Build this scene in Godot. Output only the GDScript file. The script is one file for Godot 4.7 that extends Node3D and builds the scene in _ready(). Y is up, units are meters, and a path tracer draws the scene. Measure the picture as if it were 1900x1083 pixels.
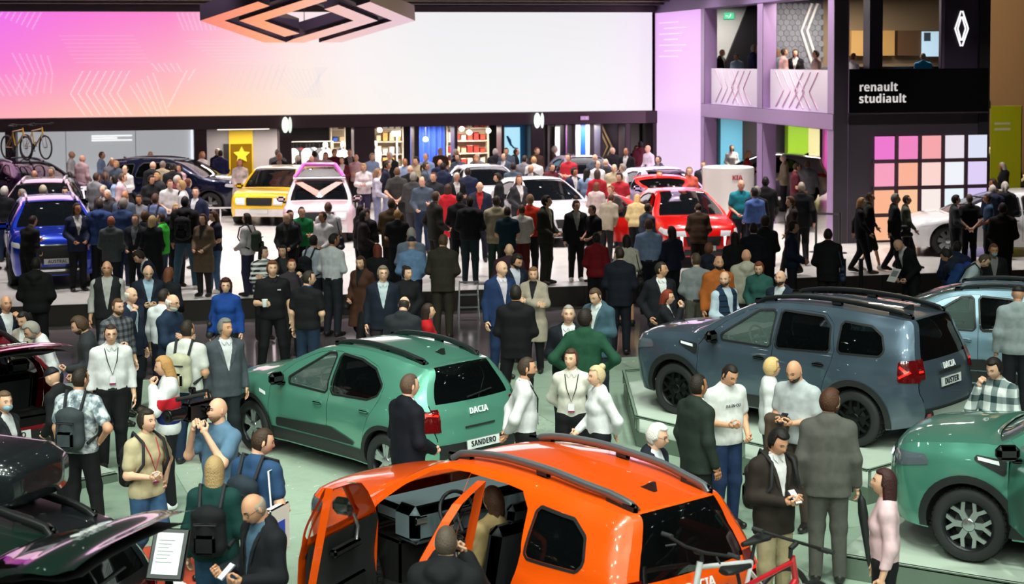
extends Node3D
# A car show hall: a light vinyl stand in front, a glossy aisle, and a white raised stage with a long LED wall behind.

func _ready() -> void:
	rng.seed = 7
	build_camera()
	build_environment()
	build_lamps()
	build_setting()
	build_backdrop()
	build_cars()
	build_furniture()
	build_people()

func build_camera() -> void:
	var c := Camera3D.new()
	c.name = "camera"
	add_child(c)
	var a := CameraAttributesPhysical.new()
	a.frustum_near = 0.1
	a.frustum_far = 250.0
	a.frustum_focal_length = 105.0
	a.frustum_focus_distance = 18.0
	a.exposure_aperture = 5.0
	c.attributes = a
	c.projection = Camera3D.PROJECTION_FRUSTUM
	c.keep_aspect = Camera3D.KEEP_HEIGHT
	c.near = 0.1
	c.far = 250.0
	c.size = 0.1 * 1083.0 / 2926.0
	c.frustum_offset = Vector2(0, -0.1 * (541.5 - 272.0) / 2926.0)
	c.position = Vector3(0, 4.98, 0)
	c.rotation.x = -atan(164.0 / 2926.0)
	c.rotate_object_local(Vector3(0, 0, 1), -0.005)
	c.current = true

func build_environment() -> void:
	var w := WorldEnvironment.new()
	w.name = "surroundings"
	var e := Environment.new()
	e.background_mode = Environment.BG_COLOR
	e.background_color = Color(0.012, 0.011, 0.012)
	e.tonemap_mode = Environment.TONE_MAPPER_LINEAR
	e.tonemap_exposure = 1.0
	e.sdfgi_enabled = true
	e.ssao_enabled = true
	e.ssil_enabled = true
	w.environment = e
	add_child(w)

# a stage spotlight: black can with a glowing lens, hung from the dark ceiling
var can_mesh: ArrayMesh
var lens_mesh: ArrayMesh

func spot(at: Vector3, to: Vector3, energy: float, col: Color, angle := 40.0, size := 0.13, label := "", group := "stage spotlights hung above the stands") -> void:
	if can_mesh == null:
		can_mesh = MB.new().lathe([[0.0, 0.42], [0.10, 0.42], [0.13, 0.36], [0.15, 0.0], [0.14, -0.02], [0.13, 0.0], [0.12, 0.03]], 16).mesh()
		lens_mesh = MB.new().lathe([[0.125, 0.02], [0.10, 0.005], [0.05, -0.004], [0.0, -0.006]], 16).mesh()
	var t := thing("stage_spotlight", label if label else "black stage spotlight hung above the stands out of view", "spotlight", at, 0.0, group)
	t.look_at_from_position(at, to, Vector3.FORWARD if absf((to - at).normalized().z) < 0.95 else Vector3.UP)
	t.rotate_object_local(Vector3.RIGHT, PI / 2)
	part("housing", can_mesh, mat("17161a", 0.5), t)
	part("lens", lens_mesh, mat("ffffff", 0.3, 0.0, {"emit": col, "e": 40.0}), t)
	part("yoke", MB.new().tube([Vector3(-0.17, 0.2, 0), Vector3(-0.17, 0.5, 0), Vector3(0.17, 0.5, 0), Vector3(0.17, 0.2, 0)], 0.015, 6), mat("17161a", 0.5), t)
	var l := SpotLight3D.new()
	l.name = "beam"
	add_child(l, true)
	var d := (to - at).normalized()
	l.look_at_from_position(at + d * 0.06, to, Vector3.FORWARD if absf(d.z) < 0.95 else Vector3.UP)
	l.light_energy = energy
	l.light_color = col
	l.spot_angle = angle
	l.spot_angle_attenuation = 0.7
	l.spot_range = 60.0
	l.spot_attenuation = 2.0
	l.light_size = size
	l.shadow_enabled = true

func build_lamps() -> void:
	# near stand, slightly greenish white
	var g := Color("f2fff0")
	for zz in [-11.5, -15.5, -19.5, -23.5]:
		for xx in [-7.5, -4.5, -1.5, 1.5, 4.5, 7.5]:
			var p := Vector3(xx + rng.randf_range(-0.5, 0.5), 9.2, zz + 3.4 + rng.randf_range(-0.4, 0.4))
			spot(p, Vector3(p.x + rng.randf_range(-0.8, 0.8), 0.0, p.z - 4.2), 25.0, g, 34.0)
	# unseen rows added behind the photographer for glints on glass and frontal light
	for zz in [-3.5, 1.5, 6.5]:
		for xx in [-9.0, -5.4, -1.8, 1.8, 5.4, 9.0]:
			var p := Vector3(xx + rng.randf_range(-0.7, 0.7), 9.2, zz + rng.randf_range(-0.7, 0.7))
			spot(p, Vector3(p.x * 0.8, 0.0, p.z - 9.0), 15.0, g, 34.0)
	# unseen rows added far right and left, to be mirrored in paint and glass
	for sx in [-1.0, 1.0]:
		for k in 10:
			var p := Vector3(sx * (15.0 + (k % 5) * 4.5), 6.5 + (k % 3) * 1.6, -5.0 - (k / 5) * 7.5 - (k % 5) * 1.3)
			spot(p, Vector3(p.x - sx * 3.0, 0.0, p.z), 20.0, g, 34.0)
	# Renault stage, neutral white
	var w := Color("fff6f2")
	for vv in [32.0, 36.0, 40.0, 44.0]:
		for uu in [-3.0, 0.5, 4.0, 7.5, 11.0, 14.5, 18.5]:
			if uu > 15.0 and vv > 34.0: continue
			var p := S(uu + rng.randf_range(-0.5, 0.5), 9.6, vv + rng.randf_range(-0.5, 0.5))
			spot(p, p + Vector3(rng.randf_range(-0.6, 0.6), -9.0, -1.2), 55.0, w, 34.0)
	# the LED wall and the side panel light what stands in front of them
	screen_light(S(3.0, 4.85, 49.4), 24.0, 3.2, TURN, 26.0, Color("ffeef4"))
	screen_light(S(15.2, 3.4, 47.5), 4.4, 6.0, TURN - PI / 2, 9.0, Color("ffd9f6"))

func screen_light(at: Vector3, wdt: float, hgt: float, turn: float, energy: float, col: Color) -> void:
	var l := AreaLight3D.new()
	l.name = "screen_glow"
	add_child(l, true)
	l.position = at
	l.rotation.y = turn + PI
	l.area_size = Vector2(wdt, hgt)
	l.area_range = 80.0
	l.light_energy = energy
	l.light_color = col
	l.shadow_enabled = true
# ---------------------------------------------------------------- mesh builder
class MB:
	var v := PackedVector3Array()
	var n := PackedVector3Array()
	var uv := PackedVector2Array()
	var ix := PackedInt32Array()

	func tri(a: Vector3, b: Vector3, c: Vector3) -> void:
		var m := (b - a).cross(c - a).normalized()
		var k := v.size()
		v.append(a); v.append(b); v.append(c)
		for q in 3: n.append(m)
		ix.append(k); ix.append(k + 1); ix.append(k + 2)

	func quad(a: Vector3, b: Vector3, c: Vector3, d: Vector3) -> void:
		var m := (c - a).cross(d - b).normalized()
		var k := v.size()
		v.append(a); v.append(b); v.append(c); v.append(d)
		for q in 4: n.append(m)
		ix.append_array([k, k + 1, k + 2, k, k + 2, k + 3])

	func smooth(v0: int, i0: int) -> void:
		n.resize(v.size())
		for k in range(v0, v.size()): n[k] = Vector3.ZERO
		for k in range(i0, ix.size(), 3):
			var a := ix[k]; var b := ix[k + 1]; var c := ix[k + 2]
			var m := (v[b] - v[a]).cross(v[c] - v[a])
			n[a] += m; n[b] += m; n[c] += m
		for k in range(v0, v.size()):
			var l := n[k].length()
			n[k] = n[k] / l if l > 1e-12 else Vector3.UP

	func box(c: Vector3, s: Vector3, bev := 0.0, bas := Basis()) -> MB:
		var h := s * 0.5
		var b := minf(bev, minf(h.x, minf(h.y, h.z)) * 0.98)
		var k := v.size()
		for sx in [-1, 1]:
			for sy in [-1, 1]:
				for sz in [-1, 1]:
					for ax in 3:
						var p := Vector3(sx * (h.x - b), sy * (h.y - b), sz * (h.z - b))
						var m := Vector3.ZERO
						m[ax] = [sx, sy, sz][ax]
						p[ax] = m[ax] * h[ax]
						v.append(c + bas * p); n.append(bas * m)
		var id := func(sx, sy, sz, ax): return k + ((int(sx > 0) * 2 + int(sy > 0)) * 2 + int(sz > 0)) * 3 + ax
		for ax in 3:
			var u := (ax + 1) % 3
			var w := (ax + 2) % 3
			for sg in [-1, 1]:
				var q := []
				for o in [[-1, -1], [1, -1], [1, 1], [-1, 1]]:
					var e := [0, 0, 0]
					e[ax] = sg; e[u] = o[0]; e[w] = o[1]
					q.append(id.call(e[0], e[1], e[2], ax))
				_q(q[0], q[1], q[2], q[3], sg < 0)
			if b > 0.0:
				for s1 in [-1, 1]:
					for s2 in [-1, 1]:
						var q2 := []
						for o in [[-1, u], [1, u], [1, w], [-1, w]]:
							var e := [0, 0, 0]
							e[ax] = o[0]; e[u] = s1; e[w] = s2
							q2.append(id.call(e[0], e[1], e[2], o[1]))
						_q(q2[0], q2[1], q2[2], q2[3], s1 * s2 < 0)
		if b > 0.0:
			for sx in [-1, 1]:
				for sy in [-1, 1]:
					for sz in [-1, 1]:
						var a: int = id.call(sx, sy, sz, 0)
						if sx * sy * sz > 0: ix.append_array([a, a + 1, a + 2])
						else: ix.append_array([a, a + 2, a + 1])
		return self

	func _q(a: int, b: int, c: int, d: int, flip: bool) -> void:
		if flip: ix.append_array([a, c, b, a, d, c])
		else: ix.append_array([a, b, c, a, c, d])

	func rings(rs: Array, cap := true, closed := true) -> MB:
		var v0 := v.size()
		var i0 := ix.size()
		var m: int = rs[0].size()
		for r in rs: v.append_array(r)
		for k in rs.size() - 1:
			for j in (m if closed else m - 1):
				var a := v0 + k * m + j
				var b := v0 + k * m + (j + 1) % m
				ix.append_array([a, b, b + m, a, b + m, a + m])
		smooth(v0, i0)
		if cap and closed:
			for e in 2:
				var r: PackedVector3Array = rs[0] if e == 0 else rs[rs.size() - 1]
				var c := Vector3.ZERO
				for p in r: c += p
				c /= m
				for j in m:
					if e == 0: tri(c, r[(j + 1) % m], r[j])
					else: tri(c, r[j], r[(j + 1) % m])
		return self

	func tube(path: Array, rad, seg := 8, cap := true) -> MB:
		var rs := []
		var up := Vector3.UP
		var d0: Vector3 = (path[1] - path[0]).normalized()
		if absf(d0.dot(up)) > 0.95: up = Vector3.RIGHT
		for k in path.size():
			var d: Vector3 = (path[mini(k + 1, path.size() - 1)] - path[maxi(k - 1, 0)]).normalized()
			var sd := up.cross(d).normalized()
			up = d.cross(sd).normalized()
			var r: float = rad[k] if rad is Array else rad
			var ring := PackedVector3Array()
			for j in seg:
				var a := TAU * j / seg
				ring.append(path[k] + (sd * cos(a) + up * sin(a)) * r)
			rs.append(ring)
		return rings(rs, cap)

	func lathe(prof: Array, seg: int, t := Transform3D(), cap := false) -> MB:  # profile (radius, y) round y
		var rs := []
		for p in prof:
			var ring := PackedVector3Array()
			for j in seg:
				var a := -TAU * j / seg
				ring.append(t * Vector3(cos(a) * p[0], p[1], sin(a) * p[0]))
			rs.append(ring)
		return rings(rs, cap)

	func ball(c: Vector3, r: Vector3, seg := 12, rows := 8, bas := Basis()) -> MB:
		var rs := []
		for k in rows + 1:
			var th := PI * k / rows
			var ring := PackedVector3Array()
			for j in seg:
				var a := -TAU * j / seg
				ring.append(c + bas * Vector3(sin(th) * cos(a) * r.x, -cos(th) * r.y, sin(th) * sin(a) * r.z))
			rs.append(ring)
		return rings(rs, false)

	func prism(poly: PackedVector2Array, depth: float, t := Transform3D()) -> MB:  # polygon in xy, from z=0 to z=depth
		var p := poly
		if Geometry2D.is_polygon_clockwise(p): p.reverse()
		var tr := Geometry2D.triangulate_polygon(p)
		for k in range(0, tr.size(), 3):
			var a := p[tr[k]]; var b := p[tr[k + 1]]; var c := p[tr[k + 2]]
			if (b - a).cross(c - a) < 0: var x := b; b = c; c = x
			tri(t * Vector3(a.x, a.y, depth), t * Vector3(b.x, b.y, depth), t * Vector3(c.x, c.y, depth))
			tri(t * Vector3(a.x, a.y, 0), t * Vector3(c.x, c.y, 0), t * Vector3(b.x, b.y, 0))
		for k in p.size():
			var a := p[k]; var b := p[(k + 1) % p.size()]
			quad(t * Vector3(a.x, a.y, 0), t * Vector3(b.x, b.y, 0), t * Vector3(b.x, b.y, depth), t * Vector3(a.x, a.y, depth))
		return self

	func face(a: Vector3, b: Vector3, c: Vector3, d: Vector3) -> MB:  # quad with texture coordinates: a is lower left, then counter-clockwise
		if uv.size() < v.size(): uv.resize(v.size())
		quad(a, b, c, d)
		uv.append_array([Vector2(0, 1), Vector2(1, 1), Vector2(1, 0), Vector2(0, 0)])
		return self

	func add(o: MB, t: Transform3D) -> MB:
		var k := v.size()
		for p in o.v: v.append(t * p)
		var fl := t.basis.determinant() < 0
		var nb := t.basis.inverse().transposed()
		for p in o.n: n.append((nb * p).normalized())
		for j in range(0, o.ix.size(), 3):
			if fl: ix.append_array([k + o.ix[j], k + o.ix[j + 2], k + o.ix[j + 1]])
			else: ix.append_array([k + o.ix[j], k + o.ix[j + 1], k + o.ix[j + 2]])
		return self

	func arrays() -> Array:
		var a := []
		a.resize(Mesh.ARRAY_MAX)
		a[Mesh.ARRAY_VERTEX] = v
		a[Mesh.ARRAY_NORMAL] = n
		if uv.size() > 0:
			uv.resize(v.size())
			a[Mesh.ARRAY_TEX_UV] = uv
		var r := PackedInt32Array()
		r.resize(ix.size())
		for k in range(0, ix.size(), 3):
			r[k] = ix[k]; r[k + 1] = ix[k + 2]; r[k + 2] = ix[k + 1]
		a[Mesh.ARRAY_INDEX] = r
		return a

	func mesh(into: ArrayMesh = null) -> ArrayMesh:
		var m := into if into else ArrayMesh.new()
		if v.size() > 0: m.add_surface_from_arrays(Mesh.PRIMITIVE_TRIANGLES, arrays())
		return m

# ---------------------------------------------------------------- materials
var mats := {}
var rng := RandomNumberGenerator.new()

func hx(s) -> Color:
	return s if s is Color else Color.html(s)

func noise_tex(freq: float, size: int, as_normal: bool, strength := 4.0, typ := FastNoiseLite.TYPE_SIMPLEX_SMOOTH, oct := 3, ramp: Gradient = null, sd := 3) -> NoiseTexture2D:
	var t := NoiseTexture2D.new()
	t.width = size; t.height = size; t.seamless = true
	var f := FastNoiseLite.new()
	f.noise_type = typ; f.frequency = freq; f.fractal_octaves = oct; f.seed = sd
	t.noise = f
	t.as_normal_map = as_normal
	t.bump_strength = strength
	if ramp: t.color_ramp = ramp
	return t

func grad(stops: Array) -> Gradient:
	var g := Gradient.new()
	var o := PackedFloat32Array(); var c := PackedColorArray()
	for s in stops: o.append(s[0]); c.append(hx(s[1]))
	g.offsets = o; g.colors = c
	return g

func mat(col, rough := 0.6, metal := 0.0, o := {}) -> StandardMaterial3D:
	var key := str(col, rough, metal, o)
	if mats.has(key): return mats[key]
	var m := StandardMaterial3D.new()
	m.albedo_color = hx(col)
	m.roughness = rough
	m.metallic = metal
	if o.has("coat"):
		m.clearcoat_enabled = true
		m.clearcoat = o.coat
		m.clearcoat_roughness = o.get("coat_rough", 0.03)
	if o.has("spec"): m.metallic_specular = o.spec
	if o.has("emit"):
		m.emission_enabled = true
		m.emission = hx(o.emit)
		m.emission_energy_multiplier = o.get("e", 1.0)
	if o.has("alpha"):
		m.transparency = BaseMaterial3D.TRANSPARENCY_ALPHA
		m.albedo_color.a = o.alpha
	if o.has("rim"):
		m.rim_enabled = true
		m.rim = o.rim
	if o.has("sss"):
		m.subsurf_scatter_enabled = true
		m.subsurf_scatter_strength = o.sss
	if o.has("tex"): m.albedo_texture = o.tex
	if o.has("etex"):
		m.emission_enabled = true
		m.emission = Color.BLACK
		m.emission_texture = o.etex
		m.emission_energy_multiplier = o.get("e", 1.0)
	if o.has("norm"):
		m.normal_enabled = true
		m.normal_texture = o.norm
		m.normal_scale = o.get("ns", 1.0)
	if o.has("rtex"): m.roughness_texture = o.rtex
	if o.has("tri"):
		m.uv1_triplanar = true
		m.uv1_scale = o.tri if o.tri is Vector3 else Vector3.ONE * o.tri
		if o.get("world", false): m.uv1_world_triplanar = true
	m.resource_name = o.get("name", "surface")
	mats[key] = m
	return m

# ---------------------------------------------------------------- scene tree helpers
var taken := {}

func numbered(called: String) -> String:
	var k: int = taken.get(called, 0)
	taken[called] = k + 1
	return called if k == 0 else "%s_%03d" % [called, k]

func thing(called: String, label: String, category: String, at := Vector3.ZERO, turn := 0.0, group := "") -> Node3D:
	var o := Node3D.new()
	o.name = numbered(called)
	add_child(o)
	o.position = at
	o.rotation.y = turn
	o.set_meta("label", label)
	o.set_meta("category", category)
	if group: o.set_meta("group", group)
	return o

func part(called: String, m, material: Material, parent: Node, label := "") -> MeshInstance3D:
	var o := MeshInstance3D.new()
	o.name = called
	o.mesh = m.mesh() if m is MB else m
	if material: o.material_override = material
	parent.add_child(o, true)
	if label: o.set_meta("label", label)
	return o

func struct(called: String, m, material: Material, at := Vector3.ZERO, turn := 0.0, label := "", category := "") -> MeshInstance3D:
	var o := MeshInstance3D.new()
	o.name = numbered(called)
	o.mesh = m.mesh() if m is MB else m
	o.material_override = material
	add_child(o)
	o.position = at
	o.rotation.y = turn
	o.set_meta("kind", "structure")
	if label: o.set_meta("label", label)
	if category: o.set_meta("category", category)
	return o

func text_mesh(s: String, h: float, depth := 0.01, bold := true, fam := "Droid Sans") -> TextMesh:
	var t := TextMesh.new()
	var f := SystemFont.new()
	f.font_names = PackedStringArray([fam])
	if bold: f.font_weight = 700
	t.font = f
	t.text = s
	t.font_size = 64
	t.pixel_size = h / 46.0
	t.depth = depth
	t.curve_step = 2.0
	return t

# the Renault stand is turned against the camera: u runs along its long wall, w runs away from the hall's near side
const TURN := 0.21293
var E1 := Vector3(cos(TURN), 0, -sin(TURN))
var E2 := Vector3(-sin(TURN), 0, -cos(TURN))
const DECK := 0.455

func S(u: float, y: float, w: float) -> Vector3:
	return E1 * u + E2 * w + Vector3(0, y, 0)
# ---------------------------------------------------------------- floors, walls, stage
func sbox(m: MB, u0: float, u1: float, y0: float, y1: float, w0: float, w1: float, bev := 0.0) -> MB:  # box in stand coordinates
	return m.box(S((u0 + u1) / 2, (y0 + y1) / 2, (w0 + w1) / 2), Vector3(absf(u1 - u0), absf(y1 - y0), absf(w1 - w0)), bev, Basis(Vector3.UP, TURN))

func slab(m: MB, pts: Array, y0: float, y1: float) -> MB:  # plan polygon (x, z) raised from y0 to y1
	var p := PackedVector2Array()
	for q in pts: p.append(Vector2(q[0], -q[1]))
	return m.prism(p, y1 - y0, Transform3D(Basis(Vector3(1, 0, 0), Vector3(0, 0, -1), Vector3(0, 1, 0)), Vector3(0, y0, 0)))

func pt2(u: float, w: float) -> Array:
	var p := S(u, 0, w)
	return [p.x, p.z]

func build_setting() -> void:
	# hall shell
	var scuff := noise_tex(0.012, 512, false, 1.0, FastNoiseLite.TYPE_SIMPLEX_SMOOTH, 4, grad([[0.0, "c9c4c8"], [0.5, "ffffff"], [1.0, "d8d3d6"]]))
	var rmap := noise_tex(0.02, 512, false, 1.0, FastNoiseLite.TYPE_SIMPLEX_SMOOTH, 4, grad([[0.0, "dcdcdc"], [1.0, "ffffff"]]), 9)
	struct("floor", MB.new().box(Vector3(0, -0.1, -32), Vector3(90, 0.2, 100)), mat("675d62", 0.16, 0.0, {"tex": scuff, "rtex": rmap, "tri": 0.4, "world": true, "spec": 0.6}))
	# the aisle is laid with dark sheets about two metres wide: narrow joints
	var hw := mat("8a7660", 0.85, 0.0, {"tex": noise_tex(0.01, 512, false, 1.0, FastNoiseLite.TYPE_SIMPLEX_SMOOTH, 5, grad([[0.0, "a89a8c"], [1.0, "ffffff"]]), 5), "tri": 0.25, "world": true})
	struct("wall_back", MB.new().box(Vector3(0, 7, -78), Vector3(90, 14.4, 0.4)), hw)
	struct("wall_left", MB.new().box(Vector3(-44.8, 7, -32), Vector3(0.4, 14.4, 100)), hw)
	struct("wall_right", MB.new().box(Vector3(44.8, 7, -32), Vector3(0.4, 14.4, 100)), hw)
	struct("wall_front", MB.new().box(Vector3(0, 7, 17.8), Vector3(90, 14.4, 0.4)), mat("2a2725", 0.9))
	struct("ceiling", MB.new().box(Vector3(0, 14.3, -32), Vector3(90, 0.4, 100)), mat("1b1a1c", 0.9))

	# the near stand: pale green-grey vinyl in sheets with thin joints
	var pale := noise_tex(0.01, 512, false, 1.0, FastNoiseLite.TYPE_SIMPLEX_SMOOTH, 4, grad([[0.0, "f2f4f0"], [0.6, "ffffff"], [1.0, "f6f7f4"]]), 12)
	var fl := struct("floor_vinyl", slab(MB.new(), [[-24, 6], pt2(-24, 25.0), pt2(30, 25.0), [24, 6]], 0.0, 0.010), mat("7c8a7d", 0.42))
	var vin := [mat("9db0a0", 0.30, 0.0, {"tex": pale, "rtex": rmap, "tri": 0.5, "world": true}), mat("93a696", 0.34, 0.0, {"tex": pale, "rtex": rmap, "tri": 0.5, "world": true}), mat("a8b8a8", 0.28, 0.0, {"tex": pale, "rtex": rmap, "tri": 0.5, "world": true})]
	var a0 := 0.35
	var dx := Vector3(cos(a0), 0, -sin(a0))
	var dz := Vector3(-sin(a0), 0, -cos(a0))
	for i in range(-6, 8):
		for j in range(-1, 8):
			var q := []
			for o in [[0, 0], [1, 0], [1, 1], [0, 1]]:
				var p: Vector3 = dx * ((i + o[0]) * 2.6 + (0.006 if o[0] == 0 else -0.006)) + dz * (9.0 + (j + o[1]) * 2.6 + (0.006 if o[1] == 0 else -0.006))
				q.append(Vector2(p.x, p.z))
			var lim := PackedVector2Array()
			for e in [pt2(-20, 24.99), pt2(26, 24.99), [22, 2], [-22, 2]]: lim.append(Vector2(e[0], e[1]))
			for poly in Geometry2D.intersect_polygons(PackedVector2Array(q), lim):
				var pts := []
				for e in poly: pts.append([e.x, e.y])
				if poly.size() > 2: part("vinyl_sheet", slab(MB.new(), pts, 0.006, 0.0125), vin[(i * 7 + j * 3 + 40) % 3], fl)

	# low platform under the grey car, with a thin rail along its edge
	var pf := [[1.62, -22.9], [1.57, -19.95], [3.93, -17.25], [9.3, -21.8], [9.6, -24.4], [3.9, -25.0]]
	var plat := thing("car_platform", "low pale green platform under the grey SUV and the pale blue hatchback", "platform", Vector3(4, 0, -20.5))
	var off := Transform3D(Basis(), Vector3(-4, 0, 20.5))
	part("deck_edge", MB.new().add(slab(MB.new(), pf, 0.0, 0.20), off), mat("5d6c5f", 0.5), plat)
	var inner := []
	var cen := Vector2(4.2, -20.6)
	for q in pf:
		var d := Vector2(q[0], q[1]) - cen
		inner.append([cen.x + d.x * 0.992, cen.y + d.y * 0.992])
	part("deck_top", MB.new().add(slab(MB.new(), inner, 0.19, 0.22), off), mat("c6d2c6", 0.28, 0.0, {"tex": pale, "tri": 0.5}), plat)
	plat = thing("platform_rail", "thin green grey rail along the edge of the grey SUV's platform", "rail", Vector3(4, 0, -20.5))
	for k in 3:
		var a := Vector3(pf[k][0] - 4, 0.40, pf[k][1] + 20.5)
		var kb := k + 1
		var b := Vector3(pf[kb][0] - 4, 0.40, pf[kb][1] + 20.5)
		if k == 2: b = a.lerp(b, 0.38)
		part("rail", MB.new().box((a + b) / 2, Vector3(a.distance_to(b), 0.03, 0.05), 0.008, Basis(Vector3.UP, -atan2(b.z - a.z, b.x - a.x))), mat("6f8272", 0.4), plat)
		for f in [0.01, 0.5, 0.97]:
			var p := a.lerp(b, f)
			part("rail_post", MB.new().box(Vector3(p.x, 0.305, p.z), Vector3(0.03, 0.17, 0.03), 0.004), mat("6f8272", 0.4), plat)
	var pr := [pf[0], [pf[0][0] + 1.2, pf[0][1] - 0.35]]
	var ra := Vector3(pr[0][0] - 4, 0.40, pr[0][1] + 20.5)
	var rb := Vector3(pr[1][0] - 4, 0.40, pr[1][1] + 20.5)
	part("rail", MB.new().box((ra + rb) / 2, Vector3(ra.distance_to(rb), 0.03, 0.05), 0.008, Basis(Vector3.UP, -atan2(rb.z - ra.z, rb.x - ra.x))), mat("6f8272", 0.4), plat)

	# white stage
	var white := noise_tex(0.006, 512, false, 1.0, FastNoiseLite.TYPE_SIMPLEX_SMOOTH, 4, grad([[0.0, "f4f3f2"], [0.6, "ffffff"], [1.0, "f8f7f6"]]), 21)
	struct("floor_stage", sbox(MB.new(), -16, 30, 0.03, DECK - 0.012, 30.25, 66), mat("2a2523", 0.55))
	var st := mat("cfccc9", 0.24, 0.0, {"tex": white, "rtex": rmap, "tri": 0.3, "world": true})
	struct("floor_stage_top", sbox(MB.new(), -16, 30, DECK - 0.012, DECK - 0.006, 30.22, 66.0), mat("8e8b88", 0.5))
	var ft := get_node("floor_stage_top")
	for i in 12:
		for j in 7:
			part("deck_panel", sbox(MB.new(), -8 + i * 2.5 + 0.003, -8 + (i + 1) * 2.5 - 0.003, DECK - 0.01, DECK, 30.2 + j * 3.0 + (0.003 if j else 0.0), 30.2 + (j + 1) * 3.0 - 0.003), st, ft)
	var rs := struct("baseboard_stage", sbox(MB.new(), -16, 30, 0.0, 0.05, 30.12, 30.24), mat("6d6664", 0.3, 0.4))
	for i in 18:
		part("riser_panel", sbox(MB.new(), -8 + i * 1.6 + 0.004, -8 + (i + 1) * 1.6 - 0.004, 0.05, DECK - 0.014, 30.225, 30.25), mat(["2d2724", "332c28", "2a2522"][i % 3], 0.5), rs)
# ---------------------------------------------------------------- LED wall, shop bays, tower
func lut(tab: Array, x: float, y: float) -> Color:  # tab: [x, top, middle, bottom]
	var k := 0
	while k < tab.size() - 2 and x > tab[k + 1][0]: k += 1
	var f := clampf((x - tab[k][0]) / (tab[k + 1][0] - tab[k][0]), 0, 1)
	var r := []
	for j in [1, 2, 3]: r.append(hx(tab[k][j]).lerp(hx(tab[k + 1][j]), f))
	return r[0].lerp(r[1], y * 2) if y < 0.5 else r[1].lerp(r[2], y * 2 - 1)

func stroke(im: Image, a: Vector2, b: Vector2, wd: float, to: Color, share: float) -> void:
	var n := int(a.distance_to(b)) + 1
	for k in n + 1:
		var p := a.lerp(b, float(k) / n)
		for o in range(-int(wd), int(wd) + 1):
			var x := int(p.x) + o
			var y := int(p.y)
			if x >= 0 and y >= 0 and x < im.get_width() and y < im.get_height():
				im.set_pixel(x, y, im.get_pixel(x, y).lerp(to, share * 0.62))

func led_image() -> ImageTexture:
	# screen content: a pink to white wash with printed chevron strokes
	var w := 1500
	var h := 196
	var im := Image.create(w, h, false, Image.FORMAT_RGB8)
	var tab := [[-300, "f268ee", "f470e6", "f88cc8"], [0, "f274ee", "fb84d8", "feb0b8"], [150, "fb7edc", "fd98c8", "fec4b4"], [300, "fd8ccc", "feb2c6", "fed2b4"], [400, "feb4d0", "fecdd0", "fee0c0"], [520, "fee4e8", "feeae4", "feead8"], [640, "f8f0f2", "fbf4f4", "fdf4ee"], [800, "efeff1", "f4f3f4", "f8f7f6"], [1100, "efedf1", "f3f2f4", "f8f6f8"], [1215, "f0e2f6", "f2e8f6", "f8eefa"]]
	for y in h:
		for x in range(0, w, 2):
			var c := lut(tab, x - 290.0, float(y) / h)
			im.set_pixel(x, y, c)
			im.set_pixel(x + 1, y, c)
	var W := Color(1, 0.97, 1)
	var o := Vector2(290, -22)
	for k in 7:  # left-pointing chevrons
		var ax := 128.0 + k * 13.5
		stroke(im, o + Vector2(ax + 22, 132), o + Vector2(ax, 174), 1.0, W, 0.6)
		stroke(im, o + Vector2(ax, 174), o + Vector2(ax + 24, 214), 1.0, W, 0.6)
	for k in 6:
		stroke(im, o + Vector2(30 + k * 12, 98 + k), o + Vector2(48 + k * 10, 136), 1.0, W, 0.4)
		stroke(im, o + Vector2(48 + k * 10, 136), o + Vector2(34 + k * 12, 172), 1.0, W, 0.35)
	for k in 5:
		stroke(im, o + Vector2(-6 + k * 12, 138), o + Vector2(14 + k * 12, 176), 1.0, W, 0.4)
		stroke(im, o + Vector2(232 + k * 10, 160 - k * 6), o + Vector2(262 + k * 9, 215), 1.5, W, 0.5)
		stroke(im, o + Vector2(270 + k * 11, 118), o + Vector2(282 + k * 10, 134), 1.0, W, 0.5)
	stroke(im, o + Vector2(332, 132), o + Vector2(298, 200), 1.0, W, 0.6)
	stroke(im, o + Vector2(346, 130), o + Vector2(334, 150), 1.0, W, 0.6)
	for k in 8:
		stroke(im, o + Vector2(4 + k * 11, 23), o + Vector2(4 + k * 11 - 2 - k * 2, 26 + k * 4), 1.0, W, 0.45)
		for d in range(0, 130, 1):
			var p := o + Vector2(110 + d + k * 4, 66 + k * 7)
			im.set_pixel(int(p.x), int(p.y), im.get_pixel(int(p.x), int(p.y)).lerp(W, 0.28))
			var q := o + Vector2(330 + d + k * 9, 76 + k * 6)
			im.set_pixel(int(q.x), int(q.y), im.get_pixel(int(q.x), int(q.y)).lerp(Color("f8dff0"), 0.5))
		stroke(im, o + Vector2(316 + k * 9, 24), o + Vector2(328 + k * 8, 56), 1.0, W, 0.4)
	for k in 9:
		stroke(im, o + Vector2(396 + k * 12, 170), o + Vector2(414 + k * 12, 122), 1.0, Color("e6d4dc"), 0.45)
		stroke(im, o + Vector2(486 + k * 9, 130), o + Vector2(524 + k * 6, 186), 1.0, Color("e9dfe6"), 0.45)
		stroke(im, o + Vector2(586 - k * 3, 128), o + Vector2(540 + k * 5, 184), 1.0, Color("ebe2e8"), 0.35)
	return ImageTexture.create_from_image(im)

func sface(m: MB, u0: float, u1: float, y0: float, y1: float, w: float) -> MB:  # upright face towards the hall
	return m.face(S(u0, y0, w), S(u1, y0, w), S(u1, y1, w), S(u0, y1, w))

func ramp_tex(stops: Array, vertical := true) -> GradientTexture2D:
	var t := GradientTexture2D.new()
	t.gradient = grad(stops)
	t.width = 64; t.height = 64
	t.fill_from = Vector2.ZERO
	t.fill_to = Vector2(0, 1) if vertical else Vector2(1, 0)
	return t

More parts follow.
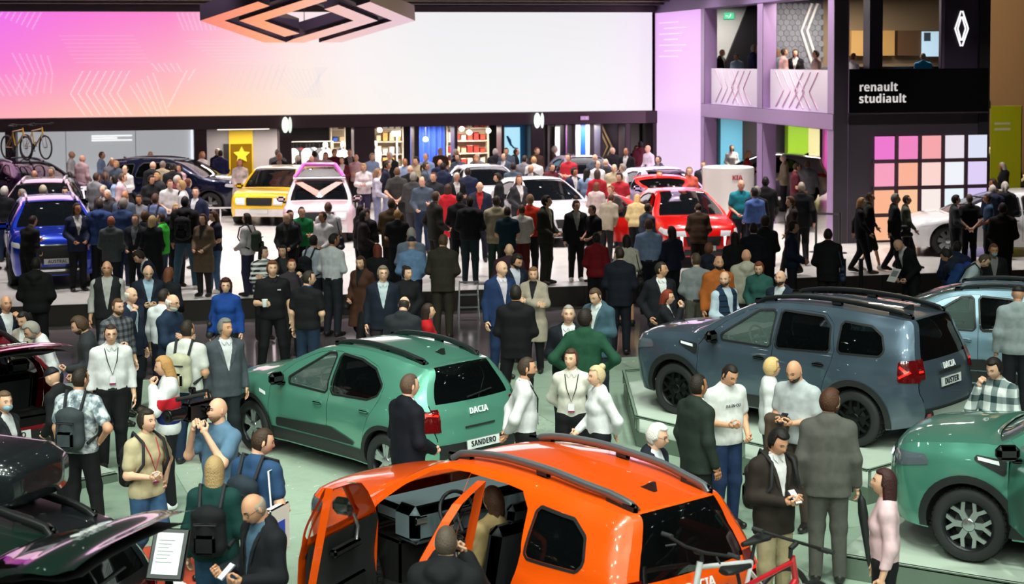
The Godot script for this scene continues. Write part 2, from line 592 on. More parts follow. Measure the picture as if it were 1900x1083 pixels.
func build_backdrop() -> void:
	var frame := mat("35262f", 0.45)
	var dark := mat("241f26", 0.5)
	# LED wall
	var led := thing("led_wall", "long LED screen wall glowing pink to white with chevron strokes", "screen", S(3, 3.24, 49.9))
	var lt := Transform3D(Basis(), -led.position)
	part("screen", MB.new().add(sbox(MB.new(), -10.2, 15.56, 3.2, 6.5, 49.95, 50.3), lt), mat("101012", 0.5), led)
	var disp := sface(MB.new(), -10.15, 15.54, 3.24, 6.46, 49.93)
	for k in disp.v.size(): disp.v[k] += lt.origin
	part("display", disp, mat("000000", 0.4, 0.0, {"etex": led_image(), "e": 1.0}), led)
	part("top_frame", MB.new().add(sbox(MB.new(), -10.2, 15.56, 6.46, 6.66, 49.6, 50.3), lt), frame, led)
	# lintel and columns under it
	struct("trim_1", sbox(MB.new(), -10.2, 15.6, 2.83, 3.235, 49.55, 50.4, 0.01), mat("44303a", 0.4))
	var cols := [[-4.9, -4.6], [0.69, 1.07], [3.3, 3.68], [5.63, 6.29], [7.55, 7.7], [8.85, 8.95], [10.38, 10.48], [11.35, 11.75], [12.75, 12.85], [13.68, 13.75], [14.52, 14.7], [15.45, 15.6]]
	for c in cols:
		struct("column", sbox(MB.new(), c[0], c[1], DECK, 2.84, 49.6, 50.4, 0.015), frame)
	# ceiling over the bays, back walls
	struct("ceiling_bays", sbox(MB.new(), -10.2, 15.6, 2.84, 2.95, 50.4, 54.2), mat("2a2628", 0.7))
	struct("wall_bays", sbox(MB.new(), -10.2, 15.6, DECK, 3.0, 54.0, 54.2), mat("3a353a", 0.7))
	# bay one: white wall, the light falling on it put in as its own glow
	var lw := thing("glowing_white_wall", "white wall behind the left crowd, its lighting added as glow, with two text lines", "panel", S(-4, DECK, 50.5))
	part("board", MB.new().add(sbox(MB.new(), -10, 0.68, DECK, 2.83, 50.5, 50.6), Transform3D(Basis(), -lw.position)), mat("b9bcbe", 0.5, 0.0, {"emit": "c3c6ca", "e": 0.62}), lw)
	part("edge_glow", MB.new().add(sbox(MB.new(), 0.60, 0.66, DECK, 2.8, 50.4, 50.49), Transform3D(Basis(), -lw.position)), mat("ffffff", 0.5, 0.0, {"emit": "eef4ff", "e": 1.0}), lw)  # brighter right edge of the lit wall, added as a glowing strip
	for k in 3:
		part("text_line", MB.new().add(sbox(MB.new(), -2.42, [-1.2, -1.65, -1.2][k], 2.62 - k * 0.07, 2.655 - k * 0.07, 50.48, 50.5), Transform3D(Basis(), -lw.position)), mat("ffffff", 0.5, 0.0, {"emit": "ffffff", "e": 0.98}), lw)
	for k in [-3.2, -1.1]:
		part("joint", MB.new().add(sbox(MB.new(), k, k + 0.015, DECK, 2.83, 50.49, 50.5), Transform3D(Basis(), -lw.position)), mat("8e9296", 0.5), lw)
	# bay two: grey wall with a yellow banner
	struct("wall_grey", sbox(MB.new(), 1.05, 3.32, DECK, 2.84, 51.0, 51.15), mat("a8a2a6", 0.6))
	bay_light(S(2.2, 2.78, 49.9), 1.6, 6.0)
	var yb := thing("yellow_banner", "tall yellow banner with a dark yellow display window on the grey wall", "banner", S(2.17, DECK, 50.95))
	var yt := Transform3D(Basis(), -yb.position)
	part("cloth", MB.new().add(sbox(MB.new(), 1.79, 2.54, DECK, 2.82, 50.9, 50.98), yt), mat("f0c810", 0.5), yb)
	part("window", MB.new().add(sbox(MB.new(), 1.83, 2.50, DECK, 2.3, 50.86, 50.9), yt), mat("7a5c0a", 0.2), yb)
	part("star", star(S(2.18, 1.95, 50.84) - yb.position, 0.27), mat("ffd030", 0.5), yb)
	struct("door_1", sbox(MB.new(), 1.62, 1.79, DECK, 2.3, 50.9, 51.0), mat("1d1a1e", 0.5))
	# bay three and four: clothes and goods, each bay lit from its soffit
	bay_light(S(4.65, 2.78, 50.6), 1.6, 14.0)
	bay_light(S(7.2, 2.78, 50.6), 1.8, 14.0)
	bay_light(S(9.65, 2.78, 50.6), 1.2, 12.0)
	bay_light(S(13.3, 2.78, 50.5), 1.2, 10.0)
	bay_light(S(8.25, 2.78, 50.7), 0.8, 10.0)
	goods()
	# light blue screen
	var bs := thing("blue_screen", "bright light blue display screen between the shop bays", "screen", S(10.92, DECK, 50.4))
	var bt := Transform3D(Basis(), -bs.position)
	part("frame", MB.new().add(sbox(MB.new(), 10.48, 11.36, DECK, 2.84, 50.42, 50.55), bt), mat("3a86c0", 0.4), bs)
	part("display", MB.new().add(sbox(MB.new(), 10.58, 11.16, 0.9, 2.72, 50.38, 50.42), bt), mat("bfe6f5", 0.4, 0.0, {"emit": "aee4f6", "e": 0.95}), bs)
	part("figure", MB.new().tube([S(10.72, 2.45, 50.36) - bs.position, S(10.8, 2.3, 50.36) - bs.position, S(10.86, 2.12, 50.36) - bs.position], [0.03, 0.06, 0.03], 6), mat("2f7fb4", 0.5), bs)
	part("figure", MB.new().tube([S(10.82, 2.2, 50.36) - bs.position, S(10.95, 2.05, 50.36) - bs.position, S(11.1, 2.03, 50.36) - bs.position], [0.03, 0.03, 0.015], 6), mat("2f7fb4", 0.5), bs)
	# dark glazed doors, white and blue pillars, gold diamond
	struct("wall_dark", sbox(MB.new(), 11.75, 15.5, DECK, 2.84, 51.2, 51.35), mat("2b262b", 0.35))
	for k in 3:
		struct("trim_2", sbox(MB.new(), 12.0 + k * 0.27, 12.07 + k * 0.27, 0.9, 2.8, 51.12, 51.2), mat("4a4248", 0.4))
	struct("column", sbox(MB.new(), 12.5, 12.66, DECK, 2.7, 51.0, 51.1), mat("d0cce0", 0.4))
	struct("column", sbox(MB.new(), 12.86, 13.05, DECK, 2.8, 51.0, 51.1), mat("5a2f66", 0.4))
	struct("column", sbox(MB.new(), 13.18, 13.34, DECK, 2.84, 50.9, 51.0), mat("e2e6f6", 0.4))
	struct("column", sbox(MB.new(), 13.34, 13.52, DECK, 2.84, 50.88, 51.0), mat("1c50b8", 0.4))
	struct("column", sbox(MB.new(), 13.52, 13.66, DECK, 2.84, 50.9, 51.0), mat("e2e6f6", 0.4))
	var gd := thing("gold_emblem", "gold outlined diamond emblem on the dark wall beside the blue pillar", "emblem", S(14.12, 2.0, 51.1), TURN)
	for k in 2:
		var r := 1.0 - k * 0.38
		part("outline", MB.new().tube([Vector3(0, 0.75 * r, 0), Vector3(0.36 * r, 0, 0), Vector3(0, -0.75 * r, 0), Vector3(-0.36 * r, 0, 0), Vector3(0, 0.75 * r, 0)], 0.035, 6), mat("9a8460", 0.35, 0.6), gd)
	struct("wall_grey_panel", sbox(MB.new(), 14.75, 15.45, 1.2, 2.75, 51.1, 51.18), mat("6b666c", 0.4))
	# oval shop signs sticking out
	for a in [[3.52, 2.95, "left of the clothes bay"], [11.55, 2.98, "beside the light blue screen"]]:
		var os := thing("oval_sign", "white glowing double oval sign " + a[2], "sign", S(a[0], a[1], 49.3), TURN, "oval signs on the lintel")
		for k in 2:
			part("disc", MB.new().ball(Vector3(-0.06 + k * 0.14, 0, k * 0.1), Vector3(0.11 - k * 0.05, 0.25, 0.02), 16, 10), mat("f2fff4", 0.4, 0.0, {"emit": "eafff0", "e": 1.0 - k * 0.25}), os)
		part("arm", MB.new().box(Vector3(0, 0, -0.15), Vector3(0.03, 0.03, 0.3), 0.005), dark, os)
	var ws := thing("small_sign", "small pale sign with two characters on the purple lintel", "sign", S(13.12, 3.03, 49.5), TURN)
	part("plate", MB.new().box(Vector3.ZERO, Vector3(0.28, 0.13, 0.02), 0.004), mat("b68fb8", 0.5, 0.0, {"emit": "caa4d0", "e": 0.5}), ws)
	for k in 2: part("mark", MB.new().box(Vector3(-0.06 + k * 0.12, 0, 0.012), Vector3(0.06, 0.07, 0.01), 0.002), mat("f0e4f2", 0.5), ws)
	# truss above the wall: two chords with crossing bars, each its own piece
	var tr := thing("lighting_truss", "long metal truss with crossing bars above the LED wall", "truss", S(3, 6.95, 48.5), TURN)
	for yy in [-0.17, 0.17]:
		for zz in [-0.2, 0.2]:
			part("chord", MB.new().tube([Vector3(-14, yy, zz), Vector3(12.6, yy, zz)], 0.03, 6), mat("5b5148", 0.4, 0.6), tr)
	var bar := MB.new().tube([Vector3(-0.17, -0.17, 0), Vector3(0.17, 0.17, 0)], 0.016, 5).mesh()
	var bar2 := MB.new().tube([Vector3(-0.17, 0.17, 0), Vector3(0.17, -0.17, 0)], 0.016, 5).mesh()
	for k in 70:
		for b in [bar, bar2]:
			var o := part("crossbar", b, mat("8a7258", 0.4, 0.5), tr)
			o.position = Vector3(-11.5 + k * 0.345, 0, 0.2)
	struct("trim_3", sbox(MB.new(), -12, 15.6, 6.68, 6.74, 48.9, 49.5), mat("2c2326", 0.6))
	struct("trim_3", sbox(MB.new(), -12, 15.6, 7.2, 7.28, 48.3, 48.6), mat("3c302c", 0.6))
	diamond()
	tower()
	far_right()

func star(c: Vector3, r: float) -> MB:
	var p := PackedVector2Array()
	for k in 10:
		var a := PI / 2 + TAU * k / 10
		var q := r * (1.0 if k % 2 == 0 else 0.5)
		p.append(Vector2(cos(a), sin(a)) * q)
	return MB.new().prism(p, 0.03, Transform3D(Basis(Vector3.UP, TURN), c))

func bay_light(at: Vector3, wd: float, e: float) -> void:
	var t := thing("soffit_light", "strip light in the soffit of a shop bay", "light", at, TURN, "soffit lights of the shop bays")
	part("diffuser", MB.new().box(Vector3(0, 0.03, 0), Vector3(wd, 0.03, 0.12), 0.005), mat("ffffff", 0.5, 0.0, {"emit": "fff4e6", "e": 2.0}), t)
	var l := AreaLight3D.new()
	l.name = "soffit_glow"
	add_child(l, true)
	l.position = at + Vector3(0, -0.02, 0)
	l.rotation = Vector3(-PI / 2, TURN, 0)
	l.area_size = Vector2(wd, 0.12)
	l.area_range = 40.0
	l.light_energy = e
	l.light_color = Color("fff4e6")
	l.shadow_enabled = true

func goods() -> void:
	# hung clothes, mannequins, boxes and shelves of the small shops
	var tones := ["f0ebe8", "2c2a30", "8a2f3c", "d9cfc8", "5b6470", "f4f1ee", "3c3a40", "b9b2b0", "e6d6cf", "7a1f2c"]
	for k in 9:
		var u := 3.85 + k * 0.14
		var t := thing("hanging_jacket", "%s jacket hanging on the rail of the clothes bay, place %s from its pillar" % [["white", "black", "dark red", "cream", "slate", "pale", "charcoal", "grey", "rose"][k], ["first", "second", "third", "fourth", "fifth", "sixth", "seventh", "eighth", "ninth"][k]], "jacket", S(u, 1.15, 51.3 + (k % 3) * 0.3), TURN + 0.6, "jackets on the rail of the clothes bay")
		part("body", MB.new().rings(jacket_rings(0.95)), mat(tones[k], 0.8), t)
		part("hanger", MB.new().tube([Vector3(0, 0.95, 0), Vector3(0, 1.1, 0)], 0.01, 5), mat("555555", 0.4, 0.8), t)
	var rl := thing("clothes_rail", "long rail with hanging jackets in the clothes bay", "rail", S(4.4, DECK, 51.5), TURN)
	part("bar", MB.new().tube([Vector3(-0.7, 1.85, 0), Vector3(0.75, 1.85, 0)], 0.02, 6), mat("d8d0c4", 0.4, 0.5), rl)
	for s in [-0.7, 0.75]: part("post", MB.new().tube([Vector3(s, 0, 0), Vector3(s, 1.85, 0)], 0.02, 6), mat("d8d0c4", 0.4, 0.5), rl)
	shelf(5.15, 5.6, 52.2, ["c9b48e", "2f56b4", "2748a8", "e8e4da", "8a7a5c"], "tall pale shelf unit with blue boxes in the clothes bay", "clothes bay shelf", ["tan", "blue", "deep blue", "white", "olive"])
	shelf(6.35, 7.5, 52.0, ["d8d2c4", "b9a88c", "e9e6de", "6b655c", "d49a4c"], "pale shelf unit with cream goods behind the dark pillar", "cream goods shelf", ["stone", "beige", "white", "grey brown", "amber"])
	shelf(8.95, 10.35, 51.8, ["b83428", "d8442c", "e8dcc4", "c8b088", "a82820"], "cream shelf unit with red goods beside the blue screen", "red goods shelf", ["red", "bright red", "cream", "tan", "dark red"])
	for a in [[4.85, "first"], [5.42, "second"], [6.45, "third"]]:
		var t := thing("mannequin", "white mannequin standing among the crowd at the clothes bay, %s from the clothes rail" % a[1], "mannequin", S(a[0], DECK, 50.9), TURN, "white mannequins at the clothes bay")
		part("torso", MB.new().rings(jacket_rings(0.75)), mat("e9e4e0", 0.5), t).position = Vector3(0, 0.85, 0)
		part("head", MB.new().ball(Vector3(0, 1.75, 0.01), Vector3(0.085, 0.12, 0.10), 12, 8), mat("efebe8", 0.4), t)
		part("neck", MB.new().tube([Vector3(0, 1.56, 0), Vector3(0, 1.68, 0)], 0.045, 8), mat("efebe8", 0.4), t)
		part("leg", MB.new().tube([Vector3(-0.09, 0, 0), Vector3(-0.08, 0.9, 0)], [0.06, 0.08], 8), mat("dcd6d2", 0.5), t)
		part("leg", MB.new().tube([Vector3(0.09, 0, 0), Vector3(0.08, 0.9, 0)], [0.06, 0.08], 8), mat("dcd6d2", 0.5), t)
	var bw := thing("blue_curtain", "deep blue lit curtain at the back of a shop bay", "curtain", S(8.3, DECK, 51.4), TURN)
	var rs := []
	var rr := PackedVector3Array(); var r2 := PackedVector3Array()
	for k in 30:
		rr.append(Vector3(-0.62 + k * 0.04, 0, sin(k * 1.3) * 0.05))
		r2.append(Vector3(-0.62 + k * 0.04, 2.35, sin(k * 1.3) * 0.05))
	part("cloth", MB.new().rings([rr, r2], false, false), mat("183c9c", 0.7), bw)
	var sg := thing("hanging_sign", "small white square sign hanging in the cream goods bay", "sign", S(7.15, 2.55, 50.9), TURN)
	part("plate", MB.new().box(Vector3(0, 0, 0), Vector3(0.28, 0.18, 0.02), 0.004), mat("e8eaf4", 0.5), sg)
	part("pole", MB.new().tube([Vector3(0.02, -0.09, 0), Vector3(0.02, -2.1, 0)], 0.03, 6), mat("cfcad0", 0.4), sg)
	for k in 6:
		var t := thing("globe_lamp", "round white globe lamp hanging in the shop bays, %s from the dark pillar" % ["first", "second", "third", "fourth", "fifth", "sixth"][k], "lamp", S([6.6, 7.75, 8.1, 9.3, 9.55, 10.2][k], [2.68, 2.6, 2.35, 2.68, 2.55, 2.6][k], 50.8), 0.0, "globe lamps in the shop bays")
		part("globe", MB.new().ball(Vector3.ZERO, Vector3.ONE * 0.085, 12, 8), mat("ffffff", 0.4, 0.0, {"emit": "fff6e8", "e": 1.3}), t)
		part("cord", MB.new().tube([Vector3(0, 0.08, 0), Vector3(0, 2.83 - t.position.y, 0)], 0.006, 4), mat("222222", 0.6), t)

func jacket_rings(h: float) -> Array:
	var rs := []
	for a in [[0.0, 0.19, 0.10], [0.3, 0.17, 0.09], [0.62, 0.20, 0.10], [0.85, 0.22, 0.09], [0.95, 0.14, 0.07], [1.0, 0.05, 0.04]]:
		var r := PackedVector3Array()
		for j in 14:
			var t := -TAU * j / 14
			r.append(Vector3(cos(t) * a[1], a[0] * h, sin(t) * a[2]))
		rs.append(r)
	return rs

func shelf(u0: float, u1: float, w: float, tones: Array, label: String, unit: String, words: Array) -> void:
	var t := thing("shelf_unit", label, "shelf", S((u0 + u1) / 2, DECK, w), TURN)
	var hw := (u1 - u0) / 2
	part("back_panel", MB.new().box(Vector3(0, 1.15, -0.2), Vector3(hw * 2, 2.3, 0.03)), mat("c2b298", 0.7), t)
	for s in [-1, 1]: part("side_panel", MB.new().box(Vector3(s * hw, 1.15, 0), Vector3(0.05, 2.3, 0.4), 0.005), mat("e4d8c2", 0.6), t)
	for k in 6:
		part("shelf_board", MB.new().box(Vector3(0, 0.1 + k * 0.42, 0), Vector3(hw * 2, 0.04, 0.4), 0.005), mat("e4d8c2", 0.6), t)
	var n := int(hw * 2 / 0.22)
	for k in 6:
		for j in n:
			var hh := rng.randf_range(0.14, 0.3)
			var tn := rng.randi() % tones.size()
			var b := thing("shop_box", "%s box on the %s board of the %s, place %s" % [words[tn], ["lowest", "second", "third", "fourth", "fifth", "top"][k], unit, ["one", "two", "three", "four", "five", "six"][j]], "box", S((u0 + u1) / 2 - hw + 0.14 + j * 0.215, DECK + 0.122 + k * 0.42, w - 0.05), TURN, "boxes on the shop shelves")
			part("carton", MB.new().box(Vector3(0, hh / 2, 0), Vector3(0.17, hh, 0.2), 0.01), mat(tones[tn], 0.6), b)
			part("lid", MB.new().box(Vector3(0, hh + 0.008, 0), Vector3(0.175, 0.016, 0.205), 0.004), mat(tones[rng.randi() % tones.size()], 0.6), b)

func diamond() -> void:
	# hanging ring shaped diamond lamp: glowing bands on its underside, dark sides
	var c := S(3.80, 6.05, 44.2)
	var t := thing("diamond_lamp", "huge hanging diamond emblem lamp with coral and pale pink bands", "lamp", c, TURN)
	t.rotation.x = 0.0
	var A := 2.98
	var B := 3.55
	var tilt := Basis(Vector3.RIGHT, -0.265)   # far end lower
	var P := func(p: float, q: float, dy: float) -> Vector3: return tilt * Vector3(p * A, dy, -q * B)
	var glow := mat("000000", 0.5, 0.0, {"etex": ramp_tex([[0.0, "f98070"], [0.3, "ffa070"], [0.5, "f7b49c"], [0.65, "f0c0bc"], [1.0, "dcbccc"]], false), "e": 0.95})
	var side := mat("2a2030", 0.4)
	# bands in skew coordinates: each a quad (alpha: left lower side, beta: right lower side), point = ((b-a)/2, (a+b)/2)
	var bands := [
		["outer_band", [[1, -1], [1, 0.25], [0.78, 0.45], [0.78, -0.78]]],
		["outer_band", [[0.78, 0.45], [1.0, 0.25], [0.86, 0.39], [0.62, 0.645], [-0.645, 0.645], [-0.416, 0.416], [0.62, 0.416]]],
		["inner_band", [[0.645, -0.645], [0.645, 0.26], [0.416, 0.30], [0.416, -0.416]]],
		["outer_band", [[-1, 1], [0.25, 1], [0.47, 0.78], [-0.78, 0.78]]],
		["outer_band", [[-1, 1], [-1, 0], [-0.78, 0], [-0.78, 0.78]]],
		["outer_band", [[1, -1], [0, -1], [0, -0.78], [0.78, -0.78]]],
		["inner_band", [[-0.645, 0.645], [-0.645, -0.2], [-0.416, -0.2], [-0.416, 0.416]]],
		["inner_band", [[0.645, -0.645], [-0.645, -0.645], [-0.645, -0.416], [0.416, -0.416]]],
	]
	for b in bands:
		var pts := []
		for e in b[1]: pts.append(Vector2((e[1] - e[0]) / 2.0, (e[0] + e[1]) / 2.0))
		var m := MB.new()
		var poly := PackedVector2Array(pts)
		var trn := Geometry2D.triangulate_polygon(poly)
		for k in range(0, trn.size(), 3):
			m.tri(P.call(poly[trn[k]].x, poly[trn[k]].y, 0), P.call(poly[trn[k + 1]].x, poly[trn[k + 1]].y, 0), P.call(poly[trn[k + 2]].x, poly[trn[k + 2]].y, 0))
			for j in 3: m.uv.append(Vector2(0.5 + poly[trn[k + j]].x / 2.0, 0.5))
		var o := part(b[0], m, glow, t)
		var sm := MB.new()
		for k in poly.size():
			var p := poly[k]; var q := poly[(k + 1) % poly.size()]
			sm.quad(P.call(p.x, p.y, 0.004), P.call(q.x, q.y, 0.004), P.call(q.x, q.y, 0.45), P.call(p.x, p.y, 0.45))
		for k in range(0, trn.size(), 3):
			sm.tri(P.call(poly[trn[k]].x, poly[trn[k]].y, 0.45), P.call(poly[trn[k + 1]].x, poly[trn[k + 1]].y, 0.45), P.call(poly[trn[k + 2]].x, poly[trn[k + 2]].y, 0.45))
		part("dark_casing", sm, side, o)
	# dark backing in the gaps between the bands
	for g in [[0.78, 0.645], [0.416, 0.37]]:
		var m := MB.new()
		for k in 4:
			var s: Array = [[-1, 0], [0, 1], [1, 0], [0, -1]][k]
			var e: Array = [[-1, 0], [0, 1], [1, 0], [0, -1]][(k + 1) % 4]
			m.quad(P.call(s[0] * g[0], clampf(s[1] * g[0], -9, 0.66), 0.10), P.call(e[0] * g[0], clampf(e[1] * g[0], -9, 0.66), 0.10), P.call(e[0] * g[1], clampf(e[1] * g[1], -9, 0.62), 0.10), P.call(s[0] * g[1], clampf(s[1] * g[1], -9, 0.62), 0.10))
		part("dark_backing", m, side, t)
	for s in [[-0.5, 0.0], [0.5, 0.0], [0.0, -0.5], [0.0, 0.45]]:
		part("cable", MB.new().tube([P.call(s[0], s[1], 0.4), P.call(s[0], s[1], 0.4) + Vector3(0, 6.5, 0)], 0.012, 5), side, t)
	var l := AreaLight3D.new()
	l.name = "emblem_glow"
	add_child(l, true)
	l.position = c + Vector3(0, -0.25, 0)
	l.rotation = Vector3(-PI / 2, TURN, 0)
	l.area_size = Vector2(4.0, 4.0)
	l.area_range = 40.0
	l.light_energy = 3.0
	l.light_color = Color("ffc0b0")
	l.shadow_enabled = true

func tower() -> void:
	var pur := mat("a487b4", 0.45)
	var dk := mat("2a242c", 0.42)
	var blk := mat("0e0d10", 0.25)
	var U := 15.62
	# tall lilac LED panel closing the side
	var pp := thing("tall_led_panel", "tall glowing lilac pink LED panel beside the LED wall", "screen", S(U, DECK, 47.6))
	var pt := -pp.position
	part("casing", MB.new().add(sbox(MB.new(), U + 0.03, U + 0.24, DECK, 6.42, 45.29, 49.88), Transform3D(Basis(), pt)), mat("3a2c40", 0.5), pp)
	var f := MB.new().face(S(U, DECK + 0.05, 49.86) + pt, S(U, DECK + 0.05, 45.28) + pt, S(U, 6.5, 45.28) + pt, S(U, 6.5, 49.86) + pt)
	part("display", f, mat("000000", 0.4, 0.0, {"etex": ramp_tex([[0.0, "e9acf4"], [0.35, "efbcf8"], [0.6, "f5cffb"], [1.0, "fae2fd"]]), "e": 0.95}), pp)
	for k in 7: part("stroke", MB.new().add(sbox(MB.new(), U - 0.012, U + 0.01, 5.0 + k * 0.18, 5.03 + k * 0.18, 47.4 - (k % 3) * 0.4, 49.4 - (k % 2) * 0.5), Transform3D(Basis(), pt)), mat("efbcf8", 0.4, 0.0, {"emit": "f0c0fa", "e": 0.95}), pp)
	# frame of the side: columns and beams
	for a in [[35.52, 35.9], [40.2, 40.62], [44.95, 45.27]]:
		struct("column", sbox(MB.new(), U, U + 0.4, DECK, 6.9, a[0], a[1], 0.01), pur)
	struct("trim_4", sbox(MB.new(), U - 0.01, U + 0.4, 3.2, 3.6, 35.53, 45.2, 0.01), pur)
	struct("trim_4", sbox(MB.new(), U - 0.01, U + 0.4, 6.43, 6.95, 35.53, 49.9, 0.01), mat("7d6590", 0.5))
	struct("floor_upper", sbox(sbox(MB.new(), U + 0.41, 19.6, 3.25, 3.55, 35.85, 41.0), U + 0.41, 22.6, 3.25, 3.55, 41.0, 52.4), mat("2c282c", 0.5))
	struct("ceiling_upper", sbox(sbox(MB.new(), U + 0.41, 19.6, 6.62, 6.85, 35.85, 41.0), U + 0.41, 22.6, 6.62, 6.85, 41.0, 52.4), mat("332f33", 0.6))
	# balustrade panels: lit white lilac with printed chevrons
	for a in [[35.95, 40.15, "near"], [40.65, 44.9, "far"]]:
		var b := thing("balustrade_panel", "white lilac balustrade panel with pink chevron strokes at the %s upper opening" % a[2], "panel", S(U + 0.22, 3.6, (a[0] + a[1]) / 2))
		part("board", MB.new().add(sbox(MB.new(), U + 0.2, U + 0.26, 3.6, 4.65, a[0], a[1]), Transform3D(Basis(), -b.position)), mat("eee6f4", 0.5), b)
		var n := 7
		for k in n:
			var w0: float = lerpf(a[1] - 0.4, a[0] + 0.5, float(k) / n)
			var dn := 0.55 if k < 4 else -0.55
			part("stroke", MB.new().tube([S(U + 0.195, 4.6, w0) - b.position, S(U + 0.195, 4.1, w0 - dn) - b.position, S(U + 0.195, 3.66, w0) - b.position], 0.016, 4), mat("e8bcdc", 0.5), b)
	# rooms upstairs seen through the side
	struct("wall_upper_white", sbox(MB.new(), 16.3, 18.8, 3.55, 6.62, 48.2, 48.4), mat("c6c8cb", 0.6))
	var dg := PackedVector2Array([Vector2(-0.35, 0), Vector2(1.6, 0), Vector2(1.6, 3.05), Vector2(0.95, 3.05)])
	struct("wall_upper_slope", MB.new().prism(dg, 0.1, Transform3D(Basis(Vector3.UP, TURN), S(17.2, 3.55, 48.1))), mat("1c1a20", 0.5))
	bay_light(S(17.0, 6.57, 46.8), 1.2, 9.0)
	struct("wall_upper_dark", sbox(MB.new(), 18.0, 20.0, 3.55, 6.62, 46.6, 46.8), mat("25232a", 0.5))
	var ex := thing("exit_sign", "small green running man exit sign high on the upper floor", "sign", S(17.55, 6.3, 48.12), TURN)
	part("box", MB.new().box(Vector3.ZERO, Vector3(0.34, 0.2, 0.05), 0.01), mat("2fae78", 0.4, 0.0, {"emit": "5fe0a4", "e": 0.7}), ex)
	part("figure", MB.new().tube([Vector3(0.05, 0.06, 0.03), Vector3(0.03, 0, 0.03), Vector3(-0.03, -0.06, 0.03)], 0.012, 5), mat("ffffff", 0.4, 0.0, {"emit": "ffffff", "e": 0.9}), ex)
	part("arrow", MB.new().tube([Vector3(-0.12, 0.0, 0.03), Vector3(-0.05, 0.0, 0.03)], 0.012, 5), mat("ffffff", 0.4, 0.0, {"emit": "ffffff", "e": 0.9}), ex)
	var hex := thing("hexagon_wall", "grey hexagon patterned wall with a white diamond outline on the upper floor", "wall panel", S(16.88, 3.55, 41.1), TURN)
	part("board", MB.new().box(Vector3(0, 1.5, -0.08), Vector3(1.76, 3.0, 0.06)), mat("4a4c58", 0.6), hex)
	var hx6 := PackedVector2Array()
	for k in 6: hx6.append(Vector2(cos(TAU * k / 6 + 0.52), sin(TAU * k / 6 + 0.52)) * 0.093)
	var hm := MB.new().prism(hx6, 0.03).mesh()
	for i in 10:
		for j in 15:
			var o := part("hexagon_tile", hm, mat("83858f" if (i + j) % 3 else "7a7c88", 0.55), hex)
			o.position = Vector3(-0.80 + i * 0.17 + (0.085 if j % 2 else 0.0), 0.75 + j * 0.148, -0.05)
	for k in 2:
		part("white_stroke", MB.new().tube([Vector3(0.52 + k * 0.17, 2.9, 0.0), Vector3(0.22 + k * 0.17, 2.15, 0.0), Vector3(0.55 + k * 0.17, 1.2, 0.0)], 0.045, 6), mat("f0eeec", 0.5), hex)
	bay_light(S(16.9, 6.57, 39.6), 1.4, 9.0)
	# front of the tower
	struct("wall_tower", sbox(MB.new(), U + 0.38, 19.7, DECK, 3.62, 35.5, 35.8), dk)
	struct("column", sbox(MB.new(), U - 0.005, U + 0.36, DECK, 7.2, 35.49, 35.52), dk)
	struct("column", sbox(MB.new(), 19.42, 19.72, DECK, 7.2, 35.48, 36.1, 0.01), mat("1a171c", 0.4))
	struct("column", sbox(MB.new(), 17.05, 17.4, 3.62, 7.2, 36.6, 37.0, 0.01), mat("2c2433", 0.4))
	var sgb := thing("black_glass_balustrade", "black glass balustrade with pale lettering on the dark tower", "balustrade", S(17.8, 3.62, 35.4), TURN)
	part("glass", MB.new().box(Vector3(0, 0.53, 0), Vector3(3.66, 1.06, 0.04), 0.004), mat("08080a", 0.12, 0.0, {"spec": 0.6}), sgb)
	for k in 2:
		var t := text_mesh(["renault", "studiault"][k], 0.205, 0.015)
		t.horizontal_alignment = HORIZONTAL_ALIGNMENT_LEFT
		var o := part("lettering", t, mat("d4d2d0", 0.5, 0.0, {"emit": "c4c2c1", "e": 0.5}), sgb)
		o.position = Vector3(-1.60, 0.62 - k * 0.28, 0.032)
	part("foot_rail", MB.new().box(Vector3(0, -0.02, 0.01), Vector3(3.7, 0.05, 0.08), 0.01), dk, sgb)
	# grid of lit squares
	var lg := thing("lit_square_grid", "grid of fifteen glowing pink, peach and white squares on the dark tower", "light panel", S(18.15, 1.2, 35.45), TURN)
	var cc := [["f07ad0", "f488c4", "f8a8ac", "ebe2ee", "e0e4f8"], ["f9a2c0", "fdb49a", "fdd8d0", "f2f5fc", "e0d2f8"], ["fdb690", "fdc69c", "fbeee8", "e8f8fc", "cfc0f0"], ["fbb890", "fccfae", "fbefe8", "e8f4fa", "cfc0f0"]]
	for j in 4:
		for i in 5:
			part("lit_square", MB.new().box(Vector3(-1.23 + i * 0.615, 1.56 - j * 0.655, 0), Vector3(0.51, 0.56, 0.03), 0.004), mat("000000", 0.4, 0.0, {"emit": cc[j][i], "e": 0.98}), lg)
	for j in 3: part("muntin", MB.new().box(Vector3(0, 1.23 - j * 0.655, 0.01), Vector3(3.1, 0.08, 0.05), 0.004), mat("3a2430", 0.5), lg)
	for i in 4: part("muntin", MB.new().box(Vector3(-0.92 + i * 0.615, 0.57, 0.01), Vector3(0.09, 2.6, 0.05), 0.004), mat("3a2430", 0.5), lg)
	# logo pillar
	var lp := thing("logo_pillar", "dark violet pillar board with a white diamond emblem on the tower", "pillar", S(18.98, 3.62, 35.62), TURN)
	part("board", MB.new().box(Vector3(0, 2.2, 0), Vector3(0.9, 3.2, 0.1), 0.01), mat("2e2536", 0.35), lp)
	part("side_fin", MB.new().box(Vector3(-0.5, 2.2, 0.02), Vector3(0.1, 3.2, 0.14), 0.01), mat("4b3d56", 0.4), lp)
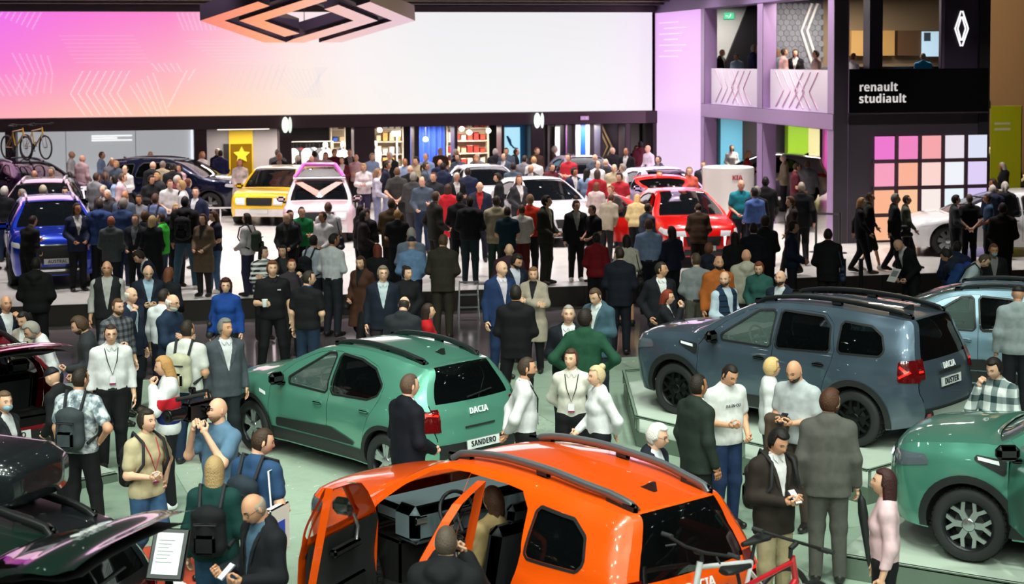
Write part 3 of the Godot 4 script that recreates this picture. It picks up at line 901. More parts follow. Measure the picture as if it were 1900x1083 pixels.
	for s in [-1.0, 1.0]:
		var em := MB.new()
		em.tube([Vector3(s * 0.02, 2.46, 0.07), Vector3(s * 0.175, 2.03, 0.07), Vector3(s * 0.02, 1.60, 0.07)], 0.020, 6)
		em.tube([Vector3(s * 0.015, 2.32, 0.07), Vector3(s * 0.105, 2.03, 0.07), Vector3(s * 0.015, 1.74, 0.07)], 0.020, 6)
		part("emblem", em, mat("ffffff", 0.4, 0.0, {"emit": "ffffff", "e": 1.0}), lp)
	# room behind the lettering
	struct("wall_upper_brown", sbox(MB.new(), 17.78, 22.6, 3.55, 6.6, 41.2, 41.4), mat("8a765c", 0.7))
	struct("wall_upper_wood", sbox(MB.new(), 19.9, 22.2, 5.0, 5.7, 40.9, 41.2), mat("5a4028", 0.6))
	struct("wall_upper_wood", sbox(MB.new(), 18.5, 19.8, 5.0, 5.7, 40.9, 41.2), mat("c49a5c", 0.6))
	bay_light(S(18.4, 6.57, 38.8), 2.0, 11.0)
	bay_light(S(18.9, 6.57, 37.4), 1.0, 8.0)
	var tl := thing("tube_lamp", "upright glowing tube lamp on the upper wall of the tower", "lamp", S(19.3, 5.05, 40.82), TURN)
	part("tube", MB.new().tube([Vector3(0, 0, 0), Vector3(0, 0.55, 0)], 0.06, 8), mat("ffffff", 0.4, 0.0, {"emit": "fff2cc", "e": 1.3}), tl)
	part("cap", MB.new().tube([Vector3(0, 0.55, 0), Vector3(0, 0.62, 0)], 0.065, 8), mat("333333", 0.5), tl)
	var sc := thing("upper_screen", "pale blue portrait screen on the upper floor of the tower", "screen", S(20.85, 5.0, 40.85), TURN)
	part("display", MB.new().box(Vector3(0, 0.32, 0), Vector3(0.52, 0.7, 0.03), 0.004), mat("a8c4d4", 0.4, 0.0, {"emit": "b4d4e8", "e": 0.75}), sc)
	part("picture", MB.new().box(Vector3(-0.1, 0.52, 0.02), Vector3(0.2, 0.24, 0.01), 0.002), mat("4a5a68", 0.4), sc)
	part("stand", MB.new().box(Vector3(0.4, -0.65, 0), Vector3(0.12, 1.6, 0.1), 0.01), mat("1c1a1a", 0.5), sc)
	struct("wall_bar", sbox(MB.new(), 16.2, 19.4, 3.55, 4.72, 37.2, 37.5), mat("181416", 0.3))
	# ground floor behind the side openings: coloured walls
	struct("wall_ground_dark", sbox(MB.new(), 15.9, 27.0, DECK, 3.25, 52.2, 52.4), mat("37323a", 0.5))
	struct("wall_ground_blue", sbox(MB.new(), 18.63, 19.43, 1.2, 3.2, 51.9, 52.2), mat("6cc4ec", 0.5))
	struct("wall_ground_green", sbox(MB.new(), 21.0, 21.75, DECK, 3.2, 51.6, 51.9), mat("86b820", 0.5))
	struct("wall_ground_pale", sbox(MB.new(), 21.75, 22.22, DECK, 3.2, 51.7, 51.9), mat("dcdca8", 0.5))
	struct("wall_ground_magenta", sbox(MB.new(), 22.28, 24.2, DECK, 3.2, 51.4, 51.6), mat("94308c", 0.5))
	struct("column", sbox(MB.new(), 19.95, 20.16, DECK, 3.25, 51.2, 51.5), mat("2444b0", 0.4))
	bay_light(S(19.0, 3.2, 49.5), 1.8, 15.0)
	bay_light(S(22.0, 3.2, 49.5), 2.0, 15.0)

func far_right() -> void:
	var bn := thing("green_banner", "tall yellow green banner with two white text lines right of the tower", "banner", S(23.3, 0.0, 41.0), TURN)
	part("cloth", MB.new().box(Vector3(0, 1.8, 0), Vector3(0.95, 3.5, 0.03), 0.004), mat("ccd414", 0.6), bn)
	for k in 2: part("text_line", MB.new().box(Vector3(-0.12, 3.05 - k * 0.16, 0.02), Vector3(0.5, 0.07, 0.01), 0.002), mat("f4f4c8", 0.6), bn)
	part("pole", MB.new().tube([Vector3(0.5, 0, -0.03), Vector3(0.5, 3.55, -0.03)], 0.02, 6), mat("333333", 0.5), bn)
	for a in [[1866, 6.35, "upper", 24.6], [1872, 5.2, "lower", 24.7]]:
		var t := thing("wall_track_light", "black track light fitting on the brown hall wall, %s of the two" % a[2], "light", S(a[3], a[1], 50.0), TURN)
		part("bar", MB.new().tube([Vector3(-0.9, 0.25, 0), Vector3(0.9, 0.25, 0)], 0.03, 6), mat("1e1a16", 0.5), t)
		part("bar", MB.new().tube([Vector3(-0.9, 0.05, 0), Vector3(0.7, 0.05, 0)], 0.02, 6), mat("1e1a16", 0.5), t)
		part("can", MB.new().tube([Vector3(0.1, 0.1, 0), Vector3(0.2, -0.25, 0.1)], 0.14, 10), mat("191614", 0.5), t)
		part("can", MB.new().tube([Vector3(-0.35, 0.1, 0), Vector3(-0.3, -0.15, 0.1)], 0.11, 10), mat("191614", 0.5), t)
		part("lens", MB.new().ball(Vector3(-0.28, -0.18, 0.16), Vector3(0.06, 0.06, 0.05), 8, 6), mat("fff", 0.4, 0.0, {"emit": "fff0c8", "e": 1.3 if a[2] == "upper" else 0.3}), t)
	struct("wall_far_band", sbox(MB.new(), 19.8, 30, 3.2, 3.45, 54.0, 54.3), mat("a0703c", 0.6))
	struct("wall_far", sbox(MB.new(), 19.8, 32, 0.0, 9.0, 54.3, 54.6), mat("86715a", 0.8))
	var l := OmniLight3D.new()
	l.name = "hall_lamp_light"
	add_child(l, true)
	l.position = S(24.0, 8.5, 46.0)
	l.light_energy = 110.0
	l.light_color = Color("ffdcae")
	l.light_size = 0.25
	l.omni_range = 60.0
	l.omni_attenuation = 2.0
	l.shadow_enabled = true
	var hb := thing("hall_bay_lamp", "round warm hall lamp hanging high at the right out of view", "lamp", S(24.0, 8.5, 46.0))
	part("bulb", MB.new().ball(Vector3.ZERO, Vector3.ONE * 0.2, 12, 8), mat("ffffff", 0.4, 0.0, {"emit": "ffdcae", "e": 4.0}), hb)
	part("cable", MB.new().tube([Vector3(0, 0.2, 0), Vector3(0, 5.5, 0)], 0.01, 4), mat("222222", 0.5), hb)
# ---------------------------------------------------------------- cars
# A car type is a side outline (front bottom, over bonnet and roof, to rear bottom), swept across to a body; panels, windows and lamps are cut from that surface.
# Car axes: +x forward, +y up, +z to the car's right.
var types := {}

func pv(a: Array) -> PackedVector2Array:
	var p := PackedVector2Array()
	for q in a: p.append(Vector2(q[0], q[1]))
	return p

func pw(tab: Array, x: float) -> float:  # piecewise linear
	if x <= tab[0][0]: return tab[0][1]
	for k in tab.size() - 1:
		if x <= tab[k + 1][0]:
			var f: float = (x - tab[k][0]) / (tab[k + 1][0] - tab[k][0])
			f = f * f * (3 - 2 * f)
			return lerpf(tab[k][1], tab[k + 1][1], f)
	return tab[tab.size() - 1][1]

class Body:
	var T: Dictionary
	var ol := []          # subdivided outline: [x, y, r, cdx, cdy]
	var x0 := 0.0
	var y0 := 0.0
	var nx := 0
	var ny := 0
	var st := 0.04
	var W := PackedFloat32Array()
	const SUB := 5

	func cr(a: float, b: float, c: float, d: float, t: float) -> float:
		return 0.5 * (2 * b + (c - a) * t + (2 * a - 5 * b + 4 * c - d) * t * t + (3 * b - a - 3 * c + d) * t * t * t)

	func setup(t: Dictionary, host) -> void:
		T = t
		var o: Array = T.outline
		for k in o.size() - 1:
			for j in SUB:
				var f := float(j) / SUB
				var e := []
				for c in 5:
					e.append(cr(o[maxi(k - 1, 0)][c], o[k][c], o[k + 1][c], o[mini(k + 2, o.size() - 1)][c], f))
				ol.append(e)
		ol.append(o[o.size() - 1])
		var hi := -9.0
		x0 = 9.0
		for e in ol:
			x0 = minf(x0, e[0]); hi = maxf(hi, e[0])
		x0 -= 0.06
		y0 = 0.14
		nx = int((hi - x0 + 0.1) / st) + 2
		ny = int((1.8 - y0) / st) + 2
		W.resize(nx * ny)
		var poly := PackedVector2Array()
		for e in ol: poly.append(Vector2(e[0], e[1]))
		for j in ny:
			for i in nx:
				var x := x0 + i * st
				var y := y0 + j * st
				var p := Vector2(x, y)
				var bd := 9.0
				var br := 0.1
				for k in range(0, poly.size() - 1):
					var q := Geometry2D.get_closest_point_to_segment(p, poly[k], poly[k + 1])
					var d := p.distance_to(q)
					if d < bd:
						bd = d
						br = ol[k][2]
				if not Geometry2D.is_point_in_polygon(p, poly) and y > 0.32: bd = 0.0
				var w: float = T.hw * host.pw(T.ywid, y) * host.pw(T.xwid, x)
				if y > 1.0: w *= 1.0 - (1.0 - host.pw(T.get("xtop", [[-9, 1], [9, 1]]), x)) * clampf((y - 1.0) / 0.35, 0, 1)
				for wx in [T.wf, T.wr]:
					var dd := Vector2(x - wx, y - T.rad).length()
					if y < 1.1: w += T.flare * exp(-pow((dd - T.rad - 0.10) / 0.13, 2))
				if bd < br:
					var u := 1.0 - bd / br
					w -= br * (1.0 - sqrt(maxf(0.0, 1.0 - u * u)))
				W[j * nx + i] = w
		for pass_no in 2:
			var V := W.duplicate()
			for j in range(1, ny - 1):
				for i in range(1, nx - 1):
					var k := j * nx + i
					W[k] = V[k] * 0.4 + (V[k - 1] + V[k + 1] + V[k - nx] + V[k + nx]) * 0.15

	func w(x: float, y: float) -> float:
		var fx := clampf((x - x0) / st, 0, nx - 1.001)
		var fy := clampf((y - y0) / st, 0, ny - 1.001)
		var i := int(fx); var j := int(fy)
		fx -= i; fy -= j
		var k := j * nx + i
		return lerpf(lerpf(W[k], W[k + 1], fx), lerpf(W[k + nx], W[k + nx + 1], fx), fy)

	func side_pt(x: float, y: float, ofs := 0.0) -> Vector3:
		return Vector3(x, y, w(x, y) + ofs)

	func side_nm(x: float, y: float) -> Vector3:
		var e := 0.03
		return Vector3(-(w(x + e, y) - w(x - e, y)) / (2 * e), -(w(x, y + e) - w(x, y - e)) / (2 * e), 1.0).normalized()

	# mesh a region of the side (polygon in x, y; holes cut out); inward gives the inner skin
	func side_mesh(region: PackedVector2Array, holes: Array, ofs: float, cell := 0.05, inner := false) -> MB:
		var m := MB.new()
		var lo := Vector2(99, 99)
		var hi := -lo
		for p in region:
			lo = lo.min(p); hi = hi.max(p)
		var ci := int(floor(lo.x / cell))
		while ci * cell < hi.x:
			var cj := int(floor(lo.y / cell))
			while cj * cell < hi.y:
				var c := PackedVector2Array([Vector2(ci * cell, cj * cell), Vector2((ci + 1) * cell, cj * cell), Vector2((ci + 1) * cell, (cj + 1) * cell), Vector2(ci * cell, (cj + 1) * cell)])
				var ps: Array = Array(Geometry2D.intersect_polygons(c, region), TYPE_NIL, "", null)
				for h in holes:
					var nxt := []
					for p in ps: nxt.append_array(Geometry2D.clip_polygons(p, h))
					ps = nxt
				for p in ps:
					if p.size() < 3 or Geometry2D.is_polygon_clockwise(p): continue
					var tr := Geometry2D.triangulate_polygon(p)
					var k := m.v.size()
					for q in p:
						m.v.append(side_pt(q.x, q.y, ofs))
						m.n.append(-side_nm(q.x, q.y) if inner else side_nm(q.x, q.y))
					for t in range(0, tr.size(), 3):
						var a := tr[t]; var b := tr[t + 1]; var d := tr[t + 2]
						if ((p[b] - p[a]).cross(p[d] - p[a]) < 0) != inner: m.ix.append_array([k + a, k + d, k + b])
						else: m.ix.append_array([k + a, k + b, k + d])
				cj += 1
			ci += 1
		return m

	# wall along a polygon, joining outer skin and inner skin
	func side_rim(m: MB, region: PackedVector2Array, o1: float, o2: float) -> void:
		for k in region.size():
			var a := region[k]; var b := region[(k + 1) % region.size()]
			m.quad(side_pt(a.x, a.y, o1), side_pt(b.x, b.y, o1), side_pt(b.x, b.y, o2), side_pt(a.x, a.y, o2))

	func sp(s: float, t: float) -> Vector3:
		var f := clampf(s * SUB, 0, ol.size() - 1.001)
		var k := int(f)
		f -= k
		var e := []
		for c in 5: e.append(lerpf(ol[k][c], ol[k + 1][c], f))
		var g := 1.0 - pow(absf(t), 2.6)
		return Vector3(e[0] + e[3] * g, e[1] + e[4] * g, t * w(e[0], e[1]))

	func sn(s: float, t: float) -> Vector3:
		var a := sp(s + 0.08, t) - sp(s - 0.08, t)
		var b := sp(s, minf(t + 0.04, 1)) - sp(s, maxf(t - 0.04, -1))
		return b.cross(a).normalized() * -1.0

	# patch of the swept body: s runs along the outline (control point numbers), t across from -1 to 1
	func strip(s0: float, s1: float, ta, tb, ofs := 0.0, ns := 0, nt := 18) -> MB:
		var m := MB.new()
		if ns == 0: ns = maxi(2, int((s1 - s0) * SUB))
		for i in ns + 1:
			var f := float(i) / ns
			var s := lerpf(s0, s1, f)
			var a: float = ta if not ta is Array else lerpf(ta[0], ta[1], f)
			var b: float = tb if not tb is Array else lerpf(tb[0], tb[1], f)
			for j in nt + 1:
				var t := lerpf(a, b, float(j) / nt)
				var nn := sn(s, t)
				m.v.append(sp(s, t) + nn * ofs)
				m.n.append(nn)
		for i in ns:
			for j in nt:
				var a := i * (nt + 1) + j
				m.ix.append_array([a, a + 1, a + nt + 2, a, a + nt + 2, a + nt + 1])
		# orient by the normals
		if m.ix.size() > 0:
			var mid := int(m.ix.size() / 6) * 3
			var g := (m.v[m.ix[mid + 1]] - m.v[m.ix[mid]]).cross(m.v[m.ix[mid + 2]] - m.v[m.ix[mid]])
			if g.dot(m.n[m.ix[mid]]) < 0:
				for q in range(0, m.ix.size(), 3):
					var x := m.ix[q + 1]; m.ix[q + 1] = m.ix[q + 2]; m.ix[q + 2] = x
		return m

func circ(c: Vector2, r: float, n := 28) -> PackedVector2Array:
	var p := PackedVector2Array()
	for k in n: p.append(c + Vector2(cos(TAU * k / n), sin(TAU * k / n)) * r)
	return p

func round_poly(p: PackedVector2Array, r: float) -> PackedVector2Array:
	var a := Geometry2D.offset_polygon(p, -r, Geometry2D.JOIN_MITER)
	if a.is_empty(): return p
	var b := Geometry2D.offset_polygon(a[0], r, Geometry2D.JOIN_ROUND)
	if b.is_empty(): return p
	return thin_out(b[0], 0.012)

func thin_out(p: PackedVector2Array, d: float) -> PackedVector2Array:
	var q := PackedVector2Array()
	for e in p:
		if q.is_empty() or q[q.size() - 1].distance_to(e) > d: q.append(e)
	return q

func grow(p: PackedVector2Array, d: float) -> PackedVector2Array:
	var b := Geometry2D.offset_polygon(p, d, Geometry2D.JOIN_ROUND)
	return thin_out(b[0], 0.012) if not b.is_empty() else p

func shifted(m: MB, d: Vector3) -> MB:
	return MB.new().add(m, Transform3D(Basis(), d))

func flipped(m: MB) -> MB:
	return MB.new().add(m, Transform3D(Basis.from_scale(Vector3(1, 1, -1)), Vector3.ZERO))

# every entry: [name, key of the part it belongs to or "", mesh, material slot, pivot, key]
func car_type(called: String) -> Dictionary:
	if types.has(called): return types[called]
	var T: Dictionary = car_spec(called)
	var B := Body.new()
	B.setup(T, self)
	var L := []
	var C: Dictionary = T.cuts
	var cell: float = T.get("cell", 0.05)
	# swept parts
	var gl: float = T.get("glass_t", 0.90)
	var rg: float = T.get("rglass_t", 0.86)
	L.append(["front_bumper", "", B.strip(0, C.hood, -1, 1, 0, 0, 24), "paint", Vector3.ZERO, "front"])
	L.append(["bonnet", "", B.strip(C.hood, C.cowl, -1, 1, 0, 0, 24), "paint", Vector3.ZERO, "bonnet"])
	L.append(["windscreen", "", B.strip(C.cowl, C.roof, -gl, gl, -0.012, 12, 14), "glass", Vector3.ZERO, "windscreen"])
	for s in [-1, 1]: L.append(["windscreen_pillar", "", B.strip(C.cowl, C.roof, s * gl, s * 1.0, 0, 12, 2), "paint", Vector3.ZERO, ""])
	L.append(["roof", "", B.strip(C.roof, C.rear, -1, 1, 0, 0, 20), "roof", Vector3.ZERO, "roof"])
	var hinge: Vector3 = B.sp(C.rear, 0) + Vector3(0.0, -0.02, 0)
	var tg := MB.new()
	tg.add(B.strip(C.rear, C.glass, -1, -rg, 0, 0, 3), Transform3D())
	tg.add(B.strip(C.rear, C.glass, rg, 1, 0, 0, 3), Transform3D())
	tg.add(B.strip(C.rear, C.rear + 0.22, -rg, rg, 0, 2, 12), Transform3D())
	tg.add(B.strip(C.glass, C.bump, -0.98, 0.98, 0, 0, 20), Transform3D())
	L.append(["tailgate", "", shifted(tg, -hinge), "paint", hinge, "tailgate"])
	var inner := B.strip(C.rear + 0.1, C.bump - 0.05, -0.9, 0.9, -0.07, 14, 10)
	if T.get("open_gate", false): L.append(["tailgate_lining", "tailgate", shifted(inner, -hinge), "trim", Vector3.ZERO, ""])
	L.append(["rear_window", "tailgate", shifted(B.strip(C.rear + 0.22, C.glass, -rg, rg, -0.006, 8, 12), -hinge), "dglass", Vector3.ZERO, ""])
	L.append(["rear_bumper", "", B.strip(C.bump, T.outline.size() - 1.0, -1, 1, 0, 0, 20), "paint", Vector3.ZERO, "rear"])
	for q in T.get("patches", []):   # [name, parent, s0, s1, ta, tb, offset, slot, mirrored]
		for s in ([1, -1] if q[8] else [1]):
			var ta = [q[4][0] * s, q[4][1] * s] if q[4] is Array else q[4] * s
			var tb = [q[5][0] * s, q[5][1] * s] if q[5] is Array else q[5] * s
			var m: MB = B.strip(q[2], q[3], ta, tb, q[6], 6, 8)
			L.append([q[0], q[1], shifted(m, -hinge) if q[1] == "tailgate" else m, q[7], Vector3.ZERO, ""])
	# sides
	var body := PackedVector2Array()
	for e in B.ol: body.append(Vector2(e[0], e[1]))
	body.append(Vector2(T.wr - T.rad - 0.05, T.sill - 0.02))
	body.append(Vector2(T.wf + T.rad + 0.05, T.sill - 0.02))
	var arches := []
	for wx in [T.wf, T.wr]: arches.append(circ(Vector2(wx, T.rad), T.rad + T.get("gap", 0.055), 36))
	var wins := {}
	for k in T.windows: wins[k] = round_poly(pv(T.windows[k]), 0.03)
	for s in [1, -1]:
		var sd := func(m: MB) -> MB: return m if s == 1 else flipped(m)
		var tag := "R" if s == 1 else "L"
		for pn in T.panels:
			var P: Dictionary = T.panels[pn]
			var hol := []
			for wn in P.windows: hol.append(wins[wn])
			for mn in P.get("minus", []): hol.append(grow(pv(T.panels[mn].poly), 0.005))
			var piv := Vector3.ZERO
			if P.has("hinge"): piv = Vector3(P.hinge[0], P.hinge[1], s * (B.w(P.hinge[0], P.hinge[1]) - 0.03))
			var reg := PackedVector2Array()
			var rp := pv(P.poly)
			var best := 0.0
			for q in Geometry2D.intersect_polygons(rp, body):
				var qs: Array = [q]
				for a in arches:
					var nq := []
					for z in qs: nq.append_array(Geometry2D.clip_polygons(z, a))
					qs = nq
				for z in qs:
					var ar := 0.0
					for k in z.size(): ar += z[k].cross(z[(k + 1) % z.size()])
					if absf(ar) > best and not Geometry2D.is_polygon_clockwise(z):
						best = absf(ar); reg = z
			var m := B.side_mesh(reg, hol, 0.0, cell)
			var key: String = pn + tag
			L.append([P.name, "", shifted(sd.call(m), -piv), P.get("slot", "paint"), piv, key])
			if P.has("hinge"):
				var im := MB.new()
				var hol2 := []
				for wn in P.windows: hol2.append(grow(wins[wn], 0.008))
				var belt: float = T.mirror[1] - 0.01
				for q in Geometry2D.intersect_polygons(reg, pv([[-9, belt], [9, belt], [9, 0], [-9, 0]])):
					im.add(B.side_mesh(q, hol2, -0.075, 0.08, true), Transform3D())
				L.append(["door_lining", key, shifted(sd.call(im), -piv), "doortrim", Vector3.ZERO, ""])
				var ed := MB.new()
				for q in Geometry2D.intersect_polygons(reg, pv([[-9, 3], [9, 3], [9, belt], [-9, belt]])):
					ed.add(B.side_mesh(q, hol2, -0.05, 0.08, true), Transform3D())
				B.side_rim(ed, thin_out(reg, 0.02), 0.0, -0.074)
				L.append(["door_edge", key, shifted(sd.call(ed), -piv), "paint", Vector3.ZERO, ""])
				if P.has("arm"):
					var am := MB.new()
					var ax: float = P.arm[0]; var ay: float = P.arm[1]
					am.box(Vector3(ax, ay, B.w(ax, ay) - 0.12), Vector3(0.42, 0.07, 0.08), 0.02)
					am.box(Vector3(ax + 0.05, ay - 0.33, B.w(ax, ay - 0.33) - 0.11), Vector3(0.5, 0.14, 0.06), 0.02)
					L.append(["armrest", key, shifted(sd.call(am), -piv), "black", Vector3.ZERO, ""])
					var hm2 := MB.new()
					hm2.tube([Vector3(ax + 0.14, ay + 0.03, B.w(ax, ay) - 0.14), Vector3(ax + 0.18, ay + 0.13, B.w(ax, ay) - 0.13), Vector3(ax + 0.17, ay + 0.24, B.w(ax, ay) - 0.10)], 0.016, 6)
					L.append(["pull_handle", key, shifted(sd.call(hm2), -piv), "chrome", Vector3.ZERO, ""])
			for wn in P.windows:
				L.append(["window", key, shifted(sd.call(B.side_mesh(wins[wn], [], -0.012, 0.12)), -piv), T.get("win_slot", {}).get(wn, "glass"), Vector3.ZERO, ""])
				L.append(["window_trim", key, shifted(sd.call(B.side_mesh(grow(wins[wn], 0.026), [wins[wn]], 0.003, 0.10)), -piv), "black", Vector3.ZERO, ""])
			if P.has("handle"):
				var hx0: float = P.handle[0]; var hy: float = P.handle[1]
				var hm := MB.new()
				var z0 := B.w(hx0, hy)
				hm.box(Vector3(hx0, hy, z0 + 0.022), Vector3(0.17, 0.032, 0.025), 0.01)
				hm.ball(Vector3(hx0, hy - 0.005, z0 - 0.002), Vector3(0.075, 0.04, 0.008), 12, 6)
				L.append(["handle", key, shifted(sd.call(hm), -piv), T.get("handle_slot", "paint"), Vector3.ZERO, ""])
			if P.get("mirror", false):
				var mx: float = T.mirror[0]; var my: float = T.mirror[1]
				var z1 := B.w(mx, my)
				var mm := MB.new()
				mm.box(Vector3(mx, my + 0.07, z1 + 0.13), Vector3(0.11, 0.15, 0.22), 0.045)
				L.append(["mirror", key, shifted(sd.call(mm), -piv), T.get("mirror_slot", "black"), Vector3.ZERO, ""])
				var ms := MB.new().box(Vector3(mx + 0.02, my - 0.01, z1 + 0.03), Vector3(0.08, 0.04, 0.12), 0.015)
				L.append(["mirror_stalk", key, shifted(sd.call(ms), -piv), "black", Vector3.ZERO, ""])
		# lamps and trims that lie on the side
		for q in T.get("side_patches", []):  # [name, poly, offset, slot]
			L.append([q[0], "", sd.call(B.side_mesh(round_poly(pv(q[1]), 0.02), [], q[2], 0.05)), q[3], Vector3.ZERO, ""])
		# arch and sill cladding
		var cl: float = T.get("clad", 0.0)
		if cl > 0.0:
			for a in 2:
				var c := Vector2([T.wf, T.wr][a], T.rad)
				var ring := circ(c, T.rad + T.get("gap", 0.055) + cl, 36)
				var cutb := pv([[c.x - 1, T.sill], [c.x + 1, T.sill], [c.x + 1, 2], [c.x - 1, 2]])
				for q in Geometry2D.intersect_polygons(ring, cutb):
					for q2 in Geometry2D.intersect_polygons(q, body):
						var mm := B.side_mesh(q2, [arches[a]], 0.014, 0.04)
						B.side_rim(mm, thin_out(Geometry2D.intersect_polygons(arches[a], cutb)[0], 0.02), 0.014, -0.06)
						L.append(["arch_cladding", "", sd.call(mm), "black", Vector3.ZERO, ""])
			var sp2 := pv([[T.wr + T.rad + 0.02, T.sill], [T.wf - T.rad - 0.02, T.sill], [T.wf - T.rad - 0.06, T.sill + 0.16], [T.wr + T.rad + 0.10, T.sill + 0.16]])
			L.append(["sill_cladding", "", sd.call(B.side_mesh(sp2, [], 0.012, 0.08)), "black", Vector3.ZERO, ""])
	# roof rails
	if T.has("rails"):
		var R: Dictionary = T.rails
		for s in [1, -1]:
			var path := []
			var n := 16
			for k in n + 1:
				var f := float(k) / n
				var q: Vector3 = B.sp(lerpf(R.s0, R.s1, f), s * R.t)
				q.y += R.h * pow(sin(PI * clampf(f, 0.0, 1.0)), 0.35)
				path.append(q)
			var rail := MB.new()
			var rs := []
			for k in path.size():
				var d: Vector3 = (path[mini(k + 1, n)] - path[maxi(k - 1, 0)]).normalized()
				var sdv := Vector3(0, 0, 1)
				var upv := sdv.cross(d).normalized() * -1.0
				var ring := PackedVector3Array()
				for c in [[-1, -1], [1, -1], [1, 0.6], [0.6, 1], [-0.6, 1], [-1, 0.6]]:
					ring.append(path[k] + sdv * c[0] * 0.027 + upv * c[1] * 0.026)
				rs.append(ring)
			rail.rings(rs)
			L.append(["roof_rail", "", rail, R.get("slot", "black"), Vector3.ZERO, "rail%d" % s])
			for f in [0.10, 0.90, 0.5]:
				var i := int(f * n)
				var q: Vector3 = path[i]
				L.append(["rail_foot", "rail%d" % s, MB.new().box(q + Vector3(0, -0.035, 0), Vector3(0.34 if f != 0.5 else 0.16, 0.085, 0.05), 0.02, Basis(Vector3.BACK, 0.0 if f == 0.5 else (0.5 - f) * -0.25)), "black", Vector3.ZERO, ""])
	# antenna fin
	if T.has("fin"):
		var q: Vector3 = B.sp(T.fin, 0)
		L.append(["antenna", "roof", MB.new().prism(pv([[-0.09, 0], [0.09, 0], [0.02, 0.03], [-0.05, 0.07], [-0.075, 0.07]]), 0.036, Transform3D(Basis(), q + Vector3(0, -0.004, -0.018))), "black", Vector3.ZERO, ""])
	# wheels
	for a in [["R", 1], ["L", -1]]:
		for wx in [T.wf, T.wr]:
			L.append(["wheel", "", null, "", Vector3(wx, T.rad, a[1] * (T.track / 2)), "wheel" + str(a[1])])
	# underbody and interior
	var ub := MB.new()
	ub.box(Vector3((T.wf + T.wr) / 2, 0.30, 0), Vector3(T.wf - T.wr - 2 * T.rad - 0.1, 0.16, T.hw * 1.7), 0.02)
	ub.box(Vector3(T.wf, 0.50, 0), Vector3(1.0, 0.5, T.track - 0.30), 0.02)
	ub.box(Vector3(T.wr, 0.48, 0), Vector3(0.95, 0.42, T.track - 0.30), 0.02)
	L.append(["underbody", "", ub, "under", Vector3.ZERO, ""])
	var IN: Dictionary = T.interior
	var da := MB.new()
	da.box(Vector3(IN.dash, IN.dy - 0.16, 0), Vector3(0.34, 0.34, T.hw * 1.55), 0.07)
	da.box(Vector3(IN.dash + 0.24, IN.dy - 0.10, 0), Vector3(0.4, 0.16, T.hw * 1.5), 0.04)
	da.box(Vector3(IN.dash - 0.35, IN.dy - 0.45, 0), Vector3(0.9, 0.26, 0.24), 0.04)
	L.append(["dashboard", "", da, "dash", Vector3.ZERO, "dash"])
	var ds := MB.new().box(Vector3(IN.dash - 0.19, IN.dy - 0.04, 0.02), Vector3(0.03, 0.17, 0.26), 0.01, Basis(Vector3.FORWARD, -0.25))
	L.append(["centre_screen", "dash", ds, "screen", Vector3.ZERO, ""])
	for z in [-0.62, -0.12, 0.14, 0.62]:
		L.append(["air_vent", "dash", MB.new().box(Vector3(IN.dash - 0.175, IN.dy - 0.10, z), Vector3(0.02, 0.07, 0.13), 0.01), "chrome", Vector3.ZERO, ""])
	var sw := MB.new()
	var tor := []
	var tilt := Basis(Vector3.FORWARD, 0.45)
	var scn := Vector3(IN.dash - 0.36, IN.dy - 0.03, -0.37)
	for k in 25:
		var an := TAU * k / 24
		tor.append(scn + tilt * Vector3(0, sin(an) * 0.18, cos(an) * 0.18))
	sw.tube(tor, 0.017, 8, false)
	sw.ball(scn + tilt * Vector3(0.03, -0.01, 0), Vector3(0.03, 0.07, 0.085), 12, 8, tilt)
	for an in [0.0, PI, -PI / 2]: sw.tube([scn + tilt * Vector3(0.02, 0, 0), scn + tilt * Vector3(0, sin(an) * 0.17, cos(an) * 0.17)], 0.02, 6)
	L.append(["steering_wheel", "", sw, "black", Vector3.ZERO, ""])
	for z in [-0.37, 0.37]:
		seat(L, Vector3(IN.seat, IN.sy, z), 0.52, "seat%d" % int(signf(z)))
	seat(L, Vector3(IN.rseat, IN.sy + 0.02, 0), 1.25, "bench")
	var tub := MB.new()
	tub.box(Vector3((IN.dash + IN.rseat) / 2, 0.34, 0), Vector3(IN.dash - IN.rseat + 1.0, 0.06, T.hw * 1.6), 0.0)
	L.append(["cabin_floor", "", tub, "trim", Vector3.ZERO, ""])
	# number plates, badges and lettering
	for q in T.get("badges", []):  # [name, parent, text, s, t, height, slot, offset, depth]
		var p: Vector3 = B.sp(q[3], q[4]) + B.sn(q[3], q[4]) * q[7]
		var nm: Vector3 = B.sn(q[3], q[4])
		var xa := Vector3.UP.cross(nm).normalized()
		var ya := nm.cross(xa)
		var bs := Basis(xa, ya, nm)
		if q[2] == "":
			L.append([q[0], q[1], [MB.new().box(Vector3.ZERO, Vector3(0.52, 0.115, 0.012) if q[0] != "wiper_arm" else Vector3(0.42, 0.022, 0.02), 0.004).mesh(), Transform3D(bs * Basis(Vector3.BACK, 0.0 if q[0] != "wiper_arm" else 0.12), p)], q[6], Vector3.ZERO, q[0]])
		else:
			L.append([q[0], q[1], [text_mesh(q[2], q[5], 0.008), Transform3D(bs, p)], q[6], Vector3.ZERO, ""])
	for e in L:
		if e != null and e[2] is MB: e[2] = e[2].mesh()
	types[called] = {"T": T, "B": B, "L": L, "hinge": hinge}
	return types[called]

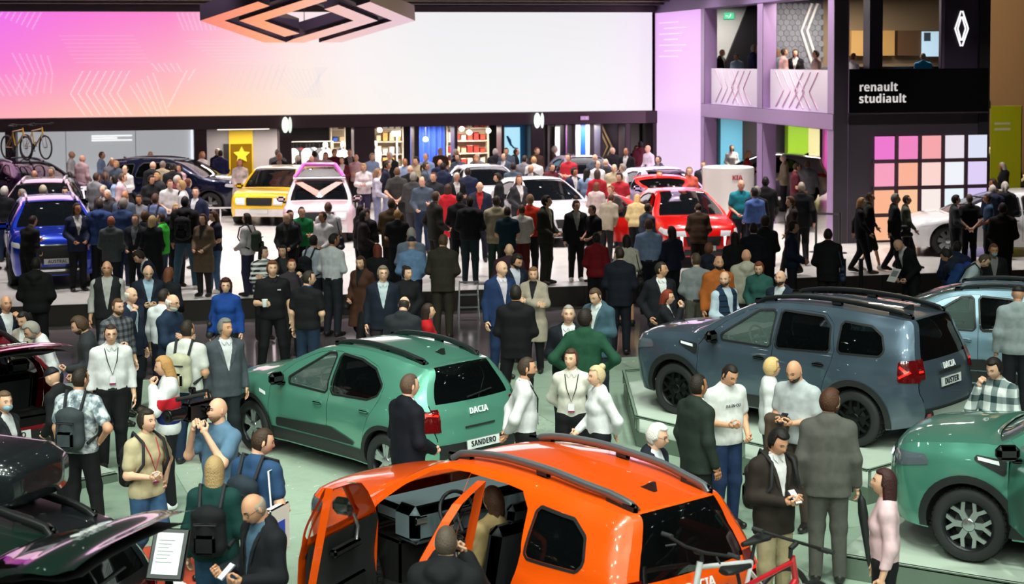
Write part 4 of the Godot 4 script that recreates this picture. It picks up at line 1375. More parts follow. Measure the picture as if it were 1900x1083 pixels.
func seat(L: Array, p: Vector3, wd: float, key: String) -> void:
	var b := MB.new().box(p + Vector3(0, 0.16, 0), Vector3(0.52, 0.18, wd), 0.06)
	L.append(["seat", "", b, "seat", Vector3.ZERO, key])
	var tl := Basis(Vector3.FORWARD, -0.0) * Basis(Vector3(0, 0, 1), 0.22)
	L.append(["backrest", key, MB.new().box(p + Vector3(-0.33, 0.50, 0), Vector3(0.16, 0.62, wd), 0.065, tl), "seat", Vector3.ZERO, ""])
	var hs := [0.0] if wd < 1.0 else [-0.42, 0.42]
	for z in hs:
		L.append(["headrest", key, MB.new().box(p + Vector3(-0.44, 0.89, z), Vector3(0.11, 0.17, 0.27), 0.045, tl), "seat", Vector3.ZERO, ""])

# ---- wheels
var wheel_cache := {}

func wheel_meshes(rad: float, style: String) -> Array:
	var key := str(rad, style)
	if wheel_cache.has(key): return wheel_cache[key]
	var zt := Transform3D(Basis(Vector3.RIGHT, PI / 2), Vector3.ZERO)   # lathe axis y becomes z
	var w := 0.105
	var ri := rad * 0.70
	var tyre := MB.new().lathe([[ri, -w * 0.9], [ri + 0.01, -w], [rad * 0.86, -w * 1.04], [rad * 0.965, -w * 0.92], [rad, -w * 0.6], [rad, w * 0.6], [rad * 0.965, w * 0.92], [rad * 0.86, w * 1.04], [ri + 0.01, w], [ri, w * 0.9]], 36, zt)
	for k in 36:   # tread blocks on both shoulders
		var a := TAU * k / 36
		for sgn in [-1, 1]:
			tyre.box(Vector3(cos(a) * (rad + 0.002), sin(a) * (rad + 0.002), sgn * w * 0.42), Vector3(0.012, rad * 0.12, w * 0.5), 0.003, Basis(Vector3.BACK, a))
	var rim := MB.new().lathe([[ri + 0.004, -w * 0.85], [ri - 0.02, -w * 0.7], [ri - 0.03, w * 0.6], [ri - 0.012, w * 0.95], [ri + 0.006, w * 0.97]], 36, zt)
	var dish := MB.new().lathe([[0.0, 0.0], [ri - 0.03, 0.0], [ri - 0.03, -0.03]], 24, zt)
	dish.lathe([[0.14, 0.03], [0.14, 0.045], [0.0, 0.045]], 24, zt)
	var sp := MB.new()
	var zf := w * 0.72
	if style == "y":      # five double spokes
		for k in 5:
			var a := TAU * k / 5 + 0.3
			for d in [-0.17, 0.17]:
				var p := PackedVector2Array()
				for q in [[0.05, -0.026], [0.10, -0.022], [ri - 0.015, -0.030], [ri - 0.015, 0.030], [0.10, 0.022], [0.05, 0.026]]: p.append(Vector2(q[0], q[1]))
				sp.prism(p, 0.03, Transform3D(Basis(Vector3.BACK, a + d), Vector3(0, 0, zf - 0.03)))
	elif style == "aero":
		for k in 8:
			var a := TAU * k / 8
			sp.prism(pv([[0.05, -0.05], [ri - 0.015, -0.085], [ri - 0.015, 0.03], [0.05, 0.03]]), 0.03, Transform3D(Basis(Vector3.BACK, a), Vector3(0, 0, zf - 0.03)))
	else:                 # six forked spokes
		for k in 6:
			var a := TAU * k / 6
			sp.prism(pv([[0.04, -0.03], [0.13, -0.03], [ri - 0.01, -0.10], [ri - 0.01, -0.055], [0.15, 0.0], [ri - 0.01, 0.055], [ri - 0.01, 0.10], [0.13, 0.03], [0.04, 0.03]]), 0.03, Transform3D(Basis(Vector3.BACK, a), Vector3(0, 0, zf - 0.03)))
	sp.lathe([[0.065, zf - 0.03], [0.065, zf], [0.05, zf + 0.01], [0.0, zf + 0.012]], 20, zt)
	wheel_cache[key] = [tyre.mesh(), rim.mesh(), dish.mesh(), sp.mesh()]
	return wheel_cache[key]

# ---- placing a car: open = {part key: rotation}, paint = slot overrides
func car(called: String, type: String, label: String, at: Vector3, yaw: float, paint: Dictionary, open := {}, wheel := "y") -> Node3D:
	var K := car_type(type)
	var t := thing(called, label, "car", at, yaw)
	var slots := {
		"paint": mat("888888", 0.3), "black": mat("17181a", 0.55), "glass": mat("a8c0b8", 0.03, 0.0, {"alpha": 0.16}), "dglass": mat("07090a", 0.04, 0.0, {"alpha": 0.88}),
		"chrome": mat("c8ccd0", 0.18, 0.9), "red": mat("b01014", 0.12, 0.0, {"coat": 1.0}), "redlit": mat("d82018", 0.15, 0.0, {"emit": "ff3020", "e": 0.55}), "white": mat("e8ecf0", 0.12, 0.0, {"coat": 1.0}),
		"drl": mat("ffffff", 0.2, 0.0, {"emit": "f4f8ff", "e": 1.4}), "lamp": mat("6c7680", 0.06, 0.4, {"coat": 1.0}), "trim": mat("121214", 0.8), "doortrim": mat("1b1e20", 0.7), "under": mat("0a0a0b", 0.9),
		"dash": mat("2a2e30", 0.6), "seat": mat("1e2124", 0.8), "screen": mat("0c1216", 0.1), "plate": mat("d8dcdc", 0.4), "ink": mat("20242a", 0.5), "letter": mat("f2f4f4", 0.3, 0.0, {"coat": 1.0}),
		"tyre": mat("1c1d1f", 0.75), "rim": mat("2a2c2f", 0.35, 0.7), "dish": mat("131415", 0.6), "spoke": mat("b8bcc0", 0.22, 0.85), "skid": mat("9aa09e", 0.35, 0.6),
	}
	slots.merge(paint, true)
	if not slots.has("roof"): slots["roof"] = slots["paint"]
	var made := {}
	var skip: Array = paint.get("skip", [])
	for e in K.L:
		if e == null or e[0] in skip: continue
		if e[0] == "wheel":
			var wm := wheel_meshes(K.T.rad, wheel)
			var o := part("wheel", wm[0], slots.tyre, t)
			o.position = e[4]
			if e[4].z < 0: o.rotation.y = PI
			part("rim", wm[1], slots.rim, o)
			part("brake_disc", wm[2], slots.dish, o)
			part("spokes", wm[3], slots.spoke, o)
			continue
		var par: Node3D = made.get(e[1], t)
		var o: MeshInstance3D
		if e[2] is Array:
			o = part(e[0], e[2][0], slots[e[3]], par)
			o.transform = e[2][1]
			if e[1] == "tailgate": o.position -= K.hinge
		else:
			o = part(e[0], e[2], slots[e[3]], par)
		if e[1] == "": o.position = o.position + e[4]
		if e[5] != "": made[e[5]] = o
		if open.has(e[5]): o.rotation = open[e[5]]
	return t

func paint(col: String, rough := 0.32, metal := 0.25) -> StandardMaterial3D:
	return mat(col, rough, metal, {"coat": 1.0, "coat_rough": 0.025, "name": "car_paint"})
func car_spec(called: String) -> Dictionary:
	match called:
		"duster", "duster_gate":
			return {
				"outline": [[2.10, 0.27, 0.26, 0.09, 0], [2.15, 0.42, 0.26, 0.09, 0], [2.16, 0.62, 0.24, 0.09, 0], [2.14, 0.82, 0.20, 0.09, 0.01], [2.06, 0.965, 0.14, 0.09, 0.03], [1.92, 1.025, 0.10, 0.08, 0.05], [1.6, 1.075, 0.09, 0.06, 0.055], [1.25, 1.11, 0.08, 0.08, 0.05], [1.04, 1.135, 0.06, 0.14, 0.02],
					[0.72, 1.335, 0.06, 0.13, 0.02], [0.42, 1.495, 0.07, 0.11, 0.025], [0.16, 1.572, 0.09, 0.08, 0.03], [-0.3, 1.617, 0.10, 0.02, 0.032], [-0.8, 1.622, 0.10, 0, 0.03], [-1.3, 1.60, 0.10, 0, 0.03], [-1.74, 1.56, 0.11, -0.03, 0.03], [-1.90, 1.53, 0.12, -0.06, 0.02],
					[-1.975, 1.33, 0.12, -0.06, 0], [-2.045, 1.09, 0.13, -0.06, 0], [-2.085, 0.95, 0.15, -0.06, 0], [-2.10, 0.76, 0.17, -0.06, 0], [-2.14, 0.62, 0.20, -0.06, 0], [-2.15, 0.47, 0.22, -0.06, 0], [-2.08, 0.34, 0.22, -0.05, 0], [-1.93, 0.28, 0.2, -0.04, 0]],
				"cuts": {"hood": 3.7, "cowl": 8.0, "roof": 11.0, "rear": 15.6, "glass": 18.0, "bump": 21.0},
				"hw": 0.90, "ywid": [[0.2, 0.90], [0.42, 0.965], [0.72, 1.0], [0.92, 0.99], [1.08, 0.945], [1.62, 0.70]],
				"xwid": [[-2.2, 0.90], [-1.7, 0.965], [-1.2, 1.0], [0.9, 1.0], [1.5, 0.985], [1.9, 0.94], [2.2, 0.86]], "xtop": [[-2.1, 0.93], [-1.2, 1.0], [9, 1.0]],
				"wf": 1.336, "wr": -1.336, "rad": 0.345, "track": 1.585, "flare": 0.030, "sill": 0.27, "gap": 0.06, "clad": 0.075, "cell": 0.05,
				"glass_t": 0.91, "rglass_t": 0.84, "open_gate": called == "duster_gate",
				"windows": {"front": [[0.70, 1.10], [0.16, 1.49], [-0.08, 1.515], [-0.11, 1.085]], "rear": [[-0.20, 1.085], [-0.18, 1.52], [-0.78, 1.505], [-0.90, 1.40], [-0.965, 1.12]], "quarter": [[-1.09, 1.13], [-1.06, 1.475], [-1.45, 1.455], [-1.60, 1.36], [-1.67, 1.20], [-1.62, 1.14]]},
				"win_slot": {"rear": "dglass", "quarter": "dglass"},
				"panels": {
					"fender": {"name": "front_fender", "poly": [[0.97, 0.42], [0.97, 0.99], [0.88, 1.115], [1.02, 1.2], [2.4, 1.2], [2.4, 0.1], [1.6, 0.1], [1.0, 0.2]], "windows": []},
					"front": {"name": "front_door", "poly": [[0.965, 0.42], [0.965, 0.985], [0.865, 1.115], [0.60, 1.325], [0.34, 1.475], [0.13, 1.53], [-0.148, 1.553], [-0.148, 0.42]], "windows": ["front"], "hinge": [0.95, 0.8], "handle": [0.02, 0.93], "mirror": true, "arm": [0.38, 0.90]},
					"rear": {"name": "rear_door", "poly": [[-0.156, 0.42], [-0.156, 1.553], [-0.6, 1.556], [-0.82, 1.545], [-0.94, 1.44], [-1.03, 1.15], [-1.0, 0.98], [-0.92, 0.76], [-0.84, 0.42]], "windows": ["rear"], "hinge": [-0.16, 0.8], "handle": [-0.84, 0.95], "arm": [-0.5, 0.92]},
					"rest": {"name": "body_side", "poly": [[2.6, 0], [2.6, 2], [-2.6, 2], [-2.6, 0]], "windows": ["quarter"], "minus": ["fender", "front", "rear"]},
				},
				"mirror": [0.70, 1.07], "handle_slot": "black", "mirror_slot": "black",
				"side_patches": [["headlamp", [[2.13, 0.80], [1.70, 0.87], [1.76, 0.96], [2.08, 0.955]], 0.006, "lamp"], ["tail_lamp", [[-2.13, 0.85], [-1.90, 0.86], [-1.88, 1.10], [-2.05, 1.12]], 0.010, "redlamp"], ["tail_lamp_bar", [[-2.04, 0.975], [-1.92, 0.90], [-1.91, 0.925], [-2.02, 1.0]], 0.016, "redlit"], ["tail_lamp_bar", [[-2.03, 0.975], [-1.91, 1.055], [-1.90, 1.03], [-2.01, 0.95]], 0.018, "redlit"], ["side_vent", [[1.02, 0.86], [0.985, 0.86], [0.985, 1.0], [1.30, 1.02], [1.28, 0.965]], 0.006, "black"], ["vent_lamp", [[1.25, 0.975], [1.05, 0.95], [1.06, 0.985], [1.26, 1.005]], 0.010, "white"]],
				"patches": [["grille", "", 2.35, 3.45, -0.62, 0.62, 0.008, "black", false], ["headlamp", "", 2.9, 3.85, [0.64, 0.66], [0.995, 0.995], 0.008, "lamp", true], ["daylight_lamp", "", 3.15, 3.45, 0.70, 0.97, 0.014, "drl", true], ["lower_grille", "", 0.3, 1.7, -0.9, 0.9, 0.010, "black", false], ["skid_plate", "", 0.35, 1.1, -0.55, 0.55, 0.016, "skid", false],
					["tail_lamp", "", 17.85, 19.35, 0.82, 0.995, 0.010, "redlamp", true], ["tail_lamp_bar", "", 18.72, 18.9, 0.86, 0.985, 0.016, "redlit", true], ["lower_cladding", "", 21.55, 23.9, -0.99, 0.99, 0.010, "black", false], ["skid_plate", "", 21.75, 22.9, [-0.82, -0.66], [0.82, 0.66], 0.018, "skid", false], ["reflector", "", 21.95, 22.25, 0.86, 0.97, 0.02, "red", true], ["handle_ledge", "tailgate", 19.05, 19.22, -0.42, 0.42, 0.02, "black", false]],
				"rails": {"s0": 10.7, "s1": 15.5, "t": 0.79, "h": 0.07, "slot": "rail"}, "fin": 14.55,
				"interior": {"dash": 0.72, "dy": 1.10, "seat": -0.02, "rseat": -0.95, "sy": 0.36},
				"badges": [["number_plate", "tailgate", "", 19.75, 0.0, 0.1, "plate", 0.022, 0.01], ["plate_lettering", "tailgate", "DUSTER", 19.75, 0.0, 0.072, "ink", 0.031, 0.004], ["lettering", "tailgate", "DACIA", 18.72, 0.0, 0.075, "letter", 0.012, 0.01]],
			}
		"sandero", "sandero_gate":
			return {
				"outline": [[2.08, 0.24, 0.26, 0.08, 0], [2.12, 0.40, 0.26, 0.08, 0], [2.12, 0.58, 0.24, 0.08, 0], [2.08, 0.73, 0.20, 0.08, 0.01], [1.98, 0.85, 0.15, 0.08, 0.03], [1.82, 0.915, 0.11, 0.08, 0.045], [1.5, 0.965, 0.10, 0.07, 0.055], [1.2, 1.0, 0.09, 0.09, 0.05], [1.02, 1.03, 0.06, 0.15, 0.02],
					[0.66, 1.235, 0.06, 0.14, 0.02], [0.30, 1.395, 0.07, 0.12, 0.025], [0.0, 1.465, 0.09, 0.08, 0.03], [-0.4, 1.492, 0.10, 0.02, 0.032], [-0.8, 1.485, 0.10, 0, 0.03], [-1.15, 1.455, 0.10, 0, 0.03], [-1.48, 1.405, 0.11, -0.04, 0.03], [-1.63, 1.375, 0.12, -0.08, 0.02],
					[-1.71, 1.20, 0.13, -0.08, 0], [-1.80, 1.02, 0.15, -0.08, 0], [-1.86, 0.90, 0.18, -0.07, 0], [-1.885, 0.74, 0.20, -0.07, 0], [-1.92, 0.60, 0.22, -0.06, 0], [-1.93, 0.45, 0.22, -0.06, 0], [-1.87, 0.32, 0.22, -0.05, 0], [-1.74, 0.26, 0.2, -0.04, 0]],
				"cuts": {"hood": 3.5, "cowl": 8.0, "roof": 11.0, "rear": 15.5, "glass": 18.0, "bump": 20.9},
				"hw": 0.895, "ywid": [[0.2, 0.90], [0.40, 0.965], [0.66, 1.0], [0.84, 0.99], [1.0, 0.94], [1.5, 0.69]],
				"xwid": [[-2.0, 0.88], [-1.6, 0.96], [-1.2, 1.0], [0.9, 1.0], [1.45, 0.985], [1.85, 0.93], [2.2, 0.84]], "xtop": [[-1.9, 0.90], [-1.0, 1.0], [9, 1.0]],
				"wf": 1.302, "wr": -1.302, "rad": 0.326, "track": 1.60, "flare": 0.026, "sill": 0.24, "gap": 0.05, "clad": 0.055, "cell": 0.05,
				"glass_t": 0.91, "rglass_t": 0.86, "open_gate": called == "sandero_gate",
				"windows": {"front": [[0.66, 0.985], [0.02, 1.385], [-0.13, 1.40], [-0.18, 0.975]], "rear": [[-0.27, 0.975], [-0.22, 1.405], [-0.62, 1.385], [-0.92, 1.315], [-1.13, 1.165], [-1.10, 1.07], [-0.92, 1.0]]},
				"win_slot": {"rear": "dglass"},
				"panels": {
					"fender": {"name": "front_fender", "poly": [[0.93, 0.40], [0.93, 0.90], [0.84, 1.0], [1.0, 1.12], [2.4, 1.12], [2.4, 0.1], [1.6, 0.1], [0.98, 0.2]], "windows": []},
					"front": {"name": "front_door", "poly": [[0.925, 0.40], [0.925, 0.895], [0.825, 1.0], [0.56, 1.215], [0.24, 1.365], [0.0, 1.42], [-0.222, 1.435], [-0.222, 0.40]], "windows": ["front"], "hinge": [0.91, 0.7], "handle": [-0.06, 0.83], "mirror": true, "arm": [0.34, 0.80]},
					"rear": {"name": "rear_door", "poly": [[-0.23, 0.40], [-0.23, 1.435], [-0.62, 1.425], [-0.94, 1.355], [-1.17, 1.18], [-1.16, 1.05], [-1.0, 0.80], [-0.86, 0.40]], "windows": ["rear"], "hinge": [-0.235, 0.7], "handle": [-0.94, 0.86], "arm": [-0.55, 0.82]},
					"rest": {"name": "body_side", "poly": [[2.6, 0], [2.6, 2], [-2.6, 2], [-2.6, 0]], "windows": [], "minus": ["fender", "front", "rear"]},
				},
				"mirror": [0.66, 0.97], "handle_slot": "paint", "mirror_slot": "black",
				"side_patches": [["headlamp", [[2.06, 0.66], [1.62, 0.75], [1.70, 0.86], [1.98, 0.83]], 0.006, "lamp"], ["tail_lamp", [[-1.58, 0.985], [-1.92, 0.95], [-1.92, 0.72], [-1.83, 0.72], [-1.76, 0.86]], 0.010, "redlamp"], ["tail_lamp_bar", [[-1.68, 0.955], [-1.92, 0.925], [-1.92, 0.90], [-1.74, 0.915]], 0.014, "redlit"], ["door_cladding", [[0.80, 0.42], [-0.76, 0.42], [-0.70, 0.47], [-0.30, 0.58], [0.78, 0.53]], 0.012, "black"], ["wing_mark", [[1.12, 0.80], [0.99, 0.77], [1.0, 0.81], [1.13, 0.84]], 0.008, "white"]],
				"patches": [["grille", "", 2.2, 3.3, -0.66, 0.66, 0.008, "black", false], ["headlamp", "", 2.6, 3.7, [0.66, 0.68], [0.995, 0.995], 0.008, "lamp", true], ["daylight_lamp", "", 2.95, 3.25, 0.70, 0.97, 0.014, "drl", true], ["lower_grille", "", 0.3, 1.6, -0.92, 0.92, 0.010, "black", false],
					["tail_lamp", "", 18.4, 20.15, 0.86, 0.995, 0.010, "redlamp", true], ["tail_lamp_bar", "", 18.75, 18.95, 0.87, 0.985, 0.016, "redlit", true], ["lower_cladding", "", 21.2, 23.8, -0.995, 0.995, 0.010, "black", false], ["skid_plate", "", 22.2, 23.0, -0.6, 0.6, 0.018, "skid", false], ["handle_ledge", "tailgate", 20.0, 20.16, -0.36, 0.36, 0.016, "trim", false]],
				"rails": {"s0": 10.9, "s1": 15.0, "t": 0.79, "h": 0.05, "slot": "rail"}, "fin": 14.3,
				"interior": {"dash": 0.66, "dy": 1.0, "seat": -0.06, "rseat": -0.92, "sy": 0.30},
				"badges": [["number_plate", "", "", 21.45, 0.0, 0.1, "plate", 0.03, 0.01], ["plate_lettering", "", "SANDERO", 21.43, 0.0, 0.062, "ink", 0.039, 0.004], ["lettering", "tailgate", "DACIA", 19.0, 0.0, 0.07, "letter", 0.012, 0.01], ["wiper_arm", "tailgate", "", 17.7, 0.1, 0.1, "wiper", 0.03, 0.01]],
			}
		"austral":
			var A := car_spec("duster").duplicate(true)
			for e in A.outline:
				e[0] *= 1.035
				if e[1] > 1.2: e[1] = 1.2 + (e[1] - 1.2) * 0.96
			for k in range(3, 6): A.outline[k][1] += 0.01
			A.wf = 1.36; A.wr = -1.31; A.rad = 0.35; A.clad = 0.035
			A.rails = {"s0": 11.2, "s1": 15.2, "t": 0.86, "h": 0.035, "slot": "chrome"}
			A.handle_slot = "paint"; A.mirror_slot = "paint"
			A.side_patches = [["headlamp", [[2.2, 0.82], [1.78, 0.87], [1.84, 0.95], [2.12, 0.93]], 0.006, "white"], ["tail_lamp", [[-2.2, 0.93], [-1.85, 0.95], [-1.85, 1.03], [-2.15, 1.04]], 0.008, "redlamp"]]
			A.patches = [["grille", "", 1.6, 3.2, -0.66, 0.66, 0.008, "black", false], ["chrome_bar", "", 3.15, 3.3, -0.72, 0.72, 0.014, "chrome", false], ["headlamp", "", 2.95, 3.6, 0.62, 0.995, 0.010, "white", true], ["daylight_lamp", "", 1.9, 3.0, [0.82, 0.70], [0.90, 0.80], 0.012, "drl", true], ["lower_grille", "", 0.25, 1.2, -0.8, 0.8, 0.010, "black", false], ["lower_trim", "", 0.7, 0.95, -0.85, 0.85, 0.02, "chrome", false], ["tail_lamp", "", 18.2, 18.9, 0.5, 0.995, 0.010, "redlamp", true]]
			A.badges = [["number_plate", "", "", 1.75, 0.0, 0.1, "plate", 0.03, 0.01], ["plate_lettering", "", "AUSTRAL", 1.75, 0.0, 0.062, "ink", 0.039, 0.004]]
			A.emblem = 2.5
			return A
		"hatch":
			var A := car_spec("sandero").duplicate(true)
			A.clad = 0.0
			A.erase("rails")
			A.mirror_slot = "paint"
			A.open_gate = true
			A.side_patches = [["headlamp", [[2.06, 0.68], [1.60, 0.76], [1.68, 0.85], [1.98, 0.82]], 0.006, "white"], ["tail_lamp", [[-1.93, 0.80], [-1.62, 0.88], [-1.62, 0.96], [-1.86, 0.94]], 0.008, "redlamp"]]
			A.patches = [["grille", "", 1.4, 2.6, -0.66, 0.66, 0.008, "black", false], ["headlamp", "", 2.6, 3.4, 0.62, 0.995, 0.010, "white", true], ["daylight_lamp", "", 1.4, 2.6, [0.86, 0.74], [0.93, 0.84], 0.012, "drl", true], ["lower_grille", "", 0.2, 1.0, -0.8, 0.8, 0.010, "black", false], ["tail_lamp", "", 18.7, 19.4, 0.45, 0.995, 0.010, "redlamp", true]]
			A.badges = [["number_plate", "", "", 1.2, 0.0, 0.1, "plate", 0.03, 0.01]]
			return A
		"box":   # small upright hatchback of the retro kind
			var A := car_spec("sandero").duplicate(true)
			A.outline = [[1.80, 0.26, 0.16, 0.03, 0], [1.84, 0.42, 0.16, 0.03, 0], [1.85, 0.58, 0.14, 0.03, 0], [1.82, 0.74, 0.12, 0.03, 0.01], [1.76, 0.84, 0.10, 0.03, 0.02], [1.62, 0.89, 0.08, 0.03, 0.025], [1.35, 0.925, 0.07, 0.03, 0.03], [1.05, 0.955, 0.06, 0.04, 0.03], [0.86, 0.98, 0.05, 0.08, 0.02],
				[0.62, 1.18, 0.05, 0.07, 0.02], [0.40, 1.35, 0.06, 0.06, 0.025], [0.20, 1.445, 0.07, 0.04, 0.03], [-0.3, 1.485, 0.08, 0, 0.03], [-0.8, 1.48, 0.08, 0, 0.03], [-1.2, 1.46, 0.08, 0, 0.02], [-1.45, 1.43, 0.09, 0, 0.02], [-1.56, 1.40, 0.09, 0, 0.01],
				[-1.64, 1.2, 0.10, -0.02, 0], [-1.72, 0.98, 0.12, -0.02, 0], [-1.77, 0.86, 0.12, -0.02, 0], [-1.79, 0.72, 0.12, -0.02, 0], [-1.80, 0.58, 0.14, -0.02, 0], [-1.80, 0.44, 0.14, -0.02, 0], [-1.76, 0.33, 0.14, -0.02, 0], [-1.66, 0.27, 0.14, -0.02, 0]]
			A.hw = 0.86
			A.ywid = [[0.2, 0.93], [0.4, 0.98], [0.66, 1.0], [0.88, 0.985], [1.0, 0.95], [1.5, 0.78]]
			A.xwid = [[-1.9, 0.94], [-1.5, 0.98], [-1.0, 1.0], [1.2, 1.0], [1.9, 0.95]]
			A.wf = 1.2; A.wr = -1.2; A.rad = 0.33; A.track = 1.56; A.flare = 0.05; A.clad = 0.0
			A.erase("rails"); A.erase("fin")
			A.mirror_slot = "paint"
			A.windows = {"front": [[0.58, 0.955], [0.22, 1.36], [-0.32, 1.40], [-0.36, 0.955]], "rear": [[-0.46, 0.955], [-0.43, 1.40], [-1.12, 1.37], [-1.34, 1.05], [-1.30, 0.97]]}
			A.panels = {
				"fender": {"name": "front_fender", "poly": [[0.80, 0.36], [0.80, 0.88], [0.76, 0.955], [0.9, 1.1], [2.4, 1.1], [2.4, 0.1], [1.5, 0.1], [0.84, 0.2]], "windows": []},
				"front": {"name": "front_door", "poly": [[0.795, 0.36], [0.795, 0.88], [0.755, 0.95], [0.44, 1.30], [0.2, 1.405], [-0.395, 1.435], [-0.395, 0.36]], "windows": ["front"], "hinge": [0.78, 0.7], "handle": [-0.25, 0.86], "mirror": true},
				"rest": {"name": "body_side", "poly": [[2.6, 0], [2.6, 2], [-2.6, 2], [-2.6, 0]], "windows": ["rear"], "minus": ["fender", "front"]},
			}
			A.mirror = [0.58, 0.93]
			A.side_patches = []
			A.patches = [["grille", "", 1.9, 3.2, -0.5, 0.5, 0.008, "black", false], ["headlamp", "", 2.0, 3.2, 0.55, 0.92, 0.012, "white", true], ["daylight_lamp", "", 2.35, 2.9, 0.62, 0.84, 0.02, "drl", true], ["lower_bumper", "", 0.1, 1.3, -0.98, 0.98, 0.012, "lowfront", false]]
			A.badges = [["number_plate", "", "", 1.0, 0.0, 0.1, "plate", 0.03, 0.01]]
			A.interior = {"dash": 0.5, "dy": 0.96, "seat": -0.15, "rseat": -0.95, "sy": 0.30}
			return A
		"concept":   # long low white car
			var A := car_spec("hatch").duplicate(true)
			A.outline = [[2.36, 0.24, 0.30, 0.12, 0], [2.40, 0.36, 0.30, 0.12, 0], [2.40, 0.50, 0.28, 0.12, 0], [2.36, 0.62, 0.22, 0.12, 0.01], [2.24, 0.72, 0.16, 0.10, 0.03], [2.05, 0.79, 0.12, 0.09, 0.05], [1.7, 0.865, 0.10, 0.08, 0.06], [1.4, 0.915, 0.09, 0.10, 0.05], [1.2, 0.95, 0.06, 0.18, 0.02],
				[0.78, 1.15, 0.06, 0.17, 0.02], [0.36, 1.31, 0.07, 0.14, 0.025], [0.0, 1.40, 0.09, 0.08, 0.03], [-0.4, 1.44, 0.10, 0.02, 0.032], [-0.9, 1.43, 0.10, 0, 0.03], [-1.4, 1.37, 0.10, 0, 0.03], [-1.85, 1.27, 0.11, -0.04, 0.03], [-2.05, 1.21, 0.12, -0.08, 0.02],
				[-2.15, 1.10, 0.13, -0.08, 0], [-2.26, 0.96, 0.15, -0.08, 0], [-2.30, 0.86, 0.18, -0.07, 0], [-2.32, 0.72, 0.20, -0.07, 0], [-2.34, 0.58, 0.22, -0.06, 0], [-2.34, 0.45, 0.22, -0.06, 0], [-2.28, 0.32, 0.22, -0.05, 0], [-2.15, 0.26, 0.2, -0.04, 0]]
			A.wf = 1.42; A.wr = -1.42; A.rad = 0.36; A.flare = 0.04; A.hw = 0.92
			A.xwid = [[-2.4, 0.88], [-1.9, 0.96], [-1.3, 1.0], [1.0, 1.0], [1.6, 0.985], [2.05, 0.93], [2.45, 0.82]]
			A.windows = {"front": [[0.78, 0.94], [0.08, 1.32], [-0.15, 1.345], [-0.18, 0.93]], "rear": [[-0.27, 0.93], [-0.25, 1.345], [-0.9, 1.34], [-1.4, 1.23], [-1.6, 1.08], [-1.4, 0.98]]}
			A.panels = {
				"fender": {"name": "front_fender", "poly": [[1.0, 0.36], [1.0, 0.82], [0.95, 0.92], [1.15, 1.05], [2.6, 1.05], [2.6, 0.1], [1.7, 0.1], [1.02, 0.2]], "windows": []},
				"front": {"name": "front_door", "poly": [[0.995, 0.36], [0.995, 0.82], [0.94, 0.92], [0.6, 1.16], [0.24, 1.30], [0.0, 1.36], [-0.222, 1.385], [-0.222, 0.36]], "windows": ["front"], "hinge": [0.98, 0.7], "handle": [-0.06, 0.82], "mirror": true},
				"rear": {"name": "rear_door", "poly": [[-0.23, 0.36], [-0.23, 1.385], [-0.92, 1.375], [-1.3, 1.30], [-1.25, 0.95], [-1.06, 0.72], [-0.96, 0.36]], "windows": [], "hinge": [-0.235, 0.7], "handle": [-0.94, 0.86]},
				"rest": {"name": "body_side", "poly": [[2.8, 0], [2.8, 2], [-2.8, 2], [-2.8, 0]], "windows": ["rear"], "minus": ["fender", "front", "rear"]},
			}
			A.panels.rear.windows = []
			A.windows.rear = [[-1.36, 1.0], [-1.36, 1.28], [-1.5, 1.24], [-1.62, 1.12]]
			A.windows["mid"] = [[-0.27, 0.93], [-0.25, 1.345], [-0.9, 1.335], [-1.22, 1.27], [-1.2, 0.97]]
			A.panels.rear.windows = ["mid"]
			A.mirror = [0.78, 0.92]
			A.interior = {"dash": 0.8, "dy": 0.94, "seat": 0.0, "rseat": -0.9, "sy": 0.26}
			return A
	return {}
